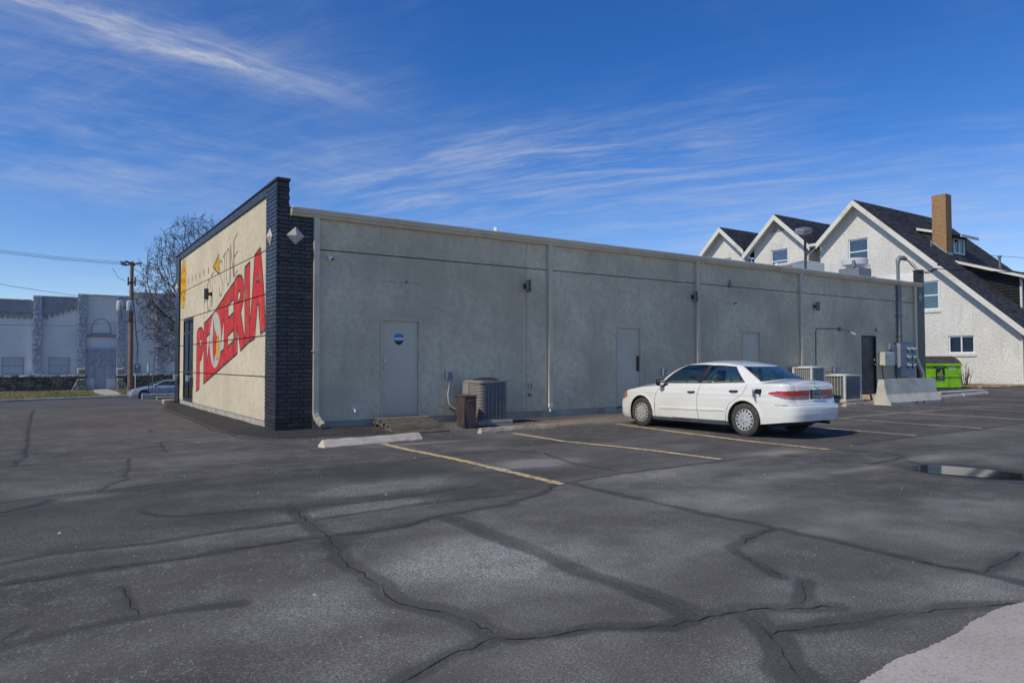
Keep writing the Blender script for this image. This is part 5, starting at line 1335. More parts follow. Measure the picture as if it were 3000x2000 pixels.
def make_car(name, label, loc, rz, paint, P, step=.0105, detail=True, two_door=False):
    root = thing(name, label, 'car', loc, rz=rz, local=True); Lh = P['length'] / 2
    loc3 = lambda w, u, z: np.stack([-w, Lh - u, z], -1)
    # ---- lower body: plan outline swept up with a changing offset
    T, per = by_length(P['plan'], step); pl = crm(P['plan'], T); tan = np.gradient(pl, axis=0); tan /= np.linalg.norm(tan, axis=1)[:, None] + 1e-9
    nrm = np.stack([tan[:, 1], -tan[:, 0]], 1); nrm[0] = (0, -1); nrm[-1] = (0, 1)
    arc = np.concatenate([[0], np.cumsum(np.linalg.norm(np.diff(pl, axis=0), axis=1))]); a_rear = arc[-1] - arc
    u0 = pl[:, 1]; zt = np.interp(u0, *P['top']); zb = np.interp(u0, *P['bot'])
    M = int(.78 / step) + 1; r = np.linspace(0, 1, M)[:, None]
    Z = zb[None] + r * (zt - zb)[None]; Z0 = Z.copy()
    n_c = len(P['plan']); kr = smoothstep(n_c - 5.0, n_c - 3.2, T)[None]; kf = (1 - smoothstep(2.2, 4.2, T))[None]
    off = np.interp(Z, *P['side']) * (1 - kr - kf + kr * kf) + np.interp(Z, *P['rear']) * kr + np.interp(Z, *P['front']) * kf
    rr = .05; e = np.clip((Z - (zt[None] - rr)) / rr, 0, 1); off = off - rr * (1 - np.sqrt(np.maximum(0, 1 - e * e * .92)))
    for wu in P['wheels']:
        d = np.hypot(u0[None] - wu, Z - P['tyre_r']); side_only = (1 - kr) * (1 - kf * .6)
        off = off + side_only * .014 * np.exp(-((d - P['arch'] - .012) / .03) ** 2)
    mz = .422 + .018 * (u0[None] - 1.4); mould = detail & (Z > mz) & (Z < mz + .042) & (u0[None] > 1.50) & (u0[None] < 3.24)
    off = off + .013 * mould
    # shallow crease along the flank
    off = off + .006 * np.exp(-((Z - (.78 + .03 * (u0[None] - 2.4) / 2)) / .03) ** 2) * (1 - kr) * (1 - kf)
    Wd = pl[None, :, 0] + nrm[None, :, 0] * off; Ud = pl[None, :, 1] + nrm[None, :, 1] * off; Wd = np.maximum(Wd, 0); Wd[:, 0] = 0; Wd[:, -1] = 0
    fc = grid_faces(*Z.shape); cen = lambda A: A.ravel()[fc].mean(1)
    fu, fz, fw = cen(Ud), cen(Z0), cen(Wd); far = cen(np.broadcast_to(a_rear[None], Z.shape)); ft = cen(np.broadcast_to(T[None], Z.shape)); fzt = cen(np.broadcast_to(zt[None], Z.shape))
    lab = np.full(len(fc), 'body', dtype='<U14')
    side = (ft > 4.0) & (ft < n_c - 4.0)
    g_ = step * .62
    lab[(fz < .625) & (ft > n_c - 5.3)] = 'rear_bumper'; lab[(fz < .545) & (ft < 4.1)] = 'front_bumper'
    d0, d1, d2 = P['doors']
    rear_edge = d2 - 3.74 + np.interp(fz, [.2, .288, .45, .607, .70, .807, .90, .98], [3.25, 3.26, 3.28, 3.35, 3.50, 3.655, 3.71, 3.735])
    front_edge = d0 + np.interp(fz, [.2, .35, .6, .75, .9], [-.06, -.085, -.08, -.03, .07]); mid_edge = d1 + np.interp(fz, [.2, .3, .5, .75, .95], [.03, -.005, -.03, -.03, .03])
    flank = side & (fz > .24)
    lab[flank & (fu > front_edge) & (fu < (rear_edge if two_door else mid_edge))] = 'front_door'
    if not two_door: lab[flank & (fu >= mid_edge) & (fu < rear_edge)] = 'rear_door'
    for edge_ in ((front_edge, rear_edge) if two_door else (front_edge, mid_edge, rear_edge)): lab[flank & (np.abs(fu - edge_) < g_)] = 'gap'
    lab[side & (fz < .252 + .012 * (fu - 1.4)) & (fu > P['wheels'][0]) & (fu < P['wheels'][1])] = 'sill'
    if detail:
        lab[cen(mould.astype(float)) > .5] = 'side_moulding'
        lab[(cen(mould.astype(float)) > .5) & (np.abs(fu - mid_edge) < g_)] = 'gap'
        lab[(np.abs(fz - .625) < g_) & (ft > n_c - 5.3)] = 'gap'
        trunk = (far < .62 + .10 * (fz - .66)) & (fz > .632); lab[trunk] = 'boot_lid'
        lab[(np.abs(far - (.62 + .10 * (fz - .66))) < g_ * .8) & (fz > .632) & (ft > n_c - 5)] = 'gap'
        lo_ = np.interp(far, [0, .66, .92, 1.19], [.715, .718, .745, .825]); hi_ = np.interp(far, [0, .3, 1.0, 1.19], [.890, .890, .880, .850])
        tl = (far > .215 - .30 * (fz - .80)) & (far < 1.19) & (fz > lo_) & (fz < hi_)
        lab[tl] = 'lens_red'; lab[tl & (fz < lo_ + (hi_ - lo_) * .42) & (far > .26) & (np.abs(far - .635) > .008) & (fz > lo_ + .012)] = 'lens_clear'
        pltr = (far < .175) & (fz > .725) & (fz < .895); lab[pltr] = 'plate_recess'
        hl = (ft > 2.15) & (ft < 4.12) & (fz > .575 + .02 * (fu - .2)) & (fz < fzt - .012) & (fu < .47) & (fz > .57 + .33 * np.clip(fu - .28, 0, 1))
        lab[hl] = 'lens_clear2'; lab[hl & (fu > .19) & (fz < .685)] = 'lens_amber'
        gr = (fw < .42) & (fz > .50) & (fz < .60) & (ft < 3); lab[gr] = 'grille'
    else:
        hl = (ft > 1.6) & (ft < 4.2) & (fz > .50) & (fz < fzt - .015) & (fu < .5) & (fz > .50 + .35 * np.clip(fu - .2, 0, 1)); lab[hl] = 'lens_clear2'
    keep_ = np.ones(len(fc), bool)
    for wu in P['wheels']: keep_ &= ~((np.hypot(fu - wu, fz - P['tyre_r']) < P['arch']) & (ft > 3.0) & (ft < n_c - 3.4))
    V1 = loc3(Wd, Ud, Z).reshape(-1, 3); F1 = fc[keep_]; lab1 = lab[keep_]
    # ---- deck: hood, cowl and boot
    K = 26; s = np.linspace(0, 1, K)[:, None]; we, ue, ze = Wd[-1], Ud[-1], Z[-1]; cr = np.interp(ue, *P['crown'])
    Wk = we[None] * (1 - s); Uk = np.broadcast_to(ue[None], Wk.shape); Zk = ze[None] + cr[None] * (1 - (1 - s) ** 2)
    f2 = grid_faces(*Wk.shape); c2u, c2w = Uk.ravel()[f2].mean(1), Wk.ravel()[f2].mean(1); lab2 = np.full(len(f2), 'body', dtype='<U14')
    lab2[(c2u < 1.25) & (c2w < .70)] = 'bonnet'; lab2[(np.abs(c2w - .70) < .010) & (c2u < 1.3) & (c2u > .2)] = 'gap'
    bl = (c2u > 3.9) & (c2w < .645 - .03 * (4.7 - c2u)); lab2[bl] = 'boot_lid'; lab2[(np.abs(c2w - (.645 - .03 * (4.7 - c2u))) < .012) & (c2u > 3.9)] = 'gap'
    V2 = loc3(Wk, Uk, Zk).reshape(-1, 3)
    # ---- greenhouse
    Tg, _ = by_length(P['gbase'], step * 1.1); B, Rf = crm(P['gbase'], Tg), crm(P['groof'], Tg); S_ = int(.62 / step); s = np.linspace(0, 1, S_)[:, None]
    zb_ = np.interp(B[:, 1], *P['top']) + np.interp(B[:, 1], *P['crown']) * (1 - (B[:, 0] / np.interp(B[:, 1], pl[:, 1][5:-5], pl[:, 0][5:-5])) ** 2) - .012; zr_ = np.interp(Rf[:, 1], *P['zroof'])
    Wg = B[None, :, 0] * (1 - s) + Rf[None, :, 0] * s; Ug = B[None, :, 1] * (1 - s) + Rf[None, :, 1] * s; Zg = zb_[None] * (1 - s) + zr_[None] * s
    bul = 4 * s * (1 - s); tg = np.gradient(B, axis=0); tg /= np.linalg.norm(tg, axis=1)[:, None] + 1e-9; ng = np.stack([tg[:, 1], -tg[:, 0]], 1)
    fw_ = np.clip((2.6 - B[:, 1]) / 1.0, 0, 1) ** .6; Zg = Zg + bul * P.get('convex', .04) * fw_[None]
    Wg = Wg + ng[None, :, 0] * bul * .028; Ug = Ug + ng[None, :, 1] * bul * .028; Wg[:, 0] = 0; Wg[:, -1] = 0
    top_r = np.clip((s - .93) / .07, 0, 1); Wg = Wg * (1 - .03 * top_r ** 2)
    f3 = grid_faces(*Wg.shape); c3 = lambda A: A.ravel()[f3].mean(1); gt, gs = c3(np.broadcast_to(Tg[None], Wg.shape)), c3(np.broadcast_to(s, Wg.shape))
    lab3 = np.full(len(f3), 'body', dtype='<U14'); G_ = P['glass']
    def pane(nm, a, b, lo, hi, tr_=.02, ts=.03):
        lab3[(gt > a - tr_) & (gt < b + tr_) & (gs > lo - ts) & (gs < hi + ts)] = 'trim'
        return nm, (gt > a) & (gt < b) & (gs > lo) & (gs < hi)
    ps = [pane('windscreen', *G_['windscreen'], .03, .95, .1, .03), pane('rear_window', *G_['back'], .10, .93, .09, .035)]
    sd = [(k, G_[k]) for k in ('front', 'rear', 'quarter') if k in G_]
    lab3[(gt > sd[0][1][0] - .07) & (gt < sd[-1][1][1] + .04) & (gs > .045) & (gs < .905)] = 'trim'
    for k, (a, b) in sd:
        ps.append((k + '_window', (gt > a) & (gt < b) & (gs > .085) & (gs < .86 - .10 * np.clip((a + .12 - gt) / .12, 0, 1) * (k == 'front'))))
    for nm, m in ps: lab3[m] = nm
    V3 = loc3(Wg, Ug, Zg).reshape(-1, 3)
    # ---- roof
    K4 = 22; s4 = np.linspace(0, 1, K4)[:, None]; we, ue, ze = Wg[-1], Ug[-1], Zg[-1]; Lr = ue[-1] - ue[0]; q = (ue - ue[0]) / Lr; crn = P['rcrown'] * np.sqrt(np.maximum(0, 1 - (2 * q - 1) ** 2 * .985))
    W4 = we[None] * (1 - s4); U4 = np.broadcast_to(ue[None], W4.shape); Z4 = ze[None] + crn[None] * (1 - (1 - s4) ** 2.2)
    f4 = grid_faces(*W4.shape); lab4 = np.full(len(f4), 'body', dtype='<U14'); V4 = loc3(W4, U4, Z4).reshape(-1, 3)
    # ---- gather both sides and split by piece
    V = np.concatenate([V1, V2, V3, V4]); o2, o3, o4 = len(V1), len(V1) + len(V2), len(V1) + len(V2) + len(V3)
    F = np.concatenate([F1, f2 + o2, f3 + o3, f4 + o4]); Lb = np.concatenate([lab1, lab2, lab3, lab4])
    Vm = V * np.array([-1, 1, 1]); Fm = F[:, ::-1] + len(V)
    mats = dict(body=paint, front_door=paint, rear_door=paint, boot_lid=paint, bonnet=paint, rear_bumper=paint, front_bumper=paint, side_moulding=paint, gap='car_gap', sill='car_sill', trim='car_trim',
                lens_red='lens_red', lens_clear='lens_clear', lens_clear2='lens_clear', lens_amber='lens_amber', plate_recess='car_trim', grille='car_trim',
                windscreen='car_glass', rear_window='car_glass', front_window='car_glass', quarter_window='car_glass')
    names = dict(lens_red='tail_light', lens_clear='reversing_light', lens_clear2='headlight', lens_amber='indicator', gap='panel_gaps', trim='window_trim', front_window='side_window')
    made = {}
    both = ('body', 'gap', 'trim', 'boot_lid', 'bonnet', 'rear_bumper', 'front_bumper', 'windscreen', 'plate_recess', 'grille')
    def emit(nm, FF, VV, parent):
        used, inv = np.unique(FF, return_inverse=True)
        me = np_mesh(names.get(nm, nm), VV[used], inv.reshape(FF.shape), mats.get(nm, 'car_glass'), 40)
        o_ = part(me, names.get(nm, nm), None, parent)
        if nm == 'gap': o_['kind'] = 'stuff'
        return o_
    VV = np.concatenate([V, Vm])
    order_ = ['body'] + [k for k in np.unique(Lb) if k != 'body']
    for nm in order_:
        m = Lb == nm
        central = nm in both or (nm == 'rear_window' and True)
        if nm == 'rear_window':
            # the rear side panes share this word with the back light: keep them apart by place
            isb = np.zeros(len(F), bool); isb[m] = np.abs(V[F[m]].mean(1)[:, 0]) < 9; back = m & (V[F].mean(1)[:, 1] < Lh - 3.12) & (np.arange(len(F)) >= 0)
            cb = V[F].mean(1); gtt = np.zeros(len(F)); base_i = len(F1) + len(f2); gtt[base_i:base_i + len(f3)] = gt
            back = m & (gtt > G_['back'][0] - .01); sidep = m & ~back
            made['rear_window'] = emit('rear_window', np.concatenate([F[back], Fm[back]]), VV, root)
            if sidep.any():
                names['rear_window'] = 'side_window'; emit('rear_window', F[sidep], VV, root); emit('rear_window', Fm[sidep], VV, root); names.pop('rear_window')
            continue
        if central: made[nm] = emit(nm, np.concatenate([F[m], Fm[m]]), VV, root)
        else: made[nm] = emit(nm, F[m], VV, root); made[nm + '_r'] = emit(nm, Fm[m], VV, root)
    # ---- wheel wells and floor
    for wu in P['wheels']:
        for sgn in (1, -1):
            mb = MB().lathe([(P['arch'] + .004, .52), (P['arch'] + .004, .86)], 28, (0, 0, 0), 0); mb.lathe([(0, .52), (P['arch'] + .004, .52)], 28, (0, 0, 0), 0)
            mb.xform(Matrix.Translation((0, Lh - wu, P['tyre_r'])) @ Matrix.Scale(-sgn, 4, (1, 0, 0))); mb.v = [(x, y, max(z, .14)) for x, y, z in mb.v]; part(mb, 'wheel_well', 'car_trim', root)
    part(MB().box(-.74, Lh - 4.15, .20, .74, Lh - .3, .245), 'underbody', 'car_trim', root)
    # ---- wheels
    R_, wo = P['tyre_r'], P['tyre_out']; wid = .20
    tyre = MB().lathe([(.205, wo - .012), (.215, wo - .004), (.25, wo - .001), (.285, wo - .010), (R_ - .010, wo - .022), (R_, wo - .045), (R_, wo - wid + .04), (R_ - .012, wo - wid + .02), (.21, wo - wid)], 56, (0, 0, 0), 0)
    tread = MB()
    for k in range(3): tread.lathe([(R_ + .001, wo - .075 - k * .035), (R_ + .001, wo - .068 - k * .035)], 56, (0, 0, 0), 0)
    rim_c = wo - .010
    nr_, na = 26, 240; rad = np.linspace(.0, .207, nr_); ang = np.linspace(0, 2 * math.pi, na + 1)[:-1]; RR, AA = np.meshgrid(rad, ang, indexing='ij')
    prof_x = np.interp(RR, [0, .045, .06, .10, .15, .185, .199, .207], [.012, .012, .006, .004, .002, -.004, .003, -.004])
    HV = np.stack([rim_c + prof_x, RR * np.cos(AA), RR * np.sin(AA)], -1).reshape(-1, 3); hf = []
    i_ = np.arange(nr_ * na).reshape(nr_, na); jn = np.roll(i_, -1, 1)
    HF = np.stack([i_[:-1].ravel(), jn[:-1].ravel(), jn[1:].ravel(), i_[1:].ravel()], 1); cr_, ca = np.broadcast_to(((rad[:-1] + rad[1:]) / 2)[:, None], (nr_ - 1, na)).ravel(), np.broadcast_to((ang + math.pi / na)[None], (nr_ - 1, na)).ravel()
    nslot = 15 if detail else 5; ph = np.abs((ca * nslot / (2 * math.pi)) % 1 - .5); slot = (cr_ > .138) & (cr_ < .192) & (ph < .10 + .22 * (cr_ - .138) / .054) if detail else (cr_ > .06) & (cr_ < .19) & (ph < .30)
    lug = np.zeros(len(HF), bool)
    for q in range(5):
        a = q * 2 * math.pi / 5 + .3; lug |= np.hypot(cr_ * np.cos(ca) - .075 * math.cos(a), cr_ * np.sin(ca) - .075 * math.sin(a)) < .0125
    disc_ = MB().lathe([(0, rim_c - .035), (.20, rim_c - .035), (.205, rim_c - .006)], 40, (0, 0, 0), 0)
    me_t, me_tr, me_d = tyre.mesh('tyre', 'tyre', 35), tread.mesh('tread_groove', 'black_plastic'), disc_.mesh('rim', 'dark_metal')
    me_h = [np_mesh('hubcap', HV, HF[~(slot | lug)], m_, 30) for m_ in ('hubcap', 'hubcap_dusty')]
    me_l = np_mesh('lug_recess', HV + np.array([-.006, 0, 0]), HF[lug], 'dark_metal')
    for k, wu in enumerate(P['wheels']):
        for sgn in (1, -1):
            w = bpy.data.objects.new('wheel', me_t); COL.objects.link(w); w.parent = root; w.location = (0, Lh - wu, R_ + .001)
            w.scale = (-sgn, 1, 1); w.rotation_euler = (rnd.uniform(0, 6), 0, 0)
            for me in (me_tr, me_d, me_h[1 if k == 0 and detail else 0], me_l):
                c_ = bpy.data.objects.new(me.name.split('.')[0], me); COL.objects.link(c_); c_.parent = w
    # ---- cabin
    def seat(w, u, back_mat, head_mat, bw=.24):
        m = MB().cbox(-w - bw, Lh - u - .25, .36, -w + bw, Lh - u + .25, .52, .05); b = MB().cbox(-bw, -.06, 0, bw, .06, .56, .05)
        b.xform(Matrix.Translation((-w, Lh - u - .24, .48)) @ Matrix.Rotation(math.radians(16), 4, 'X')); m.add(b.v, b.f); s_ = part(m, 'seat', back_mat, root, 50)
        hdm = MB().cbox(-.13, -.055, 0, .13, .055, .20, .05); hdm.xform(Matrix.Translation((-w, Lh - u - .42, 1.04)) @ Matrix.Rotation(math.radians(10), 4, 'X')); part(hdm, 'headrest', head_mat, s_, 50)
    seat(.37, 2.32, 'car_seat', 'car_seat_cover' if detail else 'car_seat'); seat(-.37, 2.32, 'car_seat', 'car_seat')
    if detail:
        m = MB().cbox(-.62, Lh - 3.30, .36, .62, Lh - 2.90, .52, .05); b = MB().cbox(-.62, -.07, 0, .62, .07, .52, .05); b.xform(Matrix.Translation((0, Lh - 3.33, .46)) @ Matrix.Rotation(math.radians(20), 4, 'X')); m.add(b.v, b.f)
        s_ = part(m, 'rear_bench', 'car_seat', root, 50)
        for w in (.36, -.36): part(MB().cbox(-w - .13, Lh - 3.68, .99, -w + .13, Lh - 3.56, 1.19, .05), 'headrest', 'car_seat', s_, 50)
        part(MB().box(-.60, Lh - 3.98, 1.0, .60, Lh - 3.55, 1.02), 'parcel_shelf', 'car_seat', root); part(MB().tube([(-.03, Lh - 2.12, 1.31), (.03, Lh - 2.12, 1.31)], .05, 10), 'mirror_inside', 'black_plastic', root)
    part(MB().box(-.72, Lh - 3.5, .25, .72, Lh - 1.4, .27), 'floor', 'car_interior', root)
    for sx in (-1, 1): part(MB().cbox(sx * .74, Lh - 3.45, .28, sx * .79, Lh - 1.5, .90, .015), 'door_lining', 'car_seat', root)
    part(MB().cbox(-.66, Lh - 1.85, .55, .66, Lh - 1.35, .93, .07), 'dashboard', 'car_interior', root, 50)
    ring = [(-.37 + .18 * math.cos(a), Lh - 1.93 - .07 * math.sin(a), .93 + .165 * math.sin(a)) for a in np.linspace(0, 2 * math.pi, 25)]
    part(MB().tube(ring, .016, 8, False), 'steering_wheel', 'black_plastic', root, 50)
    # ---- mirrors and handles
    for sgn in (1, -1):
        mm = MB().cbox(-.10, -.05, -.075, .10, .07, .075, .028); mm.xform(Matrix.Translation((-sgn * .95, Lh - 1.60, .985)) @ Matrix.Rotation(sgn * .12, 4, 'Z')); mo = part(mm, 'wing_mirror', 'car_trim' if detail else paint, root, 50)
        part(MB().cbox(-sgn * .81 - .08, Lh - 1.66, .905, -sgn * .81 + .08, Lh - 1.54, .96, .012), 'mirror_arm', 'car_trim', mo)
        gl_ = MB().box(-.08, -.0525, -.055, .08, -.0505, .055); gl_.xform(Matrix.Translation((-sgn * .95, Lh - 1.60, .985)) @ Matrix.Rotation(sgn * .12, 4, 'Z')); part(gl_, 'mirror_glass', 'chrome', mo)
    if detail:
        for sgn in (1, -1):
            for u, zh in ((2.40, .805), (3.45, .855)):
                w = sgn * (np.interp(u, pl[:, 1][5:-5], pl[:, 0][5:-5]) - .016)
                part(MB().tube([(-w, Lh - u + .095, zh - .004), (-w - sgn * .022, Lh - u + .07, zh - .002), (-w - sgn * .026, Lh - u, zh), (-w - sgn * .022, Lh - u - .07, zh + .002), (-w, Lh - u - .095, zh + .004)], [.014, .017, .018, .019, .017], 10), 'door_handle', 'car_trim', root, 50)
        # open fuel flap on the left rear wing
        u, z = 3.99, .835; w = np.interp(u, pl[:, 1][5:-5], pl[:, 0][5:-5]) - .012
        part(MB().cbox(-w - .004, Lh - u - .08, z - .075, -w + .05, Lh - u + .07, z + .075, .012), 'fuel_filler', 'car_trim', root)
        fl = MB().cbox(-.006, -.15, -.075, .006, 0, .075, .004); fl.xform(Matrix.Translation((-w - .01, Lh - u + .085, z)) @ Matrix.Rotation(math.radians(-62), 4, 'Z')); part(fl, 'fuel_flap', paint, root)
        # number plate, emblem, exhaust
        yb = Lh - 4.74 + .100
        part(MB().cbox(-.165, yb - .018,   .738, .165, yb - .004, .885, .004), 'plate_frame', 'black_plastic', root); pl_o = part(MB().box(-.150, yb - .021, .752, .150, yb - .0185, .871), 'number_plate', 'plate_silver', root)
        v_, f_ = text_geo('K8D0U4', .095, True); part(MB().add([(x * .82, yb - .0225, .811 + y) for x, y in v_], f_), 'plate_lettering', 'navy', pl_o)
        em = MB(); ye = yb - .002
        em.prism([(-.050, .985), (-.034, .985), (-.022, .915), (-.038, .915)], 1, ye - .012, ye + .02); em.prism([(.050, .985), (.034, .985), (.022, .915), (.038, .915)], 1, ye - .012, ye + .02); em.prism([(-.026, .955), (.026, .955), (.028, .942), (-.028, .942)], 1, ye - .011, ye + .02)
        part(em, 'emblem', 'chrome', root); part(MB().box(.40, ye - .006, .935, .58, ye + .02, .948), 'model_badge', 'chrome', root)
        part(MB().cbox(-.10, ye - .012, .893, .10, ye + .02, .908, .004), 'boot_handle', paint, root)
        part(MB().tube([(.45, -1.85, .28), (.45, -2.22, .275)], .03, 10), 'exhaust_pipe', 'dark_metal', root, 50); part(MB().cbox(-.55, -2.08, .26, .55, -1.9, .34, .02), 'rear_valance', 'car_trim', root)
    return root


make_car('sedan_car', 'dusty white four-door sedan parked nose to the wall with its fuel flap open', (7.80, -4.7175, lot_z(7.6, -4.7) - .004), 0.0, 'car_white', SEDAN).scale = (.955, .9825, .985)
COUPE = dict(SEDAN)
COUPE['top'] = ([0, .06, .2, .45, .9, 1.35, 2.4, 3.4, 3.9, 4.4, 4.7, 4.81], [.50, .55, .61, .68, .77, .85, .88, .93, .95, .94, .92, .90])
COUPE['gbase'] = [(0, 1.10), (.36, 1.16), (.62, 1.34), (.745, 1.6), (.785, 2.1), (.79, 2.7), (.775, 3.3), (.735, 3.75), (.62, 4.0), (.36, 4.12), (0, 4.15)]
COUPE['groof'] = [(0, 2.15), (.32, 2.17), (.50, 2.25), (.555, 2.4), (.575, 2.6), (.58, 2.8), (.575, 3.0), (.555, 3.15), (.50, 3.22), (.32, 3.26), (0, 3.28)]
COUPE['crown'] = ([0, .1, .9, 1.4, 3.5, 4.2, 4.75, 4.81], [.0, .02, .075, .09, .06, .045, .035, .025]); COUPE['zroof'] = ([1.9, 2.2, 2.6, 2.9, 3.1, 3.32], [1.26, 1.275, 1.285, 1.28, 1.27, 1.25])
COUPE['glass'] = dict(windscreen=(0, 2.45), front=(3.0, 5.2), quarter=(5.35, 6.3), back=(7.75, 10)); COUPE['doors'] = (1.45, 2.8, 2.95)
make_car('coupe_car', 'low silver blue coupe on the street beyond the far brick pier', (3.55, 40.9, gz1(3.5, 40.9) + .03), math.radians(90), 'car_silver', COUPE, step=.03, detail=False, two_door=True)

# ------------------------------------------------------------------ white house with three gables
hs = thing('stucco_house', 'white rough-stucco house with three gables, dark shingle roof and tall tan chimney', 'house', (40, 8, 0))
XF, XR = 40.0, 51.0
SL = 0.934
APEX = [(10.44, 11.84), (16.28, 11.92), (21.14, 11.80)]
wz0 = -1.4


def gable_panel(ym, za, yl, yr, zb, x=XF):
    """front wall under one gable: apex ym, za; walls yl (left) and yr (right)"""
    t_ = .16
    return [(yr, zb), (yl, zb), (yl, za - t_ - SL * (yl - ym)), (ym, za - t_), (yr, za - t_ - SL * (ym - yr))]


# the window openings are left out of the big wall by building it in upright strips
WIN = dict(a=(9.80, 11.12, 7.70, 9.36), b=(5.60, 6.98, 4.48, 6.17), c=(3.77, 5.14, 1.86, 2.86), m=(15.60, 16.97, 7.80, 9.46), s=(20.48, 21.6, 7.8, 9.40))


def strip_wall(ym, za, yr, yl, wins, name='wall'):
    topz = lambda y: za - .16 - SL * abs(y - ym)
    cuts = sorted({yr, yl, ym} | {v for w in wins for v in w[:2]}); mb = MB()
    for a, b in zip(cuts[:-1], cuts[1:]):
        segs = [(wz0, None)]
        for w in wins:
            if w[0] <= a + 1e-6 and w[1] >= b - 1e-6:
                new = []
                for (z0, z1) in segs:
                    if z1 is None or z1 > w[3]: new += [(z0, w[2]), (w[3], z1)]
                    else: new.append((z0, z1))
                segs = new
        for z0, z1 in segs:
            if z1 is None: mb.prism([(a, z0), (b, z0), (b, topz(b)), (a, topz(a))], 0, XF, XF + .25)
            else: mb.prism([(a, z0), (b, z0), (b, z1), (a, z1)], 0, XF, XF + .25)
    return part(mb, name, 'house_stucco', hs)


strip_wall(APEX[0][0], APEX[0][1], 1.46, 13.10, [WIN['a'], WIN['b'], WIN['c']])
strip_wall(APEX[1][0], APEX[1][1], 14.27, 18.40, [WIN['m']])
strip_wall(APEX[2][0], APEX[2][1], 19.20, 24.0, [WIN['s']])
part(MB().box(41.4, 13.0, wz0, 41.6, 14.4, 9.6).box(41.4, 18.2, wz0, 41.6, 19.4, 9.8), 'recess_wall', 'house_stucco', hs)
for y in (13.10, 14.245, 18.40, 19.175): part(MB().box(XF + .26, y, wz0, 41.39, y + .02, 9.2), 'return_wall', 'house_stucco', hs)
part(MB().prism([(40.26, wz0), (XR, wz0), (XR, 3.1), (40.26, 3.1)], 1, 1.46, 1.70), 'side_wall', 'house_stucco', hs)
part(MB().prism([(1.71, wz0), (13.0, wz0), (13.0, 9.2), (10.44, 11.6), (1.71, 3.45)], 0, XR - .3, XR - .05), 'back_wall', 'house_stucco', hs)
part(MB().box(46.5, 13.01, wz0, 46.8, 24, 9.0), 'back_wall', 'house_stucco', hs)


def house_window(k, lights, curtain, sash='h'):
    y0, y1, z0, z1 = WIN[k]; x = XF + .06
    fr = MB(); w = .075
    fr.box(x, y0, z0, x + .10, y0 + w, z1); fr.box(x, y1 - w, z0, x + .10, y1, z1); fr.box(x, y0 + w, z1 - w, x + .10, y1 - w, z1); fr.box(x, y0 + w, z0, x + .10, y1 - w, z0 + w)
    if sash == 'h': zc = (z0 + z1) / 2; fr.box(x - .012, y0 + w, zc - .035, x + .09, y1 - w, zc + .035); cells = [(y0 + w, y1 - w, z0 + w, zc - .035), (y0 + w, y1 - w, zc + .035, z1 - w)]
    else: yc_ = (y0 + y1) / 2; fr.box(x - .012, yc_ - .035, z0 + w, x + .09, yc_ + .035, z1 - w); cells = [(y0 + w, yc_ - .035, z0 + w, z1 - w), (yc_ + .035, y1 - w, z0 + w, z1 - w)]
    o = part(fr, 'window', 'window_white', hs)
    for (a, b, c, d) in cells: part(MB().box(x + .045, a, c, x + .052, b, d), 'pane', 'window_glass', o)
    part(MB().box(x + .22, y0 - .1, z0 - .1, x + .24, y1 + .1, z1 + .1), 'blind_or_dark_room', curtain, o)  # sheet behind the panes; in navy it paints the dark of the room
    part(MB().cbox(XF - .06, y0 - .12, z0 - .20, XF + .06, y1 + .12, z0 - .02, .012), 'sill', 'house_stucco', o)


plain('blind_grey', (0.20, 0.23, 0.26), 0.9, var=0.15, vscale=4.0)
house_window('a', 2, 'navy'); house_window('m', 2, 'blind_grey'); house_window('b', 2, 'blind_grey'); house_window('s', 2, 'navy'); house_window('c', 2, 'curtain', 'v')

# louvred vent under the middle gable
vy, vz = APEX[1]; part(MB().prism([(vy - .80, 10.74), (vy + .80, 10.74), (vy, 11.48)], 0, XF - .012, XF - .002), 'gable_vent', 'soffit', hs)
for k in range(7):
    z = 10.77 + k * .10; hw = max(.05, (11.45 - z) / .934 * .98 - .02); part(MB().prism([(XF - .055, z), (XF - .013, z + .055), (XF - .013, z + .07), (XF - .06, z + .012)], 1, vy - hw, vy + hw), 'louvre', 'grille_grey', hs)


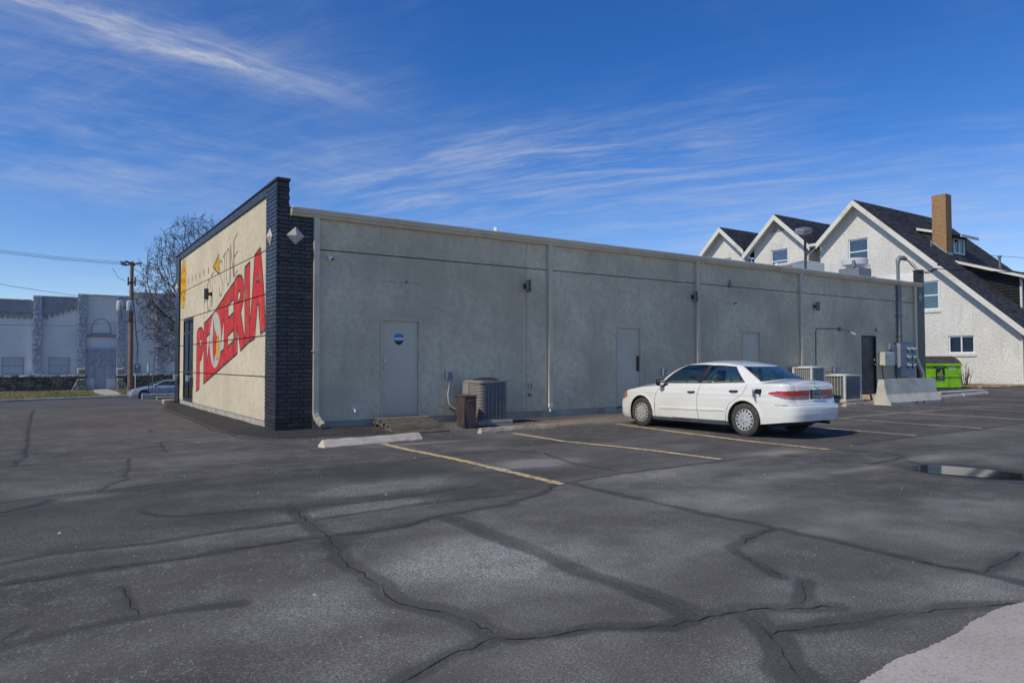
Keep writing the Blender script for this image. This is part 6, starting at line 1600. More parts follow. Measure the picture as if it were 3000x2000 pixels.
def slope(x0, x1, ye, ze, yr_, zr_, thick=.14, tabs=True, mat='shingle'):
    """roof slope between eave (ye, ze) and ridge (yr_, zr_) for x0..x1, with shingle tabs laid on it"""
    n = Vector((0, zr_ - ze, -(yr_ - ye))).normalized() * (1 if yr_ < ye else -1)
    n = n if n.z > 0 else -n
    d = Vector((0, yr_ - ye, zr_ - ze)); Lg = d.length; d.normalize()
    def q(x, s, h): return (x, ye + d.y * s + n.y * h, ze + d.z * s + n.z * h)
    P = [q(x0, 0, 0), q(x1, 0, 0), q(x1, Lg, 0), q(x0, Lg, 0), q(x0, 0, -thick), q(x1, 0, -thick), q(x1, Lg, -thick), q(x0, Lg, -thick)]
    F = [(0, 1, 2, 3), (7, 6, 5, 4), (0, 4, 5, 1), (1, 5, 6, 2), (2, 6, 7, 3), (3, 7, 4, 0)]
    o = part(MB().add(P, F), 'roof', 'shingle_base', hs)
    if not tabs: return o
    r = random.Random(int(ye * 77)); V, Fq = [], []; ex = .145; row = 0; s = -.02
    while s < Lg - .02:
        x = x0 - .01 - (.16 if row % 2 else 0)
        while x < x1:
            w = r.choice((.26, .30, .33, .36)); a, b = max(x, x0 - .01), min(x + w - .006, x1 + .01); x += w
            if b - a < .03: continue
            h0 = .024 + r.uniform(0, .016); e = r.uniform(-.008, .008); s1 = min(s + ex + .01, Lg); k = len(V)
            V += [q(a, s + e, h0), q(b, s + e, h0), q(b, s1, .006), q(a, s1, .006), q(a, s + e, .001), q(b, s + e, .001)]; Fq += [(k, k + 1, k + 2, k + 3), (k + 4, k + 5, k + 1, k)]
        s += ex; row += 1
    t_ = part(np_mesh('shingles', V, Fq, mat), 'shingles', None, o); t_['kind'] = 'stuff'
    return o


g = NB('shingle_mix')
c = g.voronoi(3.4, g.mapping((1, 1.0, 2.2)), 'F1', 1); cs = g.sep(c)
col = g.mix(cs[0], (0.050, 0.050, 0.058), (0.13, 0.127, 0.135)); col = g.mix(g.math('MULTIPLY', g.ramp(g.noise(60, 3, .7), .45, .75), .5), col, (0.17, 0.165, 0.165))
g.set(base=col, rough=0.93, spec=0.2, normal=g.bump(g.noise(120, 3, .7), .4, .006))
XO = XF - .60
sl_b = slope(XO, XR, .80, APEX[0][1] - SL * (APEX[0][0] - .80), *APEX[0], mat='shingle_mix'); slope(XO, XR, 13.05, APEX[0][1] - SL * (13.05 - APEX[0][0]), *APEX[0], tabs=False)
slope(XO, 47.2, 13.52, APEX[1][1] - SL * (APEX[1][0] - 13.52), *APEX[1], mat='shingle_mix'); slope(XO, 47.2, 19.05, APEX[1][1] - SL * (19.05 - APEX[1][0]), *APEX[1], tabs=False)
slope(XO, 45.0, 18.95, APEX[2][1] - SL * (APEX[2][0] - 18.95), *APEX[2], mat='shingle_mix'); slope(XO, 45.0, 24.4, APEX[2][1] - SL * (24.4 - APEX[2][0]), *APEX[2], tabs=False)


def rake(ym, za, ye, x=XO, hgt=.40):
    """white board along a gable edge, its top a little below the shingles"""
    ze = za - SL * abs(ye - ym)
    return part(MB().prism([(ym, za - .015), (ye, ze - .015), (ye, ze - hgt), (ym, za - hgt)], 0, x - .022, x + .035), 'rake_board', 'fascia_white', hs)


for (ym, za), (yl, yr) in zip(APEX, ((13.05, .80), (19.05, 13.52), (24.4, 18.95))):
    rake(ym, za, yl); rake(ym, za, yr)
    for ye in (yl, yr):
        ze = za - SL * abs(ye - ym); part(MB().prism([(ym, za - .145 * 1.4), (ye, ze - .145 * 1.4), (ye, ze - .145 * 1.4 - .02), (ym, za - .145 * 1.4 - .02)], 0, XO + .036, XF + .02), 'soffit_board', 'soffit', hs)
# valley gutters and their pipes
part(MB().cbox(39.36, 13.02, 9.20, 39.62, 13.60, 9.38, .02), 'valley_gutter', 'fascia_white', hs); part(MB().tube([(39.6, 13.2, 9.2), (39.62, 13.25, 9.08), (39.8, 13.7, 8.85), (39.9, 13.95, 8.70), (39.9, 13.95, 6)], .05, 10), 'downpipe', 'fascia_white', hs, 50)
part(MB().cbox(39.36, 18.90, 9.45, 39.62, 19.10, 9.62, .02), 'valley_gutter', 'fascia_white', hs); part(MB().tube([(39.62, 18.85, 9.45), (39.8, 18.7, 9.2), (39.93, 18.6, 9.0), (39.93, 18.6, 6)], .05, 10), 'downpipe', 'fascia_white', hs, 50)
part(MB().tube([(39.88, 1.40, 2.6), (39.88, 1.40, .25), (39.8, 1.3, .1)], .05, 10), 'downpipe', 'fascia_white', hs, 50); part(MB().prism([(.62, 2.70), (.80, 2.70), (.80, 2.86), (.62, 2.86)], 0, XO, XR), 'eave_gutter', 'fascia_white', hs)

# chimney
cx0, cx1, cy0, cy1, cz0, cz1 = 42.92, 43.68, 6.42, 7.25, 7.7, 11.90
ch = part(MB().box(cx0 + .006, cy0 + .006, cz0, cx1 - .006, cy1 - .006, cz1 - .01), 'chimney', 'chimney_mortar', hs)
mb = MB(); r = random.Random(9); k = 0; z = cz0
while z < cz1 - .05:
    h = .058
    for (a0, a1, fixed, ax) in ((cy0, cy1, cx0, 0), (cx0, cx1, cy0, 1), (cy0, cy1, cx1, 0)):
        y = a0 - (.11 if k % 2 else 0)
        while y < a1:
            a, b = max(y, a0), min(y + .20, a1); y += .21
            if b - a < .02: continue
            j = r.uniform(-.003, .003)
            if ax == 0: s_ = 1 if fixed == cx0 else -1; mb.box(fixed + j * s_, a, z, fixed + s_ * .05, b, z + h)
            else: mb.box(a, fixed + j, z, b, fixed + .05, z + h)
    z += .069; k += 1
o = part(mb, 'brickwork', 'chimney_brick', ch); o['kind'] = 'stuff'
part(MB().prism([(cy0 - .03, 8.03), (cy1 + .02, 8.83), (cy1 + .02, 9.0), (cy0 - .03, 8.20)], 0, cx0 - .02, cx0 - .006), 'flashing', 'flashing', ch); part(MB().box(cx0 - .02, cy0 - .03, 8.0, cx1 + .02, cy0 - .006, 8.2), 'flashing', 'flashing', ch)
part(MB().box(cx0 + .1, cy0 + .1, cz1 - .009, cx1 - .1, cy1 - .1, cz1 + .02), 'chimney_cap', 'chimney_mortar', ch)

# small shed dormer behind the chimney
dm = part(MB().prism([(7.3, 8.8), (8.0, 9.4), (8.0, 9.85), (7.3, 9.63)], 0, 43.15, 43.25).prism([(6.62, 8.2), (8.0, 9.4), (8.0, 9.85), (6.62, 9.40)], 0, 45.95, 46.05), 'dormer', 'siding_dark', hs)
part(MB().box(43.70, 6.62, 8.15, 44.2, 6.7, 9.38).box(45.8, 6.62, 8.15, 45.95, 6.7, 9.38).box(44.2, 6.62, 9.28, 45.8, 6.7, 9.38).box(44.2, 6.62, 8.15, 45.8, 6.7, 8.24), 'dormer_front', 'siding_dark', dm)
part(MB().prism([(5.95, 9.24), (9.0, 10.18), (9.0, 10.28), (5.95, 9.36)], 0, 43.72, 46.15).prism([(7.30, 9.656), (9.0, 10.18), (9.0, 10.28), (7.30, 9.767)], 0, 43.04, 43.715), 'dormer_roof', 'shingle', dm); part(MB().box(43.72, 5.90, 9.17, 46.16, 5.948, 9.335), 'fascia', 'fascia_white', dm); part(MB().prism([(7.28, 9.57), (8.25, 9.87), (8.25, 10.03), (7.28, 9.73)], 0, 42.99, 43.035), 'fascia', 'fascia_white', dm)
fr = MB(); fr.box(44.24, 6.57, 8.26, 44.34, 6.69, 9.26); fr.box(45.66, 6.57, 8.26, 45.76, 6.69, 9.26); fr.box(44.34, 6.57, 9.18, 45.66, 6.69, 9.26); fr.box(44.34, 6.57, 8.26, 45.66, 6.69, 8.34); fr.box(44.96, 6.57, 8.34, 45.04, 6.69, 9.18)
part(fr, 'window_frame', 'window_white', dm); part(MB().box(44.34, 6.63, 8.34, 44.96, 6.636, 9.18).box(45.04, 6.63, 8.34, 45.66, 6.636, 9.18), 'pane', 'window_glass', dm); part(MB().box(44.2, 6.8, 8.3, 45.8, 6.82, 9.25), 'blind_or_dark_room', 'curtain', dm)
part(MB().tube([(42.0, 6.9, 8.5), (42.0, 6.9, 8.95)], .05, 10), 'vent_pipe', 'galvanised', hs)
# long shed dormer
d2 = part(MB().prism([(2.62, 4.35), (5.75, 7.25), (5.75, 7.32), (2.62, 6.22)], 0, 43.20, 43.30), 'dormer', 'siding_dark', hs)
part(MB().box(43.3, 2.62, 4.2, 50.6, 2.7, 6.2), 'dormer_front', 'siding_dark', d2); part(MB().prism([(2.1, 6.18), (6.4, 7.66), (6.4, 7.76), (2.1, 6.29)], 0, 42.62, 50.9), 'dormer_roof', 'shingle', d2); part(MB().prism([(2.06, 6.10), (5.80, 7.42), (5.80, 7.58), (2.06, 6.26)], 0, 42.575, 42.618), 'fascia', 'fascia_white', d2); part(MB().box(42.6, 2.02, 6.08, 50.9, 2.058, 6.26), 'fascia', 'fascia_white', d2)
part(MB().box(43.13, 2.52, 4.25, 43.30, 2.615, 6.2), 'corner_board', 'fascia_white', d2); V, Fq = [], []; r = random.Random(5)
for row in range(16):
    z = 4.4 + row * .18; y = 2.62 - (.2 if row % 2 else 0)
    while y < 5.8:
        w = r.uniform(.26, .44); a, b = max(y, 2.64), min(y + w - .01, 5.74); y += w
        zlo = 4.35 + (max(b, a) - 2.62) * .927; zhi = 6.22 + (a - 2.62) * .351
        if b - a < .04 or z < zlo - .12 or z + .18 > zhi + .05: continue
        x = 43.20; h0 = .012 + r.uniform(0, .008); k = len(V); V += [(x - h0, a, z), (x - h0, b, z), (x - .003, b, z + .178), (x - .003, a, z + .178), (x, a, z), (x, b, z)]; Fq += [(k, k + 3, k + 2, k + 1), (k + 4, k, k + 1, k + 5)]
o = part(np_mesh('wall_shingles', V, Fq, 'siding_dark'), 'wall_shingles', None, d2); o['kind'] = 'stuff'
vp = part(MB().tube([(48.35, 5.6, 7.2), (48.35, 5.6, 8.2)], .075, 12), 'vent_pipe', 'galvanised', hs, 40); part(MB().lathe([(.075, 0), (.13, .02), (.13, .12), (0, .15)], 14, (48.35, 5.6, 8.2)), 'cap', 'galvanised', vp, 40); part(MB().lathe([(.26, 0), (.08, .22)], 14, (48.35, 5.6, 7.3)), 'boot', 'galvanised', vp, 40)
o = part(MB().tube([(52, 9.0, 9.2), (60, 4, 8.6), (75, -6, 8.4)], .014, 6), 'overhead_wire', 'wire_black'); tag(o, 'thin wire running off right above the house roof', 'cable')

# ------------------------------------------------------------------ dumpster, shrub and verge by the house
dz = gz1(32.8, 2.2)
t = thing('dumpster', 'lime green steel dumpster with ribbed black lid and dark square logo panel', 'dumpster', (32.55, 2.55, dz), rz=math.radians(-24), local=True)
hw, hd = 1.0, .62
part(MB().prism([(-hd, .06), (hd, .06), (hd, 1.30), (-hd * 1.0, 1.18)], 0, -hw, hw), 'body', 'dumpster_green', t); part(MB().cbox(-hw - .05, -hd - .06, 1.10, hw + .05, -hd + .0, 1.215, .012), 'rim', 'dumpster_green', t); part(MB().cbox(-hw - .002, -hd - .028, .56, hw + .002, -hd - .002, .63, .008), 'rib', 'dumpster_green', t)
part(MB().cbox(hw + .001, -hd + .1, .45, hw + .10, hd - .15, .75, .012), 'fork_pocket', 'dumpster_green', t); part(MB().cbox(-hw - .10, -hd + .1, .45, -hw - .001, hd - .15, .75, .012), 'fork_pocket', 'dumpster_green', t)
for sx in (-.8, .8):
    for sy in (-.45, .45): part(MB().cbox(sx - .07, sy - .05, 0, sx + .07, sy + .05, .062, .008), 'foot', 'dark_metal', t)
def arch(n=14, x0=-hw, x1=hw, y0=-hd - .04, y1=hd, lift=.30, dz_=0.0):
    P = []
    for k in range(n + 1):
        s = k / n; P.append((y0 + (y1 - y0) * s, 1.205 + .09 * s + lift * math.sin(math.pi * min(1, s * 1.02)) ** .8 + dz_))
    return P
A_ = arch(); V = []; 
for (y, z) in A_: V += [(-hw - .03, y, z), (hw + .03, y, z)]
lid = part(MB().add(V + [(x, y, z - .03) for x, y, z in V], [(2 * i, 2 * i + 1, 2 * i + 3, 2 * i + 2) for i in range(len(A_) - 1)] + [(2 * i + 2 + len(V), 2 * i + 3 + len(V), 2 * i + 1 + len(V), 2 * i + len(V)) for i in range(len(A_) - 1)]), 'lid', 'rubber_lid', t)
for k in range(13):
    x = -hw + .03 + k * (2 * hw - .06) / 12; m = MB(); m.tube([(x, y, z + .008) for y, z in A_], .028, 6); part(m, 'lid_rib', 'rubber_lid', lid)
for sx in (-1, 1): part(MB().prism([(y, z - .031) for y, z in A_] + [(hd, 1.20), (-hd, 1.16)], 0, sx * hw - .01, sx * hw + .01), 'lid_end', 'rubber_lid', lid)
yp = -hd - .0285
st = part(MB().box(-.42, yp - .004, .36 + .10, .06, yp, .98), 'logo_panel', 'sticker_black', t); part(MB().box(-.52, -hd - .006, 1.0, .16, -hd - .0005, 1.075), 'notice_strip', 'sticker_black', t); part(MB().box(-.38, -hd - .006, .36, .06, -hd - .0005, .43), 'number_strip', 'sticker_black', t); part(MB().box(.34, -hd - .006, .95, .74, -hd - .0005, 1.06), 'label', 'white_print', t)
v, f = text_geo('GFL', .20, True); part(MB().add([(-.18 + x, yp - .0055, .70 + y) for x, y in v], f), 'lettering', 'sticker_lime', st)
lf = MB()
for a, L_ in ((90, .11), (140, .07), (40, .07)):
    c_, s_ = math.cos(math.radians(a)), math.sin(math.radians(a)); px, pz = -.12, .82
    lf.add([(px, yp - .0055, pz), (px + c_ * L_ * .5 - s_ * .03, yp - .0055, pz + s_ * L_ * .5 + c_ * .03), (px + c_ * L_, yp - .0055, pz + s_ * L_), (px + c_ * L_ * .5 + s_ * .03, yp - .0055, pz + s_ * L_ * .5 - c_ * .03)], [(0, 3, 2, 1)])
part(lf, 'leaf_mark', 'sticker_lime', st)
dash = MB(); r = random.Random(2)
for (x0, x1, z, h, y) in ((-.36, .0, .605, .012, yp - .0055), (-.30, -.02, .53, .02, yp - .0055), (-.36, .02, 1.038, .03, -hd - .0075), (-.33, .02, .395, .03, -hd - .0075)):
    x = x0
    while x < x1: w = r.uniform(.014, .03); dash.box(x, y - .0005, z - h / 2, x + w, y, z + h / 2); x += w + .010
part(dash, 'small_print', 'white_print', st)
part(MB().add([(.33, -hd - .03, .54), (.40, -hd - .03, .54), (.365, -hd - .03, .50)], [(0, 1, 2)]), 'dent_mark', 'dark_metal', t)

t = thing('bare_shrub', 'leafless shrub of thin upright stems against the white house wall', 'shrub', (36.7, 2.9, gz1(36.7, 2.9)))
r = random.Random(21); mb = MB(); tw = MB()
for k in range(22):
    a = r.uniform(0, 6.3); b = (36.7 + .28 * math.cos(a) * r.random(), 2.9 + .28 * math.sin(a) * r.random(), gz1(36.7, 2.9)); h = r.uniform(.6, 1.35); lean = r.uniform(.05, .35)
    p1 = (b[0] + lean * math.cos(a) * .4, b[1] + lean * math.sin(a) * .4, b[2] + h * .5); p2 = (b[0] + lean * math.cos(a), b[1] + lean * math.sin(a), b[2] + h); mb.tube([b, p1, p2], [.016, .012, .005], 5)
    for j in range(3): q = r.uniform(.4, .8); c = [b[i] + (p2[i] - b[i]) * q for i in range(3)]; tw.tube([c, (c[0] + r.uniform(-.15, .15), c[1] + r.uniform(-.15, .15), c[2] + r.uniform(.15, .35))], [.006, .003], 4)
part(mb, 'stems', 'bark', t); part(tw, 'twigs', 'bark', t)
def sheet(poly, name, mat, lift, zf=None):
    mb = MB(); mb.add([(x, y, (zf or gz1)(x, y) + lift) for x, y in poly], [tuple(range(len(poly)))]); return mb
V = []; n = 26
for i in range(n + 1):
    x = 34.6 + i * .9; y0 = 1.0 - .16 * (x - 34.6) if x < 40 else .2 - .05 * (x - 40); y1 = 4.5 if x < 39.95 else 1.44
    V += [(x, y0, gz1(x, y0) + .03), (x, y1, gz1(x, y1) + .06)]
struct(MB().add(V, [(2 * i, 2 * i + 2, 2 * i + 3, 2 * i + 1) for i in range(n)]), 'verge', 'dry_grass')
mb = MB(); r = random.Random(31)
for i in range(2600):
    x = r.uniform(35.0, 40.0) if r.random() < .7 else r.uniform(40, 52); ylo = 1.05 - .16 * (x - 34.6) if x < 40 else .2 - .05 * (x - 40); y = r.uniform(ylo, 3.9 if x < 40 else 1.4); z = gz1(x, y) + .03; h = r.uniform(.03, .11); a = r.uniform(0, 6.3)
    mb.add([(x - .012 * math.cos(a), y - .012 * math.sin(a), z), (x + .012 * math.cos(a), y + .012 * math.sin(a), z), (x + r.uniform(-.04, .04), y + r.uniform(-.04, .04), z + h)], [(0, 1, 2)])
o = struct(mb, 'grass', 'dry_grass', kind='stuff'); tag(o, 'dry yellowed grass along the foot of the white house', 'grass')
for k, (x, y, L_, a) in enumerate(((35.0, 1.25, .9, -10), (36.2, 1.1, 1.1, -8), (37.6, .9, 1.2, -9))):
    o = part(MB().cbox(-L_ / 2, -.09, -.05, L_ / 2, .09, .11, .02).xform(Matrix.Translation((x, y, gz1(x, y))) @ Matrix.Rotation(math.radians(a), 4, 'Z')), 'edging_stone', 'concrete_tan')
    tag(o, ('tan edging stone nearest the dumpster', 'middle tan edging stone on the house verge', 'tan edging stone farthest right along the house verge')[k], 'edging stone', 'edging stones of the verge')

# ------------------------------------------------------------------ blue-painted hall across the street
YB = 60.0; BZ = -1.0
bh = thing('painted_hall', 'old two-storey hall painted pale blue with rock-faced piers over a rough stone base', 'building', (0, YB, BZ))
r = random.Random(61)
TOPS = [(-30, -4.47, 6.92), (-4.47, -1.15, 7.31), (-1.15, 3.0, 7.62), (3.0, 30, 8.02)]
part(MB().box(-30, YB + .32, BZ - 1, 30, YB + 14, 6.5), 'core', 'blue_wall', bh)
PIERS = [(-11.2, -10.5), (-4.47, -3.79), (-1.14, -.45), (1.94, 2.65), (5.22, 5.93), (11.5, 12.2)]
for (a, b, z) in TOPS: part(MB().prism([(a, .40), (b, .40), (b, z), (a, z)], 1, YB, YB + .31), 'wall', 'blue_wall', bh)
# upper rough band of the two left bays, set proud over stepped corbels
bands = [(-10.49, -4.48, 5.80, 6.90), (-3.78, -1.15, 6.05, 7.29)]
part(MB().box(-10.49, YB - .20, 5.86, -4.48, YB - .001, 6.90), 'upper_band', 'blue_band', bh)
step = MB()
for k in range(7):
    x0 = -3.78 + k * .375; step.box(x0, YB - .20, 5.66 + k * .145, x0 + .374, YB - .001, 7.29)
part(step, 'upper_band', 'blue_band', bh)
for x in np.arange(-10.3, -4.6, .403): part(MB().cbox(x - .10, YB - .17, 5.32, x + .10, YB - .002, 5.80, .02), 'corbel', 'blue_band', bh)
for x in np.arange(-10.1, -4.8, .403): part(MB().cbox(x - .095, YB - .12, 5.62, x + .095, YB - .003, 5.855, .02), 'corbel', 'blue_rock', bh)
for k, x in enumerate((-3.49, -3.06, -2.67, -2.28, -1.85, -1.44)): part(MB().cbox(x - .10, YB - .17, 5.34 + k * .165, x + .10, YB - .002, 5.62 + k * .165, .02), 'corbel', 'blue_band', bh)


def rock_mesh(x0, x1, z0, z1, y, mat, rows, depth=.07, seed=0, name='brick_pier', parent=None):
    """rock-faced masonry: courses of lumpy blocks in one relief"""
    rr = random.Random(seed); V, F = [], []; z = z0; h = (z1 - z0) / rows; k = 0
    while z < z1 - .01:
        x = x0 - (rr.uniform(.1, .3) if k % 2 else 0)
        while x < x1:
            w = rr.uniform(.28, .52); a, b = max(x, x0), min(x + w, x1); x += w
            if b - a < .04: continue
            d = y - rr.uniform(.25, 1.0) * depth; g_ = .012; n = len(V); mx, mz = a + (b - a) * rr.uniform(.3, .7), z + h * rr.uniform(.4, .75)
            V += [(a + g_, y, z + g_), (b - g_, y, z + g_), (b - g_, y, z + h - g_), (a + g_, y, z + h - g_), (a + .25 * (b - a), d + .02, z + h * .25), (b - .25 * (b - a), d + rr.uniform(0, .03), z + h * .3), (b - .22 * (b - a), d, z + h * .75), (a + .25 * (b - a), d + rr.uniform(-.01, .02), z + h * .78)]
            F += [(n, n + 1, n + 5, n + 4), (n + 1, n + 2, n + 6, n + 5), (n + 2, n + 3, n + 7, n + 6), (n + 3, n, n + 4, n + 7), (n + 4, n + 5, n + 6, n + 7)]
        z += h; k += 1
    o = part(np_mesh('rock_facing', V, F, mat), 'rock_facing', None, parent); o['kind'] = 'stuff'
    return o


for i, (a, b) in enumerate(PIERS):
    top = 7.66 if -1.2 < a < 2 else (7.33 if a < -1.2 and a > -5 else (6.95 if a < -5 else 8.05)); lo = .40
    p = part(MB().box(a, YB - .42, lo, b, YB - .001, top), 'pier', 'blue_rock', bh); rock_mesh(a, b, lo + .02, top - .02, YB - .42, 'blue_rock', int((top - lo) / .22), .06, 70 + i, parent=p)
# entrance bay between two piers
part(MB().box(-.45, YB - .10, 7.25, 1.94, YB - .001, 7.60), 'parapet_band', 'blue_wall', bh); part(MB().cbox(-.45, YB - .16, 3.82, 1.94, YB - .002, 4.02, .02), 'string_course', 'blue_band', bh); part(MB().cbox(-.45, YB - .30, 2.56, 1.94, YB - .002, 2.78, .02), 'ledge', 'blue_rock', bh)
arc = [(.72 + .78 * math.cos(t_), 4.25 + 1.28 * math.sin(t_)) for t_ in np.linspace(0, math.pi, 18)]
part(MB().tube([(x, YB - .02, z) for x, z in [(1.5, 4.2)] + arc + [(-.06, 4.2)]], .035, 6), 'arch_moulding', 'blue_band', bh); part(MB().cbox(-.1, YB - .12, 4.08, 1.52, YB - .003, 4.18, .02), 'arch_sill', 'stone_pale', bh)
lw = part(MB().prism([(-.45, .0), (.22, .0), (.22, 1.05), (1.15, 1.05), (1.15, .0), (1.94, .0), (1.94, 2.55), (-.45, 2.55)], 1, YB - .28, YB - .002), 'entrance_wall', 'blue_rock', bh); part(MB().box(-.45, YB - .28, BZ - .3, .22, YB - .002, -.001).box(1.15, YB - .28, BZ - .3, 1.94, YB - .002, -.001), 'entrance_wall', 'blue_wall', bh)
rock_mesh(-.45, 1.94, 1.15, 2.54, YB - .28, 'blue_rock', 6, .06, 90, parent=lw)
ar2 = [(.72 + .95 * math.cos(t_), 1.0 + .85 * math.sin(t_)) for t_ in np.linspace(.15, math.pi - .15, 14)]
part(MB().tube([(x, YB - .33, z) for x, z in ar2], .05, 6), 'arch_stones', 'blue_rock', bh)
dd = part(MB().box(.225, YB - .14, BZ, 1.145, YB - .08, 1.045), 'door', 'blue_door', bh)
for k in range(6): part(MB().cbox(.27, YB - .165, BZ + .08 + k * .33, 1.10, YB - .141, BZ + .37 + k * .33, .012), 'door_panel', 'blue_door', dd)
part(MB().box(1.148, YB - .30, BZ, 1.19, YB - .281, 1.06), 'door_post', 'blue_wall', bh)
# barred blind openings
for (a, b) in ((-6.62, -5.06), (-3.26, -1.70), (-9.9, -8.3)):
    fr = MB(); y = YB - .08
    for x in (a, b - .04): fr.box(x, y, .46, x + .04, YB - .002, 1.94)
    for z in (.48, 1.20, 1.90): fr.box(a + .041, y, z, b - .041, y + .03, z + .035)
    g1_ = part(fr, 'window_grille', 'grille_grey', bh); bars = MB()
    for x in np.arange(a + .12, b - .1, .12): bars.box(x, y + .005, .46, x + .018, y + .025, 1.92)
    part(bars, 'bars', 'grille_grey', g1_)
# coping tiles along the stepped parapet
for (a, b, z) in TOPS:
    x = max(a, -12.0); e = min(b, 13.0)
    while x < e - .1:
        w = min(.62, e - x); part(MB().prism([(YB - .27, z + .002), (YB + .34, z + .002), (YB + .30, z + .07), (YB + .04, z + .11), (YB - .23, z + .07)], 0, x + .006, x + w - .02), 'coping_tile', 'coping_pink', bh); x += w
# stone base, block by block, with a rough capping course
def stone(x0, x1, z0, z1, y, mat, parent, rr, bulge=.06):
    g_ = .012; c = lambda a, b, k: a + (b - a) * k; j = lambda: rr.uniform(-.015, .015)
    V = [(x0 + g_, y + .06, z0 + g_), (x1 - g_, y + .06, z0 + g_), (x1 - g_, y + .06, z1 - g_), (x0 + g_, y + .06, z1 - g_), (c(x0, x1, .16) + j(), y - bulge * rr.uniform(.3, 1), c(z0, z1, .2) + j()), (c(x0, x1, .84) + j(), y - bulge * rr.uniform(.3, 1), c(z0, z1, .2) + j()), (c(x0, x1, .84) + j(), y - bulge * rr.uniform(.3, 1), c(z0, z1, .8) + j()), (c(x0, x1, .16) + j(), y - bulge * rr.uniform(.3, 1), c(z0, z1, .8) + j())]
    part(MB().add(V, [(0, 1, 5, 4), (1, 2, 6, 5), (2, 3, 7, 6), (3, 0, 4, 7), (4, 5, 6, 7)]), 'stone', mat, parent)


for (a, b) in ((-7.6, -.46), (1.94, 8.2)):
    yw = YB - .50; base = part(MB().box(a, yw, BZ - .5, b, YB - .43, .22), 'stone_base', 'stone_mortar', bh); rr = random.Random(int(a * 10)); z = BZ - .06; k = 0
    while z < .12:
        h = rr.uniform(.20, .27); h = min(h, .17 - z) if .17 - z < .30 else h; x = a - (rr.uniform(0, .3))
        while x < b:
            w = rr.uniform(.28, .62); x0, x1 = max(x, a), min(x + w, b); x += w
            if x1 - x0 > .08: stone(x0, x1, z, z + h, yw - .03, 'stone', base, rr)
        z += h; k += 1
        if h < .05: break
    x = a
    while x < b - .05: w = min(rr.uniform(.4, .75), b - x); stone(x, x + w, .19, .42, yw - .12, 'stone_pale' if rr.random() < .7 else 'stone', base, rr, .07); x += w
    part(MB().box(a, yw - .1, .20, b, YB - .002, .40), 'cap_bed', 'stone_pale', bh)
# pale flared buttresses beside the door
for sgn, x_in, x_out in ((-1, -.46, -1.55), (1, 1.94, 2.85)):
    fl = part(MB().prism([(x_in, BZ - .3), (x_out, BZ - .3), (x_in + (x_out - x_in) * .55, .06), (x_in, .06)], 1, YB - 1.15, YB - .56), 'buttress', 'stone_mortar', bh); rr = random.Random(5 + sgn); z = BZ - .05
    while z < .02:
        h = .155; k = (z - BZ) / (1.06); xo = x_out + (x_in + (x_out - x_in) * .55 - x_out) * k; lo_, hi_ = min(x_in, xo), max(x_in, xo); x = lo_
        while x < hi_ - .05: w = min(rr.uniform(.16, .32), hi_ - x); stone(x, x + w, z, z + h, YB - 1.19, 'stone_pale', fl, rr, .05); x += w
        z += h
    for z in (.45, .72): stone(min(x_in, x_in + sgn * .68), max(x_in, x_in + sgn * .68), z, z + .26, YB - .50, 'stone_pale', bh, rr, .06)
# meter and conduit on the wall right of the pole
t = thing('meter_box', 'grey electric meter on the blue hall wall right of the wooden pole', 'meter', (3.6, YB, .6)); part(MB().cbox(3.45, YB - .18, .55, 3.95, YB - .002, 1.30, .02), 'box', 'panel_grey', t); part(MB().lathe([(.16, 0), (.16, -.1), (0, -.13)], 16, (3.70, YB - .181, 1.12), 1), 'meter', 'steel', t, 40); part(MB().tube([(3.7, YB - .06, 1.3), (3.7, YB - .06, 3.2)], .03, 8), 'conduit', 'grille_grey', t); part(MB().tube([(3.55, YB - .15, 2.0), (3.55, YB - .15, 3.35), (3.6, YB - .2, 3.45)], .07, 10), 'riser', 'white_plastic', t, 40)

# ------------------------------------------------------------------ lawn, kerb and path on the far side of the street
kerb_y = lambda x: 44.95 + .30 * x if x < 3 else 45.85
V = []; xs = np.arange(-40, 40.1, 1.0); ys = np.linspace(0, 1, 10)
LX = []
for x in xs:
    for s in ys: y = kerb_y(x) + .17 + (YB - .5 - kerb_y(x) - .17) * s; V.append((x, y, -1.03 + .05 * s + .02 * math.sin(x * 1.3 + s * 4)))
struct(MB().add(V, [(i * 10 + j, (i + 1) * 10 + j, (i + 1) * 10 + j + 1, i * 10 + j + 1) for i in range(len(xs) - 1) for j in range(9)]), 'lawn', 'lawn', 60)
V = []; F = []
for i, x in enumerate(xs):
    y = kerb_y(x); V += [(x, y, -1.35), (x, y, -1.02), (x, y + .03, -1.0), (x, y + .18, -1.0), (x, y + .18, -1.2)]
for i in range(len(xs) - 1):
    for k in range(4): F.append((i * 5 + k, i * 5 + k + 1, (i + 1) * 5 + k + 1, (i + 1) * 5 + k))
struct(MB().add(V, F), 'kerb', 'kerb')
struct(MB().add([(.1, 46.0, -.985), (1.2, 46.2, -.985), (1.5, 52, -.965), (1.25, YB - .3, -.945), (.15, YB - .3, -.945), (-.2, 52, -.965)], [(0, 1, 2, 3, 4, 5)]), 'path', 'concrete')
mb = MB(); rr = random.Random(17)
for i in range(9000):
    x = rr.uniform(-13, 6); y = rr.uniform(kerb_y(x) + .2, YB - .6); 
    if -.3 < x < 1.6 and y > 46: continue
    z = -1.02; h = rr.uniform(.04, .16); a = rr.uniform(0, 6.3)
    mb.add([(x - .02 * math.cos(a), y - .02 * math.sin(a), z), (x + .02 * math.cos(a), y + .02 * math.sin(a), z), (x + rr.uniform(-.06, .06), y + rr.uniform(-.06, .06), z + h)], [(0, 1, 2)])
o = struct(mb, 'grass', 'grass_blade', kind='stuff'); tag(o, 'tan and green winter lawn in front of the blue hall', 'grass')

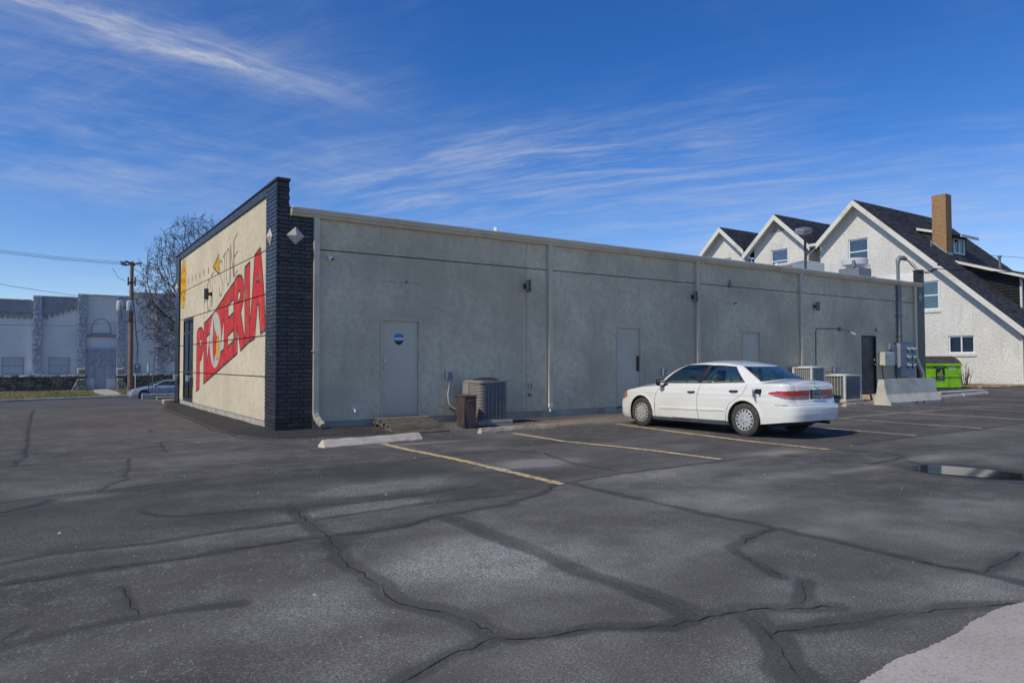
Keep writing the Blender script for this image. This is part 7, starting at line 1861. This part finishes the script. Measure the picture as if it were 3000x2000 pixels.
# ------------------------------------------------------------------ utility pole and wires
px_, py_ = 1.85, 46.6; pz = -1.0
t = thing('utility_pole', 'tall brown wooden utility pole with crossarms and two grey transformers', 'utility pole', (px_, py_, pz))
part(MB().tube([(px_, py_, pz - .3), (px_, py_, 4), (px_ + .02, py_, 9.25)], [.19, .165, .125], 14), 'pole', 'wood_pole', t, 40)
for (dx, z0, z1) in ((-.30, 8.75, 9.45), (.34, 8.95, 9.40)):
    part(MB().cbox(-.06, -1.15, -.055, .06, 1.15, .055, .01).xform(Matrix.Translation((px_ + dx * .35, py_ + (-.16 if dx < 0 else .16), 9.08)) @ Matrix.Rotation(math.radians(-20 if dx < 0 else 24), 4, 'Z')), 'crossarm', 'wood_dark', t)
part(MB().cbox(px_ - .16, py_ - .55, 7.55, px_ - .05, py_ + .55, 7.66, .01).cbox(px_ + .05, py_ - .55, 7.55, px_ + .16, py_ + .55, 7.66, .01), 'crossarm', 'wood_dark', t)
for (x, y) in ((px_ - .25, py_ - .35), (px_ + .22, py_ - .3)): part(MB().tube([(x, y, 7.35), (x, y, 8.0)], .055, 8), 'cutout', 'dark_metal', t)
for k, (x, y, zz) in enumerate(((px_ - .78, py_ - .1, 5.72), (px_ - .12, py_ - .38, 5.72))):
    tr = part(MB().lathe([(0, 0), (.22, 0), (.235, .04), (.235, .66), (.22, .72), (.10, .78), (0, .79)], 20, (x, y, zz - .3)), 'transformer', 'transformer_grey', t, 40)
    part(MB().tube([(x, y, zz + .45), (x, y, zz + .66)], [.05, .03], 8), 'bushing', 'dark_metal', tr); part(MB().box(x, y - .03, zz - .1, px_, y + .03, zz - .02), 'hanger', 'dark_metal', tr)
    part(MB().tube([(x + .05, y - .24, zz + .1), (x + .06, y - .30, zz - .5), (x + .16, y - .3, zz - 1.1), (x + .32, y - .2, zz - 1.2), (px_, py_ - .16, zz - 1.0)], .02, 6), 'lead', 'wire_black', tr, 60)
part(MB().tube([(px_ - .4, py_ - .2, 7.7), (px_ - .9, py_ - .2, 7.9), (px_ - 1.3, py_ - .3, 8.6)], .015, 5), 'jumper', 'wire_black', t); part(MB().tube([(px_ + .12, py_ - .2, 6.3), (px_ + .25, py_ - .25, 5.0), (px_ + .35, py_ - .3, 3.5), (px_ + .9, py_ + 4, 2.9), (3.58, YB - .25, 3.4)], .03, 6), 'service_drop', 'wire_black', t, 60)
part(MB().cbox(px_ + .20, py_ - .05, pz, px_ + .32, py_ + .05, pz + .5, .01), 'guy_guard', 'dumpster_green', t)
for k, (z, dy, zl) in enumerate(((9.22, .5, 9.85), (9.05, 0, 9.55), (8.9, -.5, 9.32))):
    part(MB().tube([(px_ - .35, py_ + dy, z), (px_ - .75, py_ + dy, z)], .05, 8), 'insulator', 'wire_grey', t)
    o = part(MB().tube([(px_ - .75, py_ + dy, z), (-3, py_ + dy - .3, z + .02), (-9, py_ + dy - 1, z + .3), (-22, py_ + dy - 2, z + 1.3)], .012, 5), 'overhead_wire', 'wire_grey'); tag(o, ('uppermost of the three wires leading left from the pole top', 'middle of the three wires leading left from the pole top', 'lowest of the three wires leading left from the pole top')[k], 'cable', 'wires at the pole top')
o = part(MB().tube([(px_, py_, 4.6), (-2, py_ - .2, 4.18), (-6, py_ - .6, 4.1), (-14, py_ - 1, 4.7), (-24, py_ - 1.5, 6)], .014, 5), 'overhead_wire', 'wire_grey'); tag(o, 'sagging wire crossing the blue hall front left of the pole', 'cable')
o = part(MB().tube([(-1.2, YB + 1, 7.6), (-6, YB - 4, 7.75), (-14, YB - 10, 8.9)], .018, 5), 'overhead_wire', 'wire_grey'); tag(o, 'thin wire rising left from the blue hall parapet', 'cable')
o = part(MB().tube([(px_ + .15, py_, 8.7), (px_ + 1.5, py_ + .5, 7.9), (px_ + 6, py_ + 2, 7.2)], .02, 5), 'overhead_wire', 'wire_grey'); tag(o, 'wire slanting right from the pole top into the bare tree', 'cable')

# ------------------------------------------------------------------ signs and low walls by the street
sx_, sy_ = 2.02, 37.1; sz = gz1(sx_, sy_)
t = thing('street_sign', 'green and white street sign seen edge-on atop a thin dark post', 'sign', (sx_, sy_, sz)); part(MB().tube([(sx_, sy_, sz), (sx_, sy_, 1.40)], .028, 8), 'post', 'dark_metal', t); part(MB().box(sx_ - .055, sy_ - .30, .80, sx_ - .03, sy_ + .30, 1.38), 'plate', 'sign_green', t)
t = thing('sign_post', 'thin pale leaning post right of the street sign', 'post', (2.33, 38.2, gz1(2.33, 38.2))); part(MB().tube([(2.31, 38.2, gz1(2.33, 38.2)), (2.46, 38.0, 2.0)], .03, 8), 'post', 'galvanised', t)
t = thing('marker_post', 'short white marker post beside the stone base', 'post', (2.6, 50, -1)); part(MB().tube([(2.75, 52, -1.0), (2.75, 52, .32)], .03, 8), 'post', 'white_plastic', t); part(MB().lathe([(0, .1), (.06, .06), (.06, 0), (0, 0)], 10, (2.75, 52, .32)), 'cap', 'white_plastic', t)
zl = gz1(2, 34)
o = part(MB().cbox(1.30, 33.9, zl - .2, 12, 34.2, zl + .34, .02), 'low_wall', 'concrete'); tag(o, 'low weathered concrete wall edging the lot beside the silver coupe', 'wall')
zl = gz1(2, 28); o = part(MB().cbox(1.35, 27.9, zl - .1, 3.6, 28.15, zl + .17, .03), 'wheel_stop', 'concrete_tan'); tag(o, 'tan wheel stop beyond the far corner of the building', 'wheel stop', 'concrete wheel stops along the restaurant')

# ------------------------------------------------------------------ bare tree beyond the restaurant
tx, ty, tz = 7.2, 48.2, -1.0
t = thing('bare_tree', 'large leafless tree with fine spreading twigs behind the restaurant', 'tree', (tx, ty, tz))
rr = random.Random(42); trunk = MB(); limbs = MB(); TV, TF = [], []


def twig(p, q, r0, r1):
    d = (q - p); 
    if d.length < 1e-5: return
    d.normalize(); a = d.cross(Vector((0, 0, 1)) if abs(d.z) < .9 else Vector((1, 0, 0))).normalized(); b = d.cross(a); n = len(TV)
    for (c, r_) in ((p, r0), (q, r1)):
        for k in range(3): t_ = 2.094 * k; TV.append(tuple(c + (a * math.cos(t_) + b * math.sin(t_)) * r_))
    for k in range(3): TF.append((n + k, n + (k + 1) % 3, n + 3 + (k + 1) % 3, n + 3 + k))


# limbs grow towards points spread through the crown's volume, then every tip carries a spray of twigs
ar = np.random.RandomState(5)
att = []
while len(att) < 4300:
    q = ar.uniform(-1, 1, 3); e = np.linalg.norm(q)
    if e > 1 or (e < .45 and ar.rand() < .6): continue
    p = np.array([tx + q[0] * 5.0, ty + q[1] * 4.6, 6.9 + q[2] * 6.7])
    if p[2] < 1.5: continue
    att.append(p)
att = np.array(att); nodes = [np.array([tx, ty, tz + .55 * k]) for k in range(9)]; par = [-1] + list(range(8))
STEP, KILL, INFL = .34, .46, 3.0
N = np.array(nodes)
for it in range(70):
    if len(att) == 0: break
    d = np.linalg.norm(att[:, None] - N[None], axis=2); near_ = d.argmin(1); dm_ = d[np.arange(len(att)), near_]
    pull = {}
    for a, n_ in enumerate(near_):
        if dm_[a] < INFL or it < 6: v = att[a] - N[n_]; pull[n_] = pull.get(n_, 0) + v / (np.linalg.norm(v) + 1e-6)
    if not pull: break
    new = []
    for n_, v in pull.items():
        v = v / (np.linalg.norm(v) + 1e-6) + ar.normal(0, .16, 3); v /= np.linalg.norm(v); new.append(N[n_] + v * STEP); par.append(int(n_))
    N = np.concatenate([N, np.array(new)])
    att = att[(np.linalg.norm(att[:, None] - np.array(new)[None], axis=2) > KILL).all(1)]
kids = [0] * len(N); area = np.zeros(len(N))
for i in range(len(N) - 1, 0, -1):
    if area[i] == 0: area[i] = .014 ** 2.3
    area[par[i]] += area[i]
rad_ = np.minimum(area ** (1 / 2.3), .32); rad_[0] = max(rad_[0], rad_[1])
for i in range(1, len(N)): kids[par[i]] += 1
for i in range(1, len(N)):
    p, q = Vector(N[par[i]]), Vector(N[i]); r0, r1 = min(rad_[par[i]], rad_[i] * 1.25), rad_[i]
    if i < 9: trunk.tube([p, q], [r0, r1], 10, False)
    elif r1 > .04: limbs.tube([p, q], [r0, r1], 6, False)
    else: twig(p, q, r0, r1)
    if r1 < .06:
        d = (q - p).normalized()
        for k in range(4 if kids[i] == 0 else 1):
            L = rr.uniform(.35, .85); v = (d + Vector((rr.gauss(0, .55), rr.gauss(0, .55), rr.gauss(0, .5)))).normalized(); m_ = q + v * L * .55; e = m_ + (v + Vector((rr.gauss(0, .4), rr.gauss(0, .4), rr.gauss(0, .4)))).normalized() * L * .5
            twig(q, m_, .015, .012); twig(m_, e, .012, .008)
            if rr.random() < .7: e2 = m_ + (v + Vector((rr.gauss(0, .8), rr.gauss(0, .8), rr.gauss(0, .8)))).normalized() * L * .4; twig(m_, e2, .010, .007)
part(trunk, 'trunk', 'bark', t, 60); part(limbs, 'limbs', 'bark', t, 60); part(np_mesh('crown', TV, TF, 'bark'), 'crown', None, t)
print('tree faces', len(TF), 'objects', len(bpy.data.objects))
